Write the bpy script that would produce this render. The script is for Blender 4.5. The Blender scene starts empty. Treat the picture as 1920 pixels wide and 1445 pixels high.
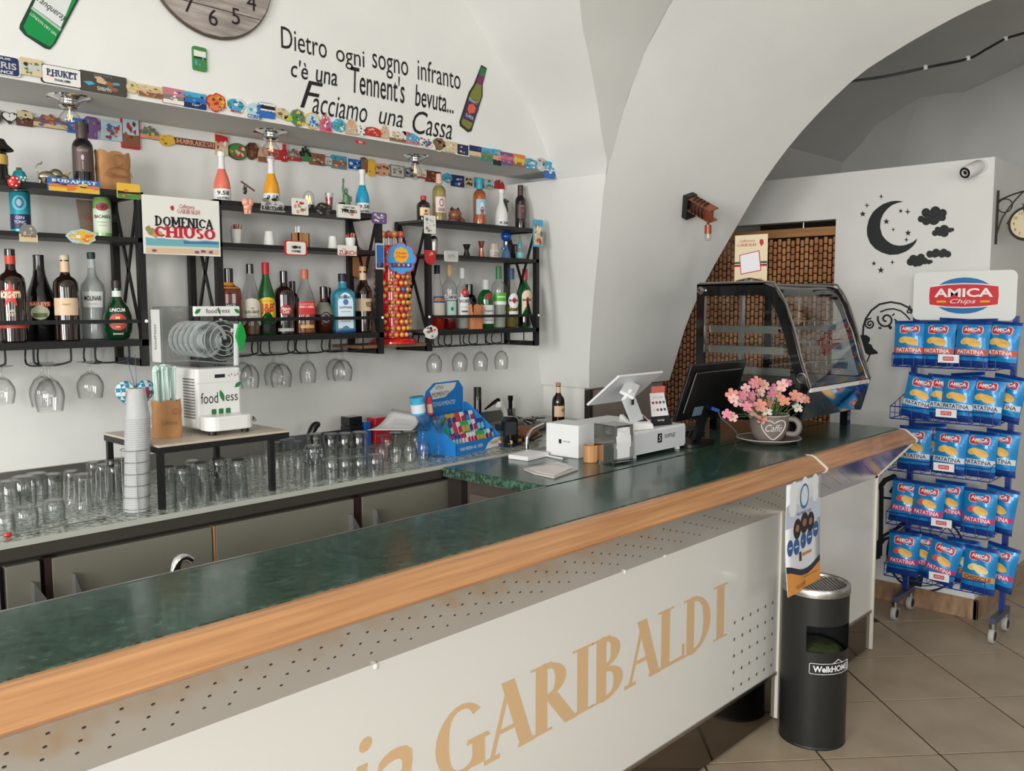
import bpy, math, random
from math import sin, cos, pi, radians, sqrt, atan2
from mathutils import Vector, Matrix
random.seed(7)
V = Vector
scene = bpy.context.scene
COL = scene.collection
# ---------------------------------------------------------------- camera
H = 1.66; FPX = 1652.0
YAW, PIT, ROL = radians(46.76), radians(5.22), radians(0.1)
_f = V((sin(YAW)*cos(PIT), cos(YAW)*cos(PIT), -sin(PIT)))
_r = V((cos(YAW), -sin(YAW), 0)); _d = _f.cross(_r)
_r, _d = _r*cos(ROL)+_d*sin(ROL), -_r*sin(ROL)+_d*cos(ROL)
CAM = V((0, 0, H))
cd = bpy.data.cameras.new('camera'); cam = bpy.data.objects.new('camera', cd); COL.objects.link(cam)
cd.sensor_fit = 'HORIZONTAL'; cd.sensor_width = 36; cd.lens = 36*FPX/1920; cd.clip_start = .05
cam.matrix_world = Matrix.Translation(CAM) @ Matrix((_r, -_d, -_f)).transposed().to_4x4()
scene.camera = cam
def on(u, v, x=None, y=None, z=None):
    """photo pixel -> point on the plane x=, y= or z="""
    d = _r*((u-960)/FPX) + _d*((v-722.5)/FPX) + _f
    i, t = (0, x) if x is not None else (1, y) if y is not None else (2, z)
    return CAM + d*((t-CAM[i])/d[i])
# ---------------------------------------------------------------- world, lights, exposure
w = bpy.data.worlds.new('world'); scene.world = w; w.use_nodes = True
w.node_tree.nodes['Background'].inputs[0].default_value = (.86, .93, 1, 1)
w.node_tree.nodes['Background'].inputs[1].default_value = 0.3
def area(name, loc, rot, sx, sy, power, col=(1, .99, .97)):
    l = bpy.data.lights.new(name, 'AREA'); l.shape = 'RECTANGLE'; l.size = sx; l.size_y = sy; l.energy = power; l.color = col
    o = bpy.data.objects.new(name, l); COL.objects.link(o); o.location = loc; o.rotation_euler = rot
    return o
# daylight through the openings of the street fronts behind and to the left of the viewer
area('daylight_window_a', (-3.68, -1.6, 2.0), (pi/2, 0, -pi/2), 1.3, 1.65, 192)
area('daylight_window_b', (-3.68, 0.5, 2.0), (pi/2, 0, -pi/2), 1.3, 1.65, 192)
area('daylight_door_a', (-1.3, -3.48, 2.2), (pi/2, 0, 0), 1.3, 1.25, 34)
area('daylight_door_b', (0.9, -3.48, 2.2), (pi/2, 0, 0), 1.3, 1.25, 34)
area('daylight_far_window', (6.6, -3.48, 1.6), (pi/2, 0, 0), 1.2, 1.8, 6)
vs = scene.view_settings
vs.view_transform = 'Standard'; vs.look = 'None'; vs.exposure = -0.17; vs.gamma = 1; vs.use_curve_mapping = False
try: scene.cycles.transparent_max_bounces = 32
except Exception: pass
# ---------------------------------------------------------------- materials
def lin(c): return tuple(((x/255)/12.92 if x/255 <= .04045 else ((x/255+.055)/1.055)**2.4) for x in c)
_M = {}
def mat(name, rgb=None, rough=.5, metal=0, n=0, ns=6, rgb2=None, bump=0, bs=40, tr=0, ior=1.45, coat=0, emit=0, stretch=None, spec=None):
    if name in _M: return _M[name]
    m = bpy.data.materials.new(name); _M[name] = m; m.use_nodes = True
    nt = m.node_tree; b = nt.nodes['Principled BSDF']
    c = lin(rgb)
    b.inputs['Base Color'].default_value = (*c, 1); b.inputs['Roughness'].default_value = rough; b.inputs['Metallic'].default_value = metal
    b.inputs['IOR'].default_value = ior
    if tr: b.inputs['Transmission Weight'].default_value = tr
    if coat: b.inputs['Coat Weight'].default_value = coat; b.inputs['Coat Roughness'].default_value = .05
    if spec is not None: b.inputs['Specular IOR Level'].default_value = spec
    if emit: b.inputs['Emission Color'].default_value = (*c, 1); b.inputs['Emission Strength'].default_value = emit
    if n or rgb2 or bump:
        tc = nt.nodes.new('ShaderNodeTexCoord'); mp = nt.nodes.new('ShaderNodeMapping'); nt.links.new(tc.outputs['Object'], mp.inputs[0])
        if stretch: mp.inputs['Scale'].default_value = stretch
        if n or rgb2:
            no = nt.nodes.new('ShaderNodeTexNoise'); no.inputs['Scale'].default_value = ns; no.inputs['Detail'].default_value = 6
            nt.links.new(mp.outputs[0], no.inputs[0])
            cr = nt.nodes.new('ShaderNodeValToRGB'); nt.links.new(no.outputs[0], cr.inputs[0])
            c2 = lin(rgb2) if rgb2 else tuple(x*(1-n) for x in c); c1 = c if rgb2 else tuple(min(1, x*(1+n)) for x in c)
            cr.color_ramp.elements[0].color = (*c2, 1); cr.color_ramp.elements[1].color = (*c1, 1)
            cr.color_ramp.elements[0].position = .33; cr.color_ramp.elements[1].position = .67
            nt.links.new(cr.outputs[0], b.inputs['Base Color'])
        if bump:
            n2 = nt.nodes.new('ShaderNodeTexNoise'); n2.inputs['Scale'].default_value = bs; nt.links.new(mp.outputs[0], n2.inputs[0])
            bp = nt.nodes.new('ShaderNodeBump'); bp.inputs['Strength'].default_value = bump; bp.inputs['Distance'].default_value = .01
            nt.links.new(n2.outputs[0], bp.inputs['Height']); nt.links.new(bp.outputs[0], b.inputs['Normal'])
    return m
def glass(name, tint=(255, 255, 255), ior=1.5, rough=.02):
    """thin glass: tinted see-through with a Fresnel reflection"""
    if name in _M: return _M[name]
    m = bpy.data.materials.new(name); _M[name] = m; m.use_nodes = True; nt = m.node_tree; nt.nodes.clear()
    o = nt.nodes.new('ShaderNodeOutputMaterial'); mx = nt.nodes.new('ShaderNodeMixShader')
    t = nt.nodes.new('ShaderNodeBsdfTransparent'); g = nt.nodes.new('ShaderNodeBsdfGlossy'); fr = nt.nodes.new('ShaderNodeFresnel')
    lw = nt.nodes.new('ShaderNodeLayerWeight'); pw_ = nt.nodes.new('ShaderNodeMath'); pw_.operation = 'POWER'; pw_.inputs[1].default_value = 3.0
    cm = nt.nodes.new('ShaderNodeMix'); cm.data_type = 'RGBA'; cm.inputs[6].default_value = (*lin(tint), 1); cm.inputs[7].default_value = tuple(x*.34 for x in lin(tint))+(1,)      # longer path through the glass towards its edges
    nt.links.new(lw.outputs['Facing'], pw_.inputs[0]); nt.links.new(pw_.outputs[0], cm.inputs[0]); nt.links.new(cm.outputs[2], t.inputs[0])
    g.inputs['Roughness'].default_value = rough
    ge = nt.nodes.new('ShaderNodeNewGeometry'); mr = nt.nodes.new('ShaderNodeMapRange'); mr.inputs['To Min'].default_value = ior; mr.inputs['To Max'].default_value = 1/ior
    nt.links.new(ge.outputs['Backfacing'], mr.inputs['Value']); nt.links.new(mr.outputs[0], fr.inputs[0])     # same reflectance from both sides of the sheet
    nt.links.new(fr.outputs[0], mx.inputs[0]); nt.links.new(t.outputs[0], mx.inputs[1]); nt.links.new(g.outputs[0], mx.inputs[2]); nt.links.new(mx.outputs[0], o.inputs[0])
    return m
def speckle(name, cols, scale, rough=.2, coat=0, bump=0, rand=1):
    """terrazzo / granite: voronoi cells coloured through a ramp, broken by noise"""
    m = bpy.data.materials.new(name); _M[name] = m; m.use_nodes = True; nt = m.node_tree; b = nt.nodes['Principled BSDF']
    b.inputs['Roughness'].default_value = rough
    if coat: b.inputs['Coat Weight'].default_value = coat; b.inputs['Coat Roughness'].default_value = .06
    tc = nt.nodes.new('ShaderNodeTexCoord'); no = nt.nodes.new('ShaderNodeTexNoise'); no.inputs['Scale'].default_value = scale; no.inputs['Detail'].default_value = 9; no.inputs['Distortion'].default_value = 1.2
    vo = nt.nodes.new('ShaderNodeTexVoronoi'); vo.inputs['Scale'].default_value = scale*2.2
    nt.links.new(tc.outputs['Object'], no.inputs[0]); nt.links.new(tc.outputs['Object'], vo.inputs[0])
    sx = nt.nodes.new('ShaderNodeSeparateColor'); nt.links.new(vo.outputs['Color'], sx.inputs[0])
    mt = nt.nodes.new('ShaderNodeMix'); mt.inputs[0].default_value = .45*rand; nt.links.new(no.outputs[0], mt.inputs[2]); nt.links.new(sx.outputs[0], mt.inputs[3])
    cr = nt.nodes.new('ShaderNodeValToRGB'); nt.links.new(mt.outputs[0], cr.inputs[0]); e = cr.color_ramp.elements
    while len(e) < len(cols): e.new(.5)
    for i, (p, c) in enumerate(cols): e[i].position = p; e[i].color = (*lin(c), 1)
    nt.links.new(cr.outputs[0], b.inputs['Base Color'])
    if bump:
        bp = nt.nodes.new('ShaderNodeBump'); bp.inputs['Strength'].default_value = bump; bp.inputs['Distance'].default_value = .004
        nt.links.new(mt.outputs[0], bp.inputs['Height']); nt.links.new(bp.outputs[0], b.inputs['Normal'])
    return m
def C(*rgb): return mat('paint_%d_%d_%d' % rgb, rgb, .45)        # plain printed / painted colour
def G(*rgb): return mat('gloss_%d_%d_%d' % rgb, rgb, .18, coat=.4)   # glossy plastic / glazed colour
WALL = mat('white_plaster', (226, 226, 222), .85, n=.03, ns=3, bump=.12, bs=14)
VAULT = mat('vault_plaster', (222, 222, 218), .9, n=.04, ns=2, bump=.15, bs=6)
WHITE = mat('white_lacquer', (228, 228, 224), .35)
BLACK = mat('black_powder_coat', (22, 22, 23), .45)
BLKG = mat('black_gloss', (10, 10, 11), .12, coat=.5)
STEEL = mat('brushed_steel', (176, 172, 168), .28, 1, n=.06, ns=30, stretch=(1, 1, 12))
CHROME = mat('chrome', (215, 215, 215), .08, 1)
INK = mat('black_print', (24, 24, 26), .6)
WOOD = mat('varnished_wood', (198, 147, 100), .3, rgb2=(168, 117, 77), ns=5, stretch=(.5, 14, 14), coat=.35)
BEECH = mat('light_wood', (190, 140, 90), .5, rgb2=(160, 110, 66), ns=8, stretch=(6, 6, .6))
CLEAR = glass('clear_glass', (252, 252, 252))
CRYSTAL = glass('crystal_glass', (247, 248, 248), 1.52, .03)
PANE = glass('display_pane', (244, 247, 246), 1.45)
# ---------------------------------------------------------------- mesh builder
def smooth_path(ps, n):
    """Catmull-Rom resample"""
    out = []; N = len(ps)-1
    for i in range(n+1):
        t = i/n*N; k = min(int(t), N-1); t -= k
        p0, p1, p2, p3 = ps[max(k-1, 0)], ps[k], ps[k+1], ps[min(k+2, N)]
        out.append(.5*((2*p1)+(p2-p0)*t+(2*p0-5*p1+4*p2-p3)*t*t+(3*p1-p0-3*p2+p3)*t**3))
    return out
class MB:
    def __init__(s): s.v = []; s.f = []; s.mi = []; s.mats = []; s.cur = 0; s.sm = False; s.T = None; s.smf = []
    def use(s, m):
        if m not in s.mats: s.mats.append(m)
        s.cur = s.mats.index(m); return s
    def add(s, vs, fs, sm=False):
        b = len(s.v)
        s.v += [tuple(s.T @ V(p)) if s.T else tuple(p) for p in vs]
        for f in fs: s.f.append([i+b for i in f]); s.mi.append(s.cur); s.smf.append(sm)
        return s
    def box(s, x0, x1, y0, y1, z0, z1):
        return s.add([(x, y, z) for x in (x0, x1) for y in (y0, y1) for z in (z0, z1)],
                     [(0, 1, 3, 2), (4, 6, 7, 5), (0, 4, 5, 1), (2, 3, 7, 6), (0, 2, 6, 4), (1, 5, 7, 3)])
    def cbox(s, c, d): return s.box(c[0]-d[0]/2, c[0]+d[0]/2, c[1]-d[1]/2, c[1]+d[1]/2, c[2]-d[2]/2, c[2]+d[2]/2)
    def bar(s, a, b, w, h=None, up=(0, 0, 1)):
        a, b = V(a), V(b); h = h or w; d = (b-a).normalized(); u = V(up)
        if abs(d.dot(u)) > .99: u = V((0, 1, 0))
        x = d.cross(u).normalized()*(w/2); y = x.cross(d).normalized()*(h/2)
        return s.add([a-x-y, a+x-y, a+x+y, a-x+y, b-x-y, b+x-y, b+x+y, b-x+y], [(0, 3, 2, 1), (4, 5, 6, 7), (0, 1, 5, 4), (1, 2, 6, 5), (2, 3, 7, 6), (3, 0, 4, 7)])
    def lathe(s, prof, n=20, c=(0, 0, 0), sx=1, sy=1, axis=None):
        vs = []; rings = []; fs = []
        for r, z in prof:
            if r < 1e-6: rings.append([len(vs)]); vs.append((c[0], c[1], c[2]+z))
            else:
                rings.append(list(range(len(vs), len(vs)+n)))
                vs += [(c[0]+r*sx*cos(2*pi*k/n), c[1]+r*sy*sin(2*pi*k/n), c[2]+z) for k in range(n)]
        for a, b in zip(rings, rings[1:]):
            for k in range(n):
                p = [a[k % len(a)], a[(k+1) % len(a)], b[(k+1) % len(b)], b[k % len(b)]]
                q = []
                for i in p:
                    if i not in q: q.append(i)
                if len(q) > 2: fs.append(q)
        return s.add(vs, fs, True)
    def tube(s, pts, r, n=8, closed=False):
        pts = [V(p) for p in pts]; vs = []; N = len(pts); pu = None
        rr = list(r) if isinstance(r, (list, tuple)) else [r]*N
        if 4 <= N <= 9 and not closed:              # round off coarse paths
            q = smooth_path([V((*p, a)) for p, a in zip(pts, rr)], (N-1)*4); pts = [V(p[:3]) for p in q]; rr = [p[3] for p in q]; N = len(pts)
        for i, p in enumerate(pts):
            d = (pts[(i+1) % N]-pts[i-1]) if (closed or 0 < i < N-1) else (pts[1]-pts[0] if i == 0 else pts[-1]-pts[-2])
            d.normalize()
            if pu is None: pu = d.orthogonal().normalized()
            u = (pu-d*pu.dot(d)); u = u.normalized() if u.length > 1e-6 else d.orthogonal().normalized(); pu = u; q = d.cross(u)
            vs += [p+u*rr[i]*cos(2*pi*k/n)+q*rr[i]*sin(2*pi*k/n) for k in range(n)]
        fs = [(i*n+k, i*n+(k+1) % n, ((i+1) % N)*n+(k+1) % n, ((i+1) % N)*n+k) for i in range(N if closed else N-1) for k in range(n)]
        if not closed: fs += [tuple(range(n))[::-1], tuple(range((N-1)*n, N*n))]
        return s.add(vs, fs, True)
    def prism(s, poly, fn, d0, d1):
        """2-D outline mapped by fn(x, y, depth), extruded from d0 to d1"""
        n = len(poly); vs = [fn(x, y, d0) for x, y in poly]+[fn(x, y, d1) for x, y in poly]
        return s.add(vs, [tuple(range(n))[::-1], tuple(range(n, 2*n))]+[(i, (i+1) % n, n+(i+1) % n, n+i) for i in range(n)])
    def face(s, pts): return s.add(pts, [tuple(range(len(pts)))])
    def grid(s, rows, sm=True):
        m = len(rows[0]); vs = [p for r in rows for p in r]
        return s.add(vs, [(i*m+k, i*m+k+1, (i+1)*m+k+1, (i+1)*m+k) for i in range(len(rows)-1) for k in range(m-1)], sm)
    def ball(s, c, r, n=12, m=8):
        r = (r, r, r) if not isinstance(r, (tuple, list)) else r
        pr = [(sin(pi*i/m), -cos(pi*i/m)) for i in range(m+1)]
        T = s.T; L = Matrix.Translation(V(c)) @ Matrix.Diagonal((r[0], r[1], r[2], 1)); s.T = (T @ L) if T else L
        s.lathe([(0 if i in (0, m) else a, b) for i, (a, b) in enumerate(pr)], n); s.T = T; return s
    def build(s, name, parent=None, org=(0, 0, 0), bevel=0, sharp=.7):
        o3 = V(org); me = bpy.data.meshes.new(name)
        me.from_pydata([tuple(V(p)-o3) for p in s.v], [], s.f)
        for m in s.mats: me.materials.append(m)
        me.polygons.foreach_set('material_index', s.mi); me.polygons.foreach_set('use_smooth', s.smf); me.update()
        if any(s.smf): me.set_sharp_from_angle(angle=sharp)
        o = bpy.data.objects.new(name, me); COL.objects.link(o); o.location = o3
        if parent: o.parent = parent
        if bevel:
            b = o.modifiers.new('bevel', 'BEVEL'); b.width = bevel; b.segments = 2; b.limit_method = 'ANGLE'
        return o
def mb(m): return MB().use(m)
def tag(o, label, cat, group=None):
    o['label'] = label; o['category'] = cat
    if group: o['group'] = group
    return o
def thing(name, label, cat, loc=(0, 0, 0), rz=0, group=None):
    o = bpy.data.objects.new(name, None); COL.objects.link(o); o.location = loc; o.rotation_euler = (0, 0, rz); o.empty_display_size = .05
    return tag(o, label, cat, group)
def struct(o): o['kind'] = 'structure'; return o
def dup(root, loc, rz, label=None, group=None, scale=None):
    r = root.copy(); COL.objects.link(r); r.location = loc; r.rotation_euler = (0, 0, rz)
    if scale: r.scale = (scale,)*3 if not isinstance(scale, tuple) else scale
    if label: r['label'] = label
    if group: r['group'] = group
    for ch in list(root.children):
        c = ch.copy(); COL.objects.link(c); c.parent = r
        for g in list(ch.children):
            d = g.copy(); COL.objects.link(d); d.parent = c
    return r
# ---------------------------------------------------------------- lettering
_T = {}
def glyphs(t, shear=0, bold=0):
    k = (t, shear, bold)
    if k not in _T:
        cu = bpy.data.curves.new('t', 'FONT'); cu.body = t; cu.resolution_u = 3; cu.shear = shear; cu.offset = bold
        ob = bpy.data.objects.new('t', cu); me = bpy.data.meshes.new_from_object(ob)
        vs = [(v.co.x, v.co.y) for v in me.vertices]; fs = [tuple(p.vertices) for p in me.polygons]
        bpy.data.objects.remove(ob); bpy.data.curves.remove(cu); bpy.data.meshes.remove(me)
        if not vs: vs = [(0, 0), (1, 1)]
        xs = [a for a, b in vs]; ys = [b for a, b in vs]; cx, cy = (min(xs)+max(xs))/2, (min(ys)+max(ys))/2
        _T[k] = ([(a-cx, b-cy) for a, b in vs], fs, max(xs)-min(xs), max(ys)-min(ys))
    return _T[k]
def write(m, t, fn, w=None, h=None, shear=0, bold=0, cx=0, cy=0):
    """text t centred on (cx, cy) of the 2-D frame fn(x, y) -> point, fitted to width w and / or height h"""
    vs, fs, W, Hh = glyphs(t, shear, bold)
    sx = w/W if w else None; sy = h/Hh if h else None
    sx = sx or sy; sy = sy or sx
    m.add([fn(cx+a*sx, cy+b*sy) for a, b in vs], fs)
def plane(O, ux, uy, off=0):
    O, ux, uy = V(O), V(ux), V(uy); n = ux.cross(uy).normalized()*off
    return lambda x, y, d=0: O+ux*x+uy*y+n+ux.cross(uy)*d
def arcpts(cx, cy, rx, ry, a0, a1, n=14): return [(cx+rx*cos(radians(a0+(a1-a0)*i/n)), cy+ry*sin(radians(a0+(a1-a0)*i/n))) for i in range(n+1)]
SER = {  # width, stems/strokes on a unit-height box
 'G': (.95, [('A', .5, .5, .42, .46, 42, 318), ('V', .8, .06, .42, 0), ('H', .6, .98, .42)]),
 'A': (.95, [('L', .14, 0, .5, 1, 0), ('L', .46, 1, .83, 0, 1), ('H', .24, .7, .34), ('H', 0, .3, .02), ('H', .66, 1.0, .02)]),
 'R': (.9, [('V', .2, 0, 1, 3), ('A', .28, .73, .38, .25, -90, 90), ('H', .2, .3, .98), ('H', .2, .3, .48), ('L', .4, .5, .8, 0, 1), ('H', .7, .95, .02)]),
 'I': (.44, [('V', .22, 0, 1, 3)]),
 'B': (.85, [('V', .2, 0, 1, 3), ('A', .28, .75, .33, .23, -90, 90), ('A', .28, .26, .4, .25, -90, 90), ('H', .2, .3, .98), ('H', .2, .34, .52), ('H', .2, .3, .02)]),
 'L': (.78, [('V', .2, 0, 1, 3), ('H', .2, .72, .03), ('V0', .7, .03, .26, 0)]),
 'D': (.95, [('V', .2, 0, 1, 3), ('A', .3, .5, .5, .48, -90, 90), ('H', .2, .32, .98), ('H', .2, .32, .02)]),
 'O': (.98, [('A', .49, .5, .42, .47, 0, 360)]),
 'C': (.88, [('A', .5, .5, .42, .46, 42, 318), ('V0', .82, .66, .86, 0)]),
 'M': (1.2, [('V', .2, 0, 1, 3), ('V', 1.0, 0, 1, 3), ('L', .2, 1, .6, .2, 1), ('L', .6, .2, 1.0, 1, 0)]),
 'E': (.8, [('V', .2, 0, 1, 3), ('H', .2, .68, .97), ('H', .2, .52, .5), ('H', .2, .72, .03), ('V0', .68, .76, .97, 0), ('V0', .72, .03, .24, 0)]),
 'N': (1.0, [('V', .18, 0, 1, 3), ('V', .82, 0, 1, 3), ('L', .18, 1, .82, 0, 1)]),
 'H': (1.02, [('V', .2, 0, 1, 3), ('V', .82, 0, 1, 3), ('H', .2, .82, .5)]),
 'U': (1.0, [('V', .18, .3, 1, 2), ('V', .82, .3, 1, 2), ('A', .5, .32, .32, .3, 180, 360)]),
 'S': (.75, [('A', .38, .74, .25, .24, 30, 265), ('A', .37, .27, .27, .25, 90, -150)]),
 'P': (.85, [('V', .2, 0, 1, 3), ('A', .28, .71, .38, .27, -90, 90), ('H', .2, .3, .98), ('H', .2, .3, .44)]),
 'K': (.95, [('V', .2, 0, 1, 3), ('L', .25, .42, .75, 1, 0), ('L', .4, .58, .8, 0, 1), ('H', .62, .92, .98), ('H', .66, .95, .02)]),
 'T': (.85, [('V', .42, 0, 1, 1), ('H', .06, .78, .97), ('V0', .08, .74, .97, 0), ('V0', .76, .74, .97, 0)]),
}
def serif(m, t, fn, w, h, tk=.17, tn=.055, sf=.05, cx=0, cy=0):
    tot = sum(SER[c][0] if c != ' ' else .5 for c in t); x0 = cx-w/2; kx = w/tot; y0 = cy-h/2
    ct = [0]
    def q(*p):
        ct[0] += 1; m.add([fn(x0+a*kx, y0+b*h, ct[0]*1.2e-5) for a, b in p], [tuple(range(len(p)))])
    xo = 0
    for c in t:
        if c == ' ': xo += .5; continue
        W, st = SER[c]
        for s in st:
            k = s[0]
            if k in ('V', 'V0'):
                x, a, b = xo+s[1], s[2], s[3]; hw = tk/2 if k == 'V' else tn*.6
                q((x-hw, a), (x+hw, a), (x+hw, b), (x-hw, b))
                if k == 'V':
                    sw = hw+.1
                    if s[4] & 1: q((x-sw, a), (x+sw, a), (x+sw, a+sf), (x-sw, a+sf))
                    if s[4] & 2 or s[4] == 0: q((x-sw, b-sf), (x+sw, b-sf), (x+sw, b), (x-sw, b))
            elif k == 'H': q((xo+s[1], s[3]-tn/2), (xo+s[2], s[3]-tn/2), (xo+s[2], s[3]+tn/2), (xo+s[1], s[3]+tn/2))
            elif k == 'L':
                hw = (tk if s[5] else tn*1.2)*.55; q((xo+s[1]-hw, s[2]), (xo+s[1]+hw, s[2]), (xo+s[3]+hw, s[4]), (xo+s[3]-hw, s[4]))
            else:
                _, cx_, cy_, rx, ry, a0, a1 = s; n = 18; pr = None
                for i in range(n+1):
                    a = radians(a0+(a1-a0)*i/n); th = tn*.5+(tk-tn)*.5*abs(cos(a))
                    p = ((xo+cx_+(rx+th*.4)*cos(a), cy_+(ry+.01)*sin(a)), (xo+cx_+(rx-th*1.6)*cos(a), cy_+(ry-max(tn, th*.35))*sin(a)))
                    if pr: q(pr[0], p[0], p[1], pr[1])
                    pr = p
        xo += W
def blob(n, r, jit, seed, sx=1, sy=1):
    rd = random.Random(seed); return [(sx*r*(1+rd.uniform(-jit, jit))*cos(2*pi*i/n), sy*r*(1+rd.uniform(-jit, jit))*sin(2*pi*i/n)) for i in range(n)]
def rrect(w, h, r, k=3):
    o = []
    for cx, cy, a in ((w/2-r, h/2-r, 0), (-w/2+r, h/2-r, 90), (-w/2+r, -h/2+r, 180), (w/2-r, -h/2+r, 270)):
        o += [(cx+r*cos(radians(a+90*i/k)), cy+r*sin(radians(a+90*i/k))) for i in range(k+1)]
    return o
def star(n, R, r, rot=90): return [((R if i % 2 == 0 else r)*cos(radians(rot+180*i/n)), (R if i % 2 == 0 else r)*sin(radians(rot+180*i/n))) for i in range(2*n)]
# ================================================================ the setting
TILE = mat('floor_tile', (176, 160, 137), .32, rgb2=(160, 143, 121), ns=4, bump=.05, bs=10)
GROUT = mat('floor_grout', (64, 50, 37), .9, n=.1)
floor = struct(mb(GROUT).box(-3.9, 9, -3.7, 4.2, -.08, -.003).build('floor'))
t_o = V((3.664, 1.318)); th = radians(-42.5); S = .4460; e1 = V((cos(th), sin(th))); e2 = V((-sin(th), cos(th)))
tile_me = None; k = 0
for i in range(-24, 24):
    for j in range(-24, 24):
        c = t_o+e1*(i+.5)*S+e2*(j+.5)*S
        if not (-.2 < c.x < 8.6 and -1.3 < c.y < 1.75): continue
        if tile_me is None:
            o = mb(TILE).cbox((0, 0, -.006), (S-.009, S-.009, .012)).build('floor_tile', floor); tile_me = o
        else:
            o = tile_me.copy(); COL.objects.link(o); o.parent = floor
        o.location = (c.x, c.y, 0); o.rotation_euler = (0, 0, th+random.choice((0, pi/2, pi)))
YW = 3.0; YU = 2.69; ZS = 2.278
struct(mb(WALL).box(-3.7, 3.46, YW, YW+.2, 0, ZS).build('wall_back'))
struct(mb(WALL).box(-3.7, 3.3, YU, YW+.2, ZS, 3.8).build('wall_upper'))
struct(mb(WALL).box(-3.9, -3.7, -3.7, -2.3, 0, 3.8).box(-3.9, -3.7, -.9, -.2, 0, 3.8).box(-3.9, -3.7, 1.2, 3.2, 0, 3.8)
       .box(-3.9, -3.7, -2.3, -.9, 2.85, 3.8).box(-3.9, -3.7, -.2, 1.2, 2.85, 3.8).box(-3.9, -3.7, -2.3, 1.2, 0, 1.15).build('wall_left'))
struct(mb(WALL).box(-3.9, -2.0, -3.7, -3.5, 0, 3.8).box(-.6, .2, -3.7, -3.5, 0, 3.8).box(1.6, 5.9, -3.7, -3.5, 0, 3.8).box(7.3, 9, -3.7, -3.5, 0, 3.8)
       .box(-2.0, 1.6, -3.7, -3.5, 2.85, 3.8).box(-2.0, 1.6, -3.7, -3.5, 0, 1.55).box(5.9, 7.3, -3.7, -3.5, 2.6, 3.8).box(5.9, 7.3, -3.7, -3.5, 0, .6).build('wall_front'))
# groin vault over the bar and the wide arch with its pier
NEAR = [(1104.4, 728), (1105, 674), (1110, 596), (1115, 538), (1121, 480), (1127, 409), (1135, 330), (1151, 277), (1174, 189), (1189, 150), (1211, 90), (1259, 0)]
def nx(k): return 3.414-.234*min(1, (k/6.0))
near = [on(*q, x=nx(i)) for i, q in enumerate(NEAR)]
FAR = [(1255, 713), (1265, 680), (1290, 600), (1327, 520), (1378, 430), (1432.7, 339), (1500, 250), (1597, 152), (1680, 95), (1776, 40), (1860, 0)]
far = [on(*q, x=4.13) for q in FAR]
def lerpz(pts, z, ax):
    for a, b in zip(pts, pts[1:]):
        if a.z <= z <= b.z: t = (z-a.z)/(b.z-a.z+1e-9); return a[ax]+(b[ax]-a[ax])*t
    return pts[-1][ax] if z > pts[-1].z else pts[0][ax]
near2 = near+[V((3.18, 1.72, 3.2)), V((3.18, 1.1, 3.47)), V((3.18, -.35, 3.64)), V((3.18, -1.8, 3.47)), V((3.18, -2.42, 3.2)), V((3.18, -2.95, 2.8)), V((3.18, -3.2, 2.2)), V((3.18, -3.45, 1.25))]
far2 = far+[V((4.13, .5, 3.04)), V((4.13, -.35, 3.1)), V((4.13, -1.2, 3.04)), V((4.13, -2.2, 2.78)), V((4.13, -2.85, 2.3)), V((4.13, -3.25, 1.7)), V((4.13, -3.45, 1.25))]
def even(ps, k):
    ps = smooth_path(ps, 160); L = [0]
    for a, b in zip(ps, ps[1:]): L.append(L[-1]+(b-a).length)
    out = []; j = 0
    for i in range(k+1):
        d = L[-1]*i/k
        while j < len(ps)-2 and L[j+1] < d: j += 1
        out.append(ps[j].lerp(ps[j+1], (d-L[j])/(L[j+1]-L[j]+1e-9)))
    return out
nA, nB = even(near2[:15], 40)+even(near2[14:], 30)[1:], even(far2[:13], 40)+even(far2[12:], 30)[1:]
m = mb(VAULT)
for a, b in zip(nA, nB): pass
m.grid([[a.lerp(b, t) for t in (0, .25, .5, .75, 1)] for a, b in zip(nA, nB)])
m.grid([[V((p.x, p.y, p.z)), V((p.x, p.y+.9 if p.y > -.35 else p.y-.9, p.z+.55))] for p in nB if True])      # far face of the arch
AARC = [(1030, 300), (1012, 250), (990, 200), (950, 133), (905, 60), (868, 0)]
arcA = [V((3.168, YU, 2.24))]+[on(*q, y=YU) for q in AARC]+[V((2.2, YU, 3.16)), V((1.7, YU, 3.39)), V((1.0, YU, 3.57)), V((-.25, YU, 3.66))]
pier_back = [V((3.414, YW, 1.25)), V((3.37, YW, 1.5)), V((3.31, YW, 1.75)), V((3.235, YW, 2.02)), V((3.143, YW, 2.278))]
rows = []
for i in range(13):
    z = 1.25+(2.24-1.25)*i/12; b = V((lerpz(pier_back, z, 0), YW, z)); a = V((lerpz(near, z, 0), lerpz(near, z, 1), z))
    rows.append([b.lerp(a, t) for t in (0, .33, .66, 1)])
m.grid(rows)
# the small triangle between shelf soffit and springing, then the webs
zs = [2.24+(3.63-2.24)*i/26 for i in range(27)]
ra, rc = [], []
for z in zs:
    xa = min(3.168, lerpz(arcA, z, 0)); yc = lerpz(near2[:15], z, 1); t = min(1, max(0, (z-2.24)/.12)); gx = 3.18+(xa-3.18)*t
    ra.append([V((xa, YU, z)).lerp(V((gx, yc, z)), t) for t in (0, .33, .66, 1)])
    rc.append([V((gx, yc, z)).lerp(V((3.18, yc, z)), t) for t in (0, .5, 1)])
m.grid(ra); m.grid(rc)
mirror = lambda r, fx, fy: [[V((-.5-p.x if fx else p.x, -.7-p.y if fy else p.y, p.z)) for p in row] for row in r]
for fx, fy in ((1, 0), (0, 1), (1, 1)): m.grid(mirror(ra, fx, fy)); m.grid(mirror(rc, fx, fy))
m.box(-3.9, 3.4, -3.7, 3.2, 3.64, 3.85)
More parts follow.
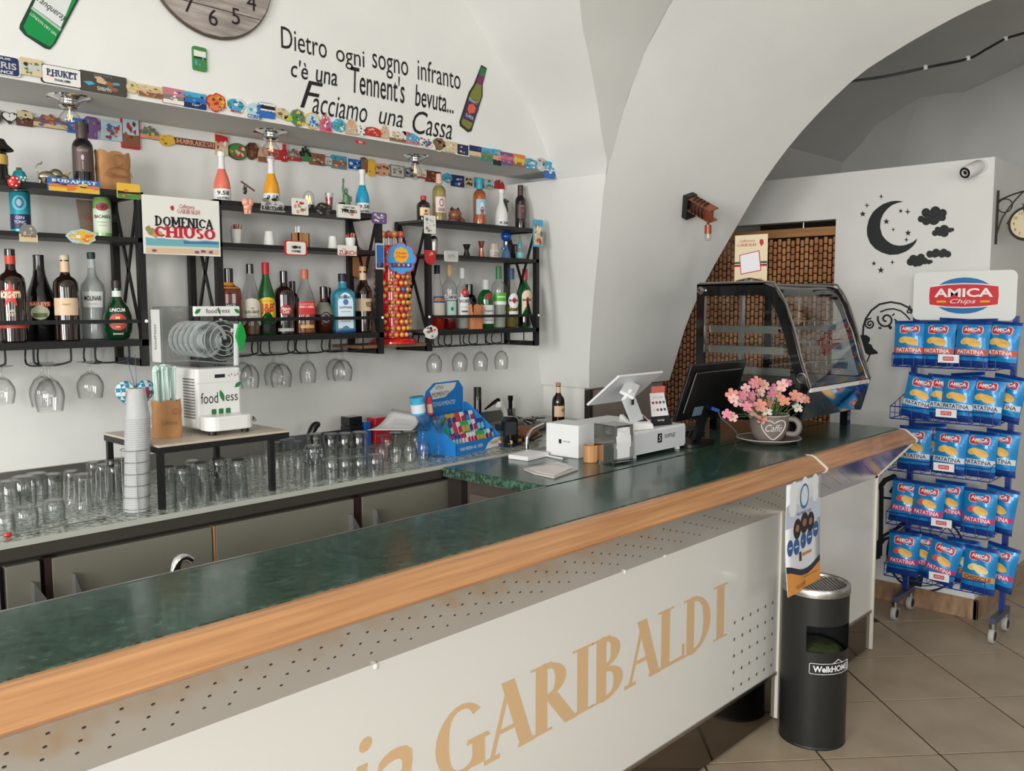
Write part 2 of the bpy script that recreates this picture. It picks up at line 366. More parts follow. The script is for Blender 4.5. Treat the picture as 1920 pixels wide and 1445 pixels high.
struct(m.build('ceiling', sharp=.5))
# pier below the springing: white plaster on the bar side, taupe sheet on the counter side
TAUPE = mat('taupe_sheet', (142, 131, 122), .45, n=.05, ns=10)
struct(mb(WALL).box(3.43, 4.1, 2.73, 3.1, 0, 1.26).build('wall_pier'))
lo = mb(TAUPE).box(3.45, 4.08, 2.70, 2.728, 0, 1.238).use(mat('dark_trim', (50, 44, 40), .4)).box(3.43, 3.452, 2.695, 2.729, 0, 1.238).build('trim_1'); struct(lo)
struct(mb(VAULT).face([near[0], far[0], V((4.13, 3.1, 1.25)), V((3.414, 3.0, 1.25))]).build('trim_2'))
# white partition with the curtained doorway
XP = 4.983
m = mb(WALL).box(XP, XP+.1, 1.33, 2.143, 0, 2.402).box(XP, XP+.1, 2.143, 3.6, 2.146, 2.402).box(XP, XP+.1, 3.6, 4.2, 0, 2.402)
struct(m.build('wall_partition'))
struct(mb(WALL).box(XP+.1, 9, 1.33, 1.43, 0, 2.402).build('wall_partition_side'))
SKIRT = mat('marble_skirting', (176, 146, 116), .3, rgb2=(140, 108, 82), ns=9, stretch=(1, 3, 1))
struct(mb(SKIRT).box(XP-.022, XP, 1.308, 2.15, 0, .105).build('baseboard_partition', bevel=.003))
struct(mb(SKIRT).box(XP-.022, 9, 1.308, 1.33, 0, .105).build('baseboard_side', bevel=.003))
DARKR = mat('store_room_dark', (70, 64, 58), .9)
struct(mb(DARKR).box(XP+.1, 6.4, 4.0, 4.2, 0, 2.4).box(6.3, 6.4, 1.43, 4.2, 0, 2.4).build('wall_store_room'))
struct(mb(WALL).box(8.0, 8.1, -3.7, 4.3, 0, 4.2).build('wall_far'))
struct(mb(WALL).box(4.14, 8.05, 3.3, 3.4, 2.0, 4.2).build('wall_back_far'))
# vault of the next bay
m = mb(VAULT)
g = [V((8.0, 2.95, 2.3)), V((7.9, 2.85, 2.8)), V((7.55, 2.6, 3.3)), V((6.9, 2.1, 3.7)), V((6.2, 1.5, 3.85))]
wl = [V((7.45, 3.3, 2.3)), V((7.3, 3.3, 2.8)), V((6.95, 3.3, 3.25)), V((6.3, 3.3, 3.6)), V((5.6, 3.3, 3.7))]
wr = [V((8.0, 2.62, 2.3)), V((8.0, 2.5, 2.87)), V((8.0, 2.33, 3.5)), V((8.0, 1.7, 3.8)), V((8.0, 1.0, 3.9))]
g, wl, wr = smooth_path(g, 14), smooth_path(wl, 14), smooth_path(wr, 14)
m.grid([[a.lerp(b, t) for t in (0, .5, 1)] for a, b in zip(wl, g)]); m.grid([[a.lerp(b, t) for t in (0, .5, 1)] for a, b in zip(g, wr)])
rows = []
for i in range(15):
    a = pi*i/14; rows.append([V((x, -.3+3.55*cos(a), 2.45+1.35*sin(a)**.8 if 0 < i < 14 else 2.45)) for x in (4.1, 5.4, 6.7, 8.0)])
m.grid(rows)
struct(m.build('ceiling_far', sharp=.5))
# ================================================================ bar counter
GRAN = speckle('green_granite', [(0, (24, 44, 36)), (.40, (34, 60, 50)), (.50, (46, 76, 63)), (.58, (38, 65, 54)), (.74, (70, 98, 84))], 30, .22, .15, 0, .6)
GRANR = speckle('rough_granite_edge', [(0, (12, 24, 18)), (.42, (36, 62, 48)), (.6, (80, 112, 92)), (.75, (30, 52, 40))], 45, .6, 0, .9)
PANEL = mat('white_panel', (222, 221, 216), .28, coat=.2)
STRIP = mat('polished_steel', (190, 184, 178), .16, 1, n=.04, ns=3)
PLINTH = mat('mirror_plinth', (120, 112, 104), .1, 1)
X0, X1 = -1.6, 4.182
bc = thing('bar_counter', 'long bar counter with green granite top, wooden rail and white front panels', 'counter', (0, 0, 0))
top = mb(GRAN).box(X0, X1, 1.466, 1.80, 1.056, 1.088).build('granite_top', bc, bevel=.002)
mb(GRANR).box(X0, X1, 1.4615, 1.466, 1.07, 1.0875).build('rough_edge', top)
mb(mat('aluminium_edge', (196, 196, 192), .3, 1)).box(X0, 2.07, 1.80, 1.808, 1.05, 1.089).build('back_edge_strip', bc)
prof = [(1.468, 1.052), (1.468, 1.086), (1.447, 1.087), (1.434, 1.083), (1.387, 1.047), (1.383, 1.041), (1.386, 1.034), (1.396, 1.028), (1.43, 1.030)]
for a, b in ((X0, 3.20), (3.213, X1-.012)):
    mb(WOOD).prism([(y, z) for y, z in prof], lambda y, z, d: (d, y, z), a, b).build('wooden_rail', bc, bevel=.002)
CAPW = mat('white_edging', (226, 222, 210), .4)
for a in (3.20, X1-.012):
    mb(CAPW).prism([(1.47, 1.05), (1.47, 1.088), (1.446, 1.0882), (1.432, 1.0845), (1.384, 1.049), (1.3795, 1.041), (1.383, 1.032), (1.395, 1.0245), (1.43, 1.026)], lambda y, z, d: (d, y, z), a, a+.013).build('rail_edging', bc)
# sloping steel underside with its pattern of small holes
st = mb(STRIP).add([(X0, 1.40, 1.026), (X1, 1.40, 1.026), (X1, 1.561, .846), (X0, 1.561, .846), (X0, 1.42, 1.04), (X1, 1.42, 1.04), (X1, 1.575, .86), (X0, 1.575, .86)],
                   [(0, 1, 2, 3), (4, 7, 6, 5), (0, 4, 5, 1), (3, 2, 6, 7), (0, 3, 7, 4), (1, 5, 6, 2)]).build('steel_underside', bc)
fs = plane((0, 1.4, 1.026), (1, 0, 0), V((0, .161, -.18)).normalized(), -.0008)
m = mb(mat('hole_dark', (84, 78, 73), .7))
for i in range(-12, 30):
    for j in range(7):
        x = 1.144+i*.1137+j*.0592; t = .035+j*.0232
        if -.2 < x < X1-.03: m.face([fs(x+0.0038*cos(a*pi/4), t+.0032*sin(a*pi/4)) for a in range(8)])
m.build('hole_pattern', bc)['kind'] = 'stuff'
for a, b in ((X0, 3.196), (3.214, X1-.012)):
    mb(PANEL).box(a, b, 1.561, 1.58, .2, .846).build('front_panel', bc, bevel=.002)
    mb(PLINTH).box(a, b, 1.566, 1.582, .015, .196).build('plinth', bc)
    mb(STEEL).box(a, b, 1.556, 1.57, .192, .204).build('plinth_trim', bc)
    mb(CAPW).box(b, b+.012, 1.552, 1.80, 0.01, .862).build('panel_edging', bc)
# end plate carrying the rail
e = mb(CAPW).prism([(1.56, .84), (1.398, 1.022), (1.388, 1.032), (1.405, 1.045), (1.58, .86)], lambda y, z, d: (d, y, z), X1-.012, X1).build('end_bracket', bc)
for i in range(7):
    t = (i+.7)/8; mb(INK).ball((X1-.006, 1.556-.162*t, .844+.18*t), .0032, 6, 4).build('rivet', e)
mb(mat('counter_body', (60, 58, 55), .6)).box(X0, X1-.02, 1.582, 1.78, 0, 1.05).build('counter_body', bc)
sk = mb(STEEL).box(X0, 2.05, 1.805, 2.12, .76, .78).build('sink_worktop', bc)
# serif lettering on the panel
fp = plane((0, 1.5603, 0), (1, 0, 0), (0, 0, 1))
m = mb(mat('beige_lettering', (212, 178, 136), .5))
for ch, xa_, xb_ in (('G', 1.375, 1.56), ('A', 1.55, 1.74), ('R', 1.735, 1.925), ('I', 1.912, 2.008), ('B', 2.008, 2.185), ('A', 2.168, 2.36), ('L', 2.352, 2.522), ('D', 2.507, 2.70), ('I', 2.70, 2.797)): serif(m, ch, fp, xb_-xa_, .198, .23, .062, .035, cx=(xa_+xb_)/2, cy=.564)
write(m, 'ia', fp, h=.21, w=.20, shear=.2, cx=1.215, cy=.577)
write(m, 'Caffetter', fp, h=.25, w=.84, shear=.2, cx=.66, cy=.585, bold=.01)
m.build('lettering', bc)
m = mb(mat('hole_rim', (150, 138, 128), .35, .4)); m2 = mb(mat('scored_line', (206, 204, 198), .5))
for i in range(6):
    for j in range(5):
        x = 2.852+i*.0596; z = .243+j*.0632
        if j == 2 and i == 1: pass
        m.face([(x+.0062*cos(a*pi/5), 1.5603, z+.0072*sin(a*pi/5)) for a in range(10)])
for j in range(5): m2.box(2.852, 3.15, 1.5603, 1.5606, .2427+j*.0632, .2433+j*.0632)
for i in range(6): m2.box(2.8517+i*.0596, 2.8523+i*.0596, 1.5603, 1.5606, .243, .4958)
m.build('hole_grid', bc)['kind'] = 'stuff'; m2.build('scored_grid', bc)
for u, v in ((705, 1249), (1172, 1072), (1247, 1041)):
    p = on(u, v, y=1.5606); mb(WHITE).ball((p.x, 1.5606, p.z), (.008, .004, .008), 8, 5).build('panel_button', bc)
# granite return at the till
rt = thing('till_counter', 'granite topped return counter with brown cupboard beside the till', 'counter', (0, 0, 0))
t = mb(GRAN).box(2.085, 4.17, 1.812, 2.29, 1.056, 1.0875).build('granite_top', rt)
mb(GRANR).box(2.078, 2.085, 1.815, 2.29, 1.055, 1.0865).build('rough_edge', t)
BROWN = mat('brown_laminate', (84, 74, 66), .5, n=.06, ns=12)
mb(BROWN).box(2.13, 4.16, 1.83, 2.29, .1, 1.055).build('cupboard_body', rt)
d = mb(mat('taupe_door', (104, 97, 88), .4, n=.04)).box(2.12, 2.13, 1.86, 2.20, .15, 1.0).build('door', rt, bevel=.002)
mb(STEEL).bar((2.105, 1.90, .93), (2.105, 1.90, .99), .012).build('handle', d)
mb(mat('dark_trim')).box(2.10, 2.135, 2.22, 2.29, .05, 1.055).build('corner_post', rt)
# back bar
PEB = speckle('pebble_terrazzo', [(0, (40, 52, 46)), (.40, (70, 84, 74)), (.47, (150, 158, 146)), (.55, (192, 196, 184)), (.62, (96, 110, 98)), (.74, (206, 208, 198))], 55, .3, .2, .15)
DSTEEL = mat('dark_steel_fascia', (72, 68, 62), .35, .3, n=.05, ns=4)
YB = 2.31; ZB = 1.092
bb = thing('back_bar_counter', 'low back bar with speckled stone top, dark steel fascia and grey doors', 'counter', (0, 0, 0))
mb(PEB).box(X0, 3.41, YB, 2.985, 1.07, ZB).build('stone_top', bb)
mb(mat('pale_edge_line', (170, 172, 162), .5)).box(X0, 3.41, YB-.004, YB, 1.078, ZB+.001).build('edge_line', bb)
mb(DSTEEL).box(X0, 2.09, YB-.002, YB+.02, 1.047, 1.079).build('steel_fascia', bb)
mb(mat('dark_recess', (40, 38, 36), .6)).box(X0, 3.41, YB+.03, 2.98, .1, 1.07).build('cabinet_body', bb)
struct(mb(STEEL).box(X0, 3.2, 2.986, 2.999, ZB, ZB+.055).build('trim_3'))
GREY = mat('grey_door', (116, 114, 102), .4, n=.03, ns=5)
xs = [on(u, 960, y=YB+.012).x for u in (0, 84, 100, 403, 407, 667, 680, 858)]
for a, b, hx, hh in ((-.3, .665, None, 0), (.675, on(80, 1080, y=YB).x, on(60, 1120, y=YB).x, 1), (on(100, 1080, y=YB).x, on(401, 1000, y=YB).x, on(137, 1110, y=YB).x, 2), (on(406, 1000, y=YB).x, on(667, 960, y=YB).x, on(655, 970, y=YB).x, 1), (on(681, 950, y=YB).x, on(858, 900, y=YB).x, on(700, 960, y=YB).x, 2)):
    d = mb(GREY).box(a, b-.003, YB+.004, YB+.03, .2, 1.031).build('door', bb, bevel=.002)
    if hx:
        pf = [(0, -.11), (.012, -.1), (.020, -.05), (.018, 0), (0, .045)]
        mm = mb(mat('grey_handle', (150, 150, 150), .3, .6)).prism([(x*1.5 if hh == 1 else x*.7, z) for x, z in pf], lambda x, z, dd: (hx+(x if hh == 1 else x), YB+dd, .94+z), -.02, .004)
        mm.build('handle', d)
for u in (92, 674):
    x = on(u, 1000, y=YB).x; mb(mat('dark_wood_post', (44, 26, 22), .5)).box(x-.012, x+.012, YB+.006, YB+.04, .2, 1.035).build('post', bb)
x = on(404, 1000, y=YB).x; mb(BEECH).box(x-.004, x+.001, YB+.005, YB+.03, .2, 1.031).build('door_edge', bb)
mb(STEEL).box(on(860, 900, y=YB).x, on(866, 900, y=YB).x, YB-.002, YB+.03, .2, 1.047).build('post', bb)
# ================================================================ shelf units on the wall
ZT, ZM, ZL = 2.014, 1.872, 1.553
YF, YK = 2.78, 2.985
SHELFU = mat('shelf_board', (70, 68, 66), .5, n=.05)
def shelf_unit(x0, x1, label, hooks):
    t = thing('wall_shelf', label, 'shelf', (x0, YK, 1.468), 0, 'black metal wall shelves')
    L = lambda x, y, z: (x-x0, y-YK, z-1.468)
    w = .022
    for x in (x0+w/2, x1-w/2):
        for y in (YF, YK-w/2-.004):
            mb(BLACK).bar(L(x, y, 1.468), L(x, y, 2.014), w).build('upright', t)
        mb(BLACK).bar(L(x, YF, 1.479), L(x, YK-.012, 1.479), w).build('foot_bar', t)
        for z in (ZT-.009, ZM-.009, ZL-.011): mb(BLACK).bar(L(x, YF, z), L(x, YK-.012, z), w*.8, .016).build('side_bar', t)
        for a, b in ((ZT-.02, ZL), (ZL, ZT-.02)): mb(BLACK).bar(L(x, YF+.012, a), L(x, YK-.03, b), .012, .006, (1, 0, 0)).build('cross_brace', t)
    for z, h in ((ZT, .016), (ZM, .014), (ZL, .020)):
        mb(BLACK).box(0, x1-x0, YF-.011-YK, YF+.008-YK, z-h-1.468, z-1.468).build('front_bar', t)
        mb(SHELFU).box(.002, x1-x0-.002, YF+.008-YK, -.004, z-.010-1.468, z-.0005-1.468).build('shelf_board', t)
    mb(BLACK).bar(L(x0+w, YF, 1.611), L(x1-w, YF, 1.611), .008, .012).build('guard_rail', t)
    mb(WHITE).ball(L(x1-.006, YF-.012, 1.611), .006, 8, 5).build('rail_screw', t)
    mb(WHITE).ball(L(x0+.006, YF-.012, 1.611), .006, 8, 5).build('rail_screw', t)
    for hx in hooks:                              # wire loops the stems slide into
        for s in (-1, 1):
            a = hx+s*.052
            mb(BLACK).tube([L(a, YF+.005, ZL-.02), L(a, YF+.005, ZL-.052), L(a-s*.006, YF+.008, ZL-.062), L(hx+s*.018, YF+.05, ZL-.072), L(hx+s*.018, YK-.03, ZL-.072), L(hx+s*.018, YK-.03, ZL-.02)], .003, 6).build('glass_rail', t)
    return t
shelf_unit(.553, 1.255, 'black metal wall shelf at the left edge of the photo', [.79, .97, 1.145])
shelf_unit(1.498, 2.203, 'black metal wall shelf in the middle, left of the lollipop stand', [1.60, 1.75, 1.905, 2.06])
shelf_unit(2.437, 3.134, 'black metal wall shelf on the right, next to the white pier', [2.53, 2.685, 2.84, 2.99])
FRONT = radians(-112)
def dep(P): return (V(P)-CAM).dot(_f)
def sec(a, r, sq):
    """cross-section point at local angle a: circle or rounded square"""
    if sq <= 0: return r*cos(a), r*sin(a)
    p = 7; k = (abs(cos(a))**p+abs(sin(a))**p)**(-1/p); k = 1+(k-1)*sq; return r*k*cos(a), r*k*sin(a)
PROF = {
 'wine': [(0, .012), (.82, 0), (1, .02), (1, .62), (.96, .67), (.78, .72), (.48, .765), (.40, .80), (.385, .94), (.44, .945), (.44, .975), (.40, .98), (.40, 1), (0, 1)],
 'spirit': [(0, .012), (.9, 0), (1, .015), (1, .56), (.97, .62), (.82, .68), (.52, .73), (.38, .78), (.34, .9), (.36, 1), (0, 1)],
 'round': [(0, .012), (.9, 0), (1, .015), (1, .60), (.99, .64), (.92, .69), (.72, .73), (.44, .755), (.36, .79), (.34, 1), (0, 1)],
 'slope': [(0, .012), (.9, 0), (1, .015), (1, .42), (.96, .5), (.84, .6), (.62, .7), (.42, .79), (.36, .86), (.34, 1), (0, 1)],
 'bell': [(0, .012), (.92, 0), (1, .02), (1, .36), (.98, .46), (.84, .56), (.6, .66), (.42, .76), (.36, .84), (.34, 1), (0, 1)],
 'spark': [(0, .02), (.85, 0), (.95, .01), (1, .08), (1, .30), (.94, .40), (.78, .5), (.55, .6), (.40, .68), (.34, .78), (.34, .9), (.42, .905), (.45, .94), (.42, .985), (.3, 1), (0, 1)],
 'flask': [(0, .012), (.9, 0), (1, .03), (1, .58), (.96, .66), (.75, .74), (.45, .78), (.38, .82), (.38, 1), (0, 1)],
 'globe': [(0, .01), (.55, 0), (.75, .03), (.95, .14), (1, .27), (.95, .4), (.76, .54), (.5, .63), (.35, .68), (.31, .74), (.30, 1), (0, 1)],
 'vase': [(0, .01), (.92, 0), (.97, .02), (.93, .12), (.92, .3), (.97, .45), (1, .55), (.9, .63), (.6, .68), (.4, .73), (.33, .80), (.26, .88), (.3, 1), (0, 1)],
 'can': [(0, .01), (.82, 0), (1, .04), (1, .93), (.86, .97), (.86, 1), (.8, .99), (0, .985)],
}
def prad(prof, zf):
    P = PROF[prof]
    for (r0, z0), (r1, z1) in zip(P[1:], P[2:]):
        if z0 <= zf <= z1 and z1 > z0: return r0+(r1-r0)*(zf-z0)/(z1-z0)
    return P[-2][0]
def bottle(name, label, u, y, zb, vtop, wpx, prof, gl, liq=None, lev=0, cap=None, bands=(), labels=(), face=FRONT, sq=0, flat=1, cat='bottle', group=None, sy=1, x=None):
    vm = (vtop+640)/2 if zb < 1.7 else vtop+20
    P = on(u, vm, y=y); 
    if x is not None: P = V((x, y, P.z))
    h = on(u, vtop, y=y).z-zb; R = wpx/2*dep(P)/FPX
    t = thing(name, label, cat, (P.x, y, zb), 0, group); rc, rs = cos(face+pi/2), sin(face+pi/2)
    rot = lambda q: (q[0]*rc-q[1]*sy*rs, q[0]*rs+q[1]*sy*rc)
    def rev(m, zz, off=0, n=24, a0=0, a1=2*pi, full=True):
        rows = []
        for r, z in zz:
            sq_ = sq*min(1, max(0, (r/R-.5)/.35)) if sq else 0; rr = max(r+off, 1e-5)
            row = []
            for k in range(n+1):
                a = a0+(a1-a0)*k/n; q = rot(sec(a, rr, sq_)); row.append((q[0], q[1], z))
            rows.append(row)
        m.grid(rows)
    Z = [(r*R, z*h) for r, z in PROF[prof]]
    capz = cap[1] if cap else 1
    body = [(r, z) for r, z in Z if z < capz*h]+([(prad(prof, capz)*R, capz*h)] if cap else [])
    m = mb(gl); rev(m, body if cap else Z); bo = m.build('glass_body' if cat == 'bottle' else 'body', t)
    if liq:
        zz = [(max(0, r-.0025), z+.003) for r, z in Z if z < lev*h]+[(max(0, prad(prof, lev)*R-.0025), lev*h), (0, lev*h)]
        m = mb(liq); rev(m, zz, n=20); m.build('liquid', t)
    if cap:
        r0 = prad(prof, capz)*R; r1 = cap[2]*R if len(cap) > 2 else max(r0, prad(prof, .99)*R)+.0012
        m = mb(cap[0]).lathe([(0, capz*h-.001), (r1, capz*h-.001), (r1, h-.002), (r1-.002, h), (0, h)], 18); m.build('cap', t)
    for z0, z1, bm in bands:
        zz = [(prad(prof, z0+(z1-z0)*i/4)*R, (z0+(z1-z0)*i/4)*h) for i in range(5)]
        m = mb(bm); rev(m, zz, .0007); m.build('band', t)
    for lb in labels:
        z0, z1, lm, ha = lb[:4]; txt = lb[4] if len(lb) > 4 else (); shape = lb[5] if len(lb) > 5 else None
        def sp(a, zf, off):
            r = prad(prof, zf)*R+off; q = sec(a, r, sq*min(1, max(0, (r/R-.5)/.35)) if sq else 0); q = rot(q); return V((q[0], q[1], zf*h))
        m = mb(lm)
        if shape == 'oval' or shape == 'star' or shape == 'arch':
            hw = radians(ha); hz = (z1-z0)/2; zc = (z0+z1)/2
            if shape == 'arch': pl = [(-1, -1), (1, -1), (1, .45)]+[(cos(radians(q)), .45+.55*sin(radians(q))) for q in range(20, 180, 20)]+[(-1, .45)]
            elif shape == 'oval': pl = [(cos(2*pi*k/20), sin(2*pi*k/20)) for k in range(20)]
            else: pl = star(5, 1, .42)
            cv = [sp(-pi/2, zc, .0014)]; n = len(pl)
            m.add(cv+[sp(-pi/2+a*hw, zc+b*hz, .0014) for a, b in pl]+[sp(-pi/2+.5*a*hw, zc+.5*b*hz, .0014) for a, b in pl],
                  [(1+i, 1+(i+1) % n, 1+n+(i+1) % n, 1+n+i) for i in range(n)]+[(1+n+i, 1+n+(i+1) % n, 0) for i in range(n)])
        else:
            n = 12; m.grid([[sp(-pi/2+radians(ha)*(2*k/n-1), z0+(z1-z0)*i/5, .0008) for k in range(n+1)] for i in range(6)])
        lo = m.build('label', t)
        for tx in txt:
            s, zc, hh, ww, tm = tx[:5]; cxa = tx[5] if len(tx) > 5 else 0
            m = mb(tm)
            rr = prad(prof, zc)*R
            f2 = lambda a, b: sp(-pi/2+radians(cxa)+a/rr, zc+b/h, .0018)
            if s in ('#bar',): m.grid([[f2(ww*rr*(k/6-.5)*2, hh*h*(j-.5)) for k in range(7)] for j in (0, 1)])
            elif s == '#disc': m.add([f2(0, 0)]+[f2(ww*rr*cos(2*pi*k/16), hh*h*.5*sin(2*pi*k/16)) for k in range(16)], [(0, 1+k, 1+(k+1) % 16) for k in range(16)])
            elif s == '#diamond': m.face([f2(ww*rr, 0), f2(0, hh*h*.5), f2(-ww*rr, 0), f2(0, -hh*h*.5)])
            else: write(m, s, f2, w=ww*rr*2, h=hh*h, bold=.02)
            m.build('print', lo)
    return t
LIQ = lambda n, c, r=.12: mat('liquid_'+n, c, r, tr=.55, ior=1.33, coat=.3)
DKB = mat('dark_brown_glass', (32, 16, 11), .06, coat=.6); BLG = mat('black_bottle_glass', (12, 11, 13), .06, coat=.6); DKR = mat('dark_wine_glass', (22, 12, 18), .06, coat=.6)
GRN = mat('green_bottle_glass', (14, 96, 40), .06, tr=.35, coat=.6); DGR = mat('deep_green_glass', (12, 58, 28), .06, tr=.2, coat=.6)
RED = C(190, 34, 40); CRM = C(226, 210, 180); WHT = C(232, 232, 228); GOLD = mat('gold_print', (196, 156, 84), .35, .5); CREAMB = C(214, 186, 154)
LOW = 'bottles on the bottom shelves'; y = 2.865
z = ZL
# left unit, bottom shelf
bottle('coffee_liqueur_bottle', 'dark coffee liqueur bottle with red star label, leftmost on its shelf', 22, y-.02, z, 467, 48, 'round', DKB, cap=(BLG, .935), group=LOW,
       bands=[(.84, .93, C(206, 70, 50)), (.155, .205, C(200, 70, 54))], labels=[(.36, .66, C(200, 56, 44), 42, [('BORGHETTI', .51, .075, .66, CRM), ('CAFFE', .34, .03, .2, CRM), ('SPORT', .3, .03, .26, CRM)], 'star'), (.475, .545, BLG, 46, [('BORGHETTI', .51, .05, .7, CRM)])])
bottle('cream_liqueur_bottle', 'black cream liqueur bottle with red banner label reading BAILEYS', 75.5, y+.05, z, 478, 54, 'bell', BLG, cap=(BLG, .985), group=LOW,
       labels=[(.25, .41, C(196, 200, 168), 34, [('#bar', .3, .05, .45, C(104, 116, 62))], 'oval'), (.40, .46, C(176, 60, 40), 42, [('BAILEYS', .43, .04, .62, CRM)])])
bottle('amaro_bottle', 'brown amaro bottle with plain cream label, third on the left shelf', 124, y-.02, z, 478, 44, 'round', DKB, cap=(C(206, 188, 160), .945), group=LOW,
       bands=[(.80, .925, CREAMB)], labels=[(.30, .50, CREAMB, 62, [('Amaro', .43, .03, .3, C(180, 150, 120))])])
bottle('sambuca_bottle', 'clear sambuca bottle with white label reading MOLINARI', 174, y+.03, z, 473, 43, 'vase', CLEAR, LIQ('clear', (222, 228, 226)), .8, cap=(C(40, 60, 60), .93), group=LOW,
       bands=[(.82, .915, C(200, 214, 208))], labels=[(.37, .55, WHT, 52, [('MOLINARI', .475, .055, .7, INK), ('#bar', .41, .006, .4, C(150, 150, 150))])])
bottle('herb_liqueur_bottle', 'round green herb liqueur bottle with red cross medallion', 220, y-.03, z, 525, 52, 'globe', DGR, cap=(C(46, 24, 26), .87), group=LOW,
       bands=[(.72, .82, C(206, 214, 206))], labels=[(.16, .44, C(180, 60, 60), 36, [('#bar', .30, .07, .42, C(236, 190, 120)), ('#bar', .30, .18, .14, C(236, 190, 120)), ('UNICUM', .50, .06, .62, WHT), ('ZWACK', .10, .03, .4, WHT)], 'oval')])
# middle unit, bottom shelf
bottle('tennessee_whiskey_bottle', 'square whiskey bottle with black label, leftmost on the middle shelf', 430, y, z, 503, 44, 'round', mat('amber_glass', (110, 34, 14), .06, tr=.3, coat=.6), cap=(BLG, .80), group=LOW, sq=.8,
       bands=[(.70, .79, C(208, 138, 52))], labels=[(.1, .48, C(24, 22, 22), 36, [("DANIEL'S", .40, .05, .62, WHT), ('JACK', .45, .035, .4, WHT), ('OLD No.7', .32, .06, .5, WHT), ('WHISKEY', .2, .045, .5, WHT)])])
bottle('single_malt_bottle', 'clear whisky bottle with white oval label reading GLEN GRANT', 470, y, z, 495, 35, 'slope', CLEAR, LIQ('whisky', (120, 78, 40)), .38, cap=(BLG, .87), group=LOW,
       labels=[(.14, .52, C(216, 210, 194), 62, [('GLEN GRANT', .33, .04, .8, C(60, 60, 60)), ('THE', .38, .02, .14, C(60, 60, 60)), ('#bar', .27, .006, .5, C(130, 130, 120))], 'arch')])
bottle('blended_whisky_bottle', 'green whisky bottle with red cap and yellow label', 499, y, z, 492, 33, 'slope', GRN, cap=(RED, .84), group=LOW, bands=[(0.005, .15, C(20, 26, 22))],
       labels=[(.17, .52, C(222, 186, 44), 70, [('J&B', .36, .15, .72, C(196, 40, 34)), ('RARE', .22, .03, .3, C(196, 40, 34)), ('#bar', .47, .01, .5, C(190, 120, 30))], 'arch')])
bottle('dark_rum_bottle', 'dark rum bottle with red round label reading Havana Club', 533, y, z, 508, 37, 'round', DKB, cap=(BLG, .83), group=LOW,
       labels=[(.30, .47, C(176, 36, 42), 34, [('Havana', .41, .05, .42, WHT), ('Club', .36, .05, .3, WHT)], 'oval'), (.05, .10, C(200, 204, 202), 50)])
bottle('brandy_bottle', 'dark bottle with tall black cap behind the rum bottle', 549, 2.94, z, 527, 26, 'flask', BLG, cap=(BLG, .8), group=LOW)
bottle('red_label_whisky_bottle', 'square whisky bottle with slanted red label, amber liquid low in it', 572, y, z, 505, 36, 'slope', CLEAR, LIQ('amber', (168, 84, 30)), .40, cap=(C(196, 110, 80), .86), group=LOW, sq=.7,
       labels=[(.30, .50, RED, 44, [('RED LABEL', .42, .035, .66, C(240, 200, 190)), ('JOHNNIE WALKER', .46, .02, .66, C(240, 200, 190))]), (.09, .14, GOLD, 36)])
bottle('herbal_globe_bottle', 'round amber bottle with grey netted shoulder and dark oval medallion', 607, y+.015, z, 537, 40, 'globe', mat('amber_globe_glass', (74, 30, 16), .07, tr=.3, coat=.6), cap=(BLG, .84), group=LOW,
       bands=[(.40, .66, C(126, 126, 110))], labels=[(.2, .46, C(40, 34, 34), 30, [('#disc', .33, .20, .36, C(150, 140, 126)), ('#disc', .33, .16, .28, C(40, 34, 34))], 'oval')])
bottle('vinegar_bottle', 'black neck of a bottle standing behind the blue gin bottle', 617, 2.95, z, 539, 20, 'spirit', BLG, cap=(BLG, .8), group=LOW)
bottle('blue_gin_bottle', 'square sky blue gin bottle with white arched label', 643, y-.015, z, 513, 43, 'round', mat('blue_glass', (60, 170, 196), .06, tr=.55, coat=.6), cap=(C(22, 24, 44), .87), group=LOW, sq=.8, bands=[(.005, .05, C(18, 60, 120))],
       labels=[(.08, .68, C(206, 220, 228), 34, [('BOMBAY', .60, .05, .5, C(30, 40, 80)), ('SAPPHIRE', .43, .035, .5, C(30, 40, 80)), ('#disc', .52, .10, .22, C(60, 110, 170)), ('#bar', .36, .008, .4, C(70, 90, 120)), ('#bar', .2, .008, .4, C(70, 90, 120))], 'arch')])
bottle('amaro_bottle', 'brown amaro bottle with handwritten number on cream label, rightmost of the middle shelf', 681, y, z, 499, 34, 'spirit', DKB, cap=(C(206, 160, 120), .93), group=LOW,
       bands=[(.79, .9, CREAMB)], labels=[(.32, .51, CREAMB, 66, [('902', .42, .08, .34, C(90, 70, 56), 20)])])
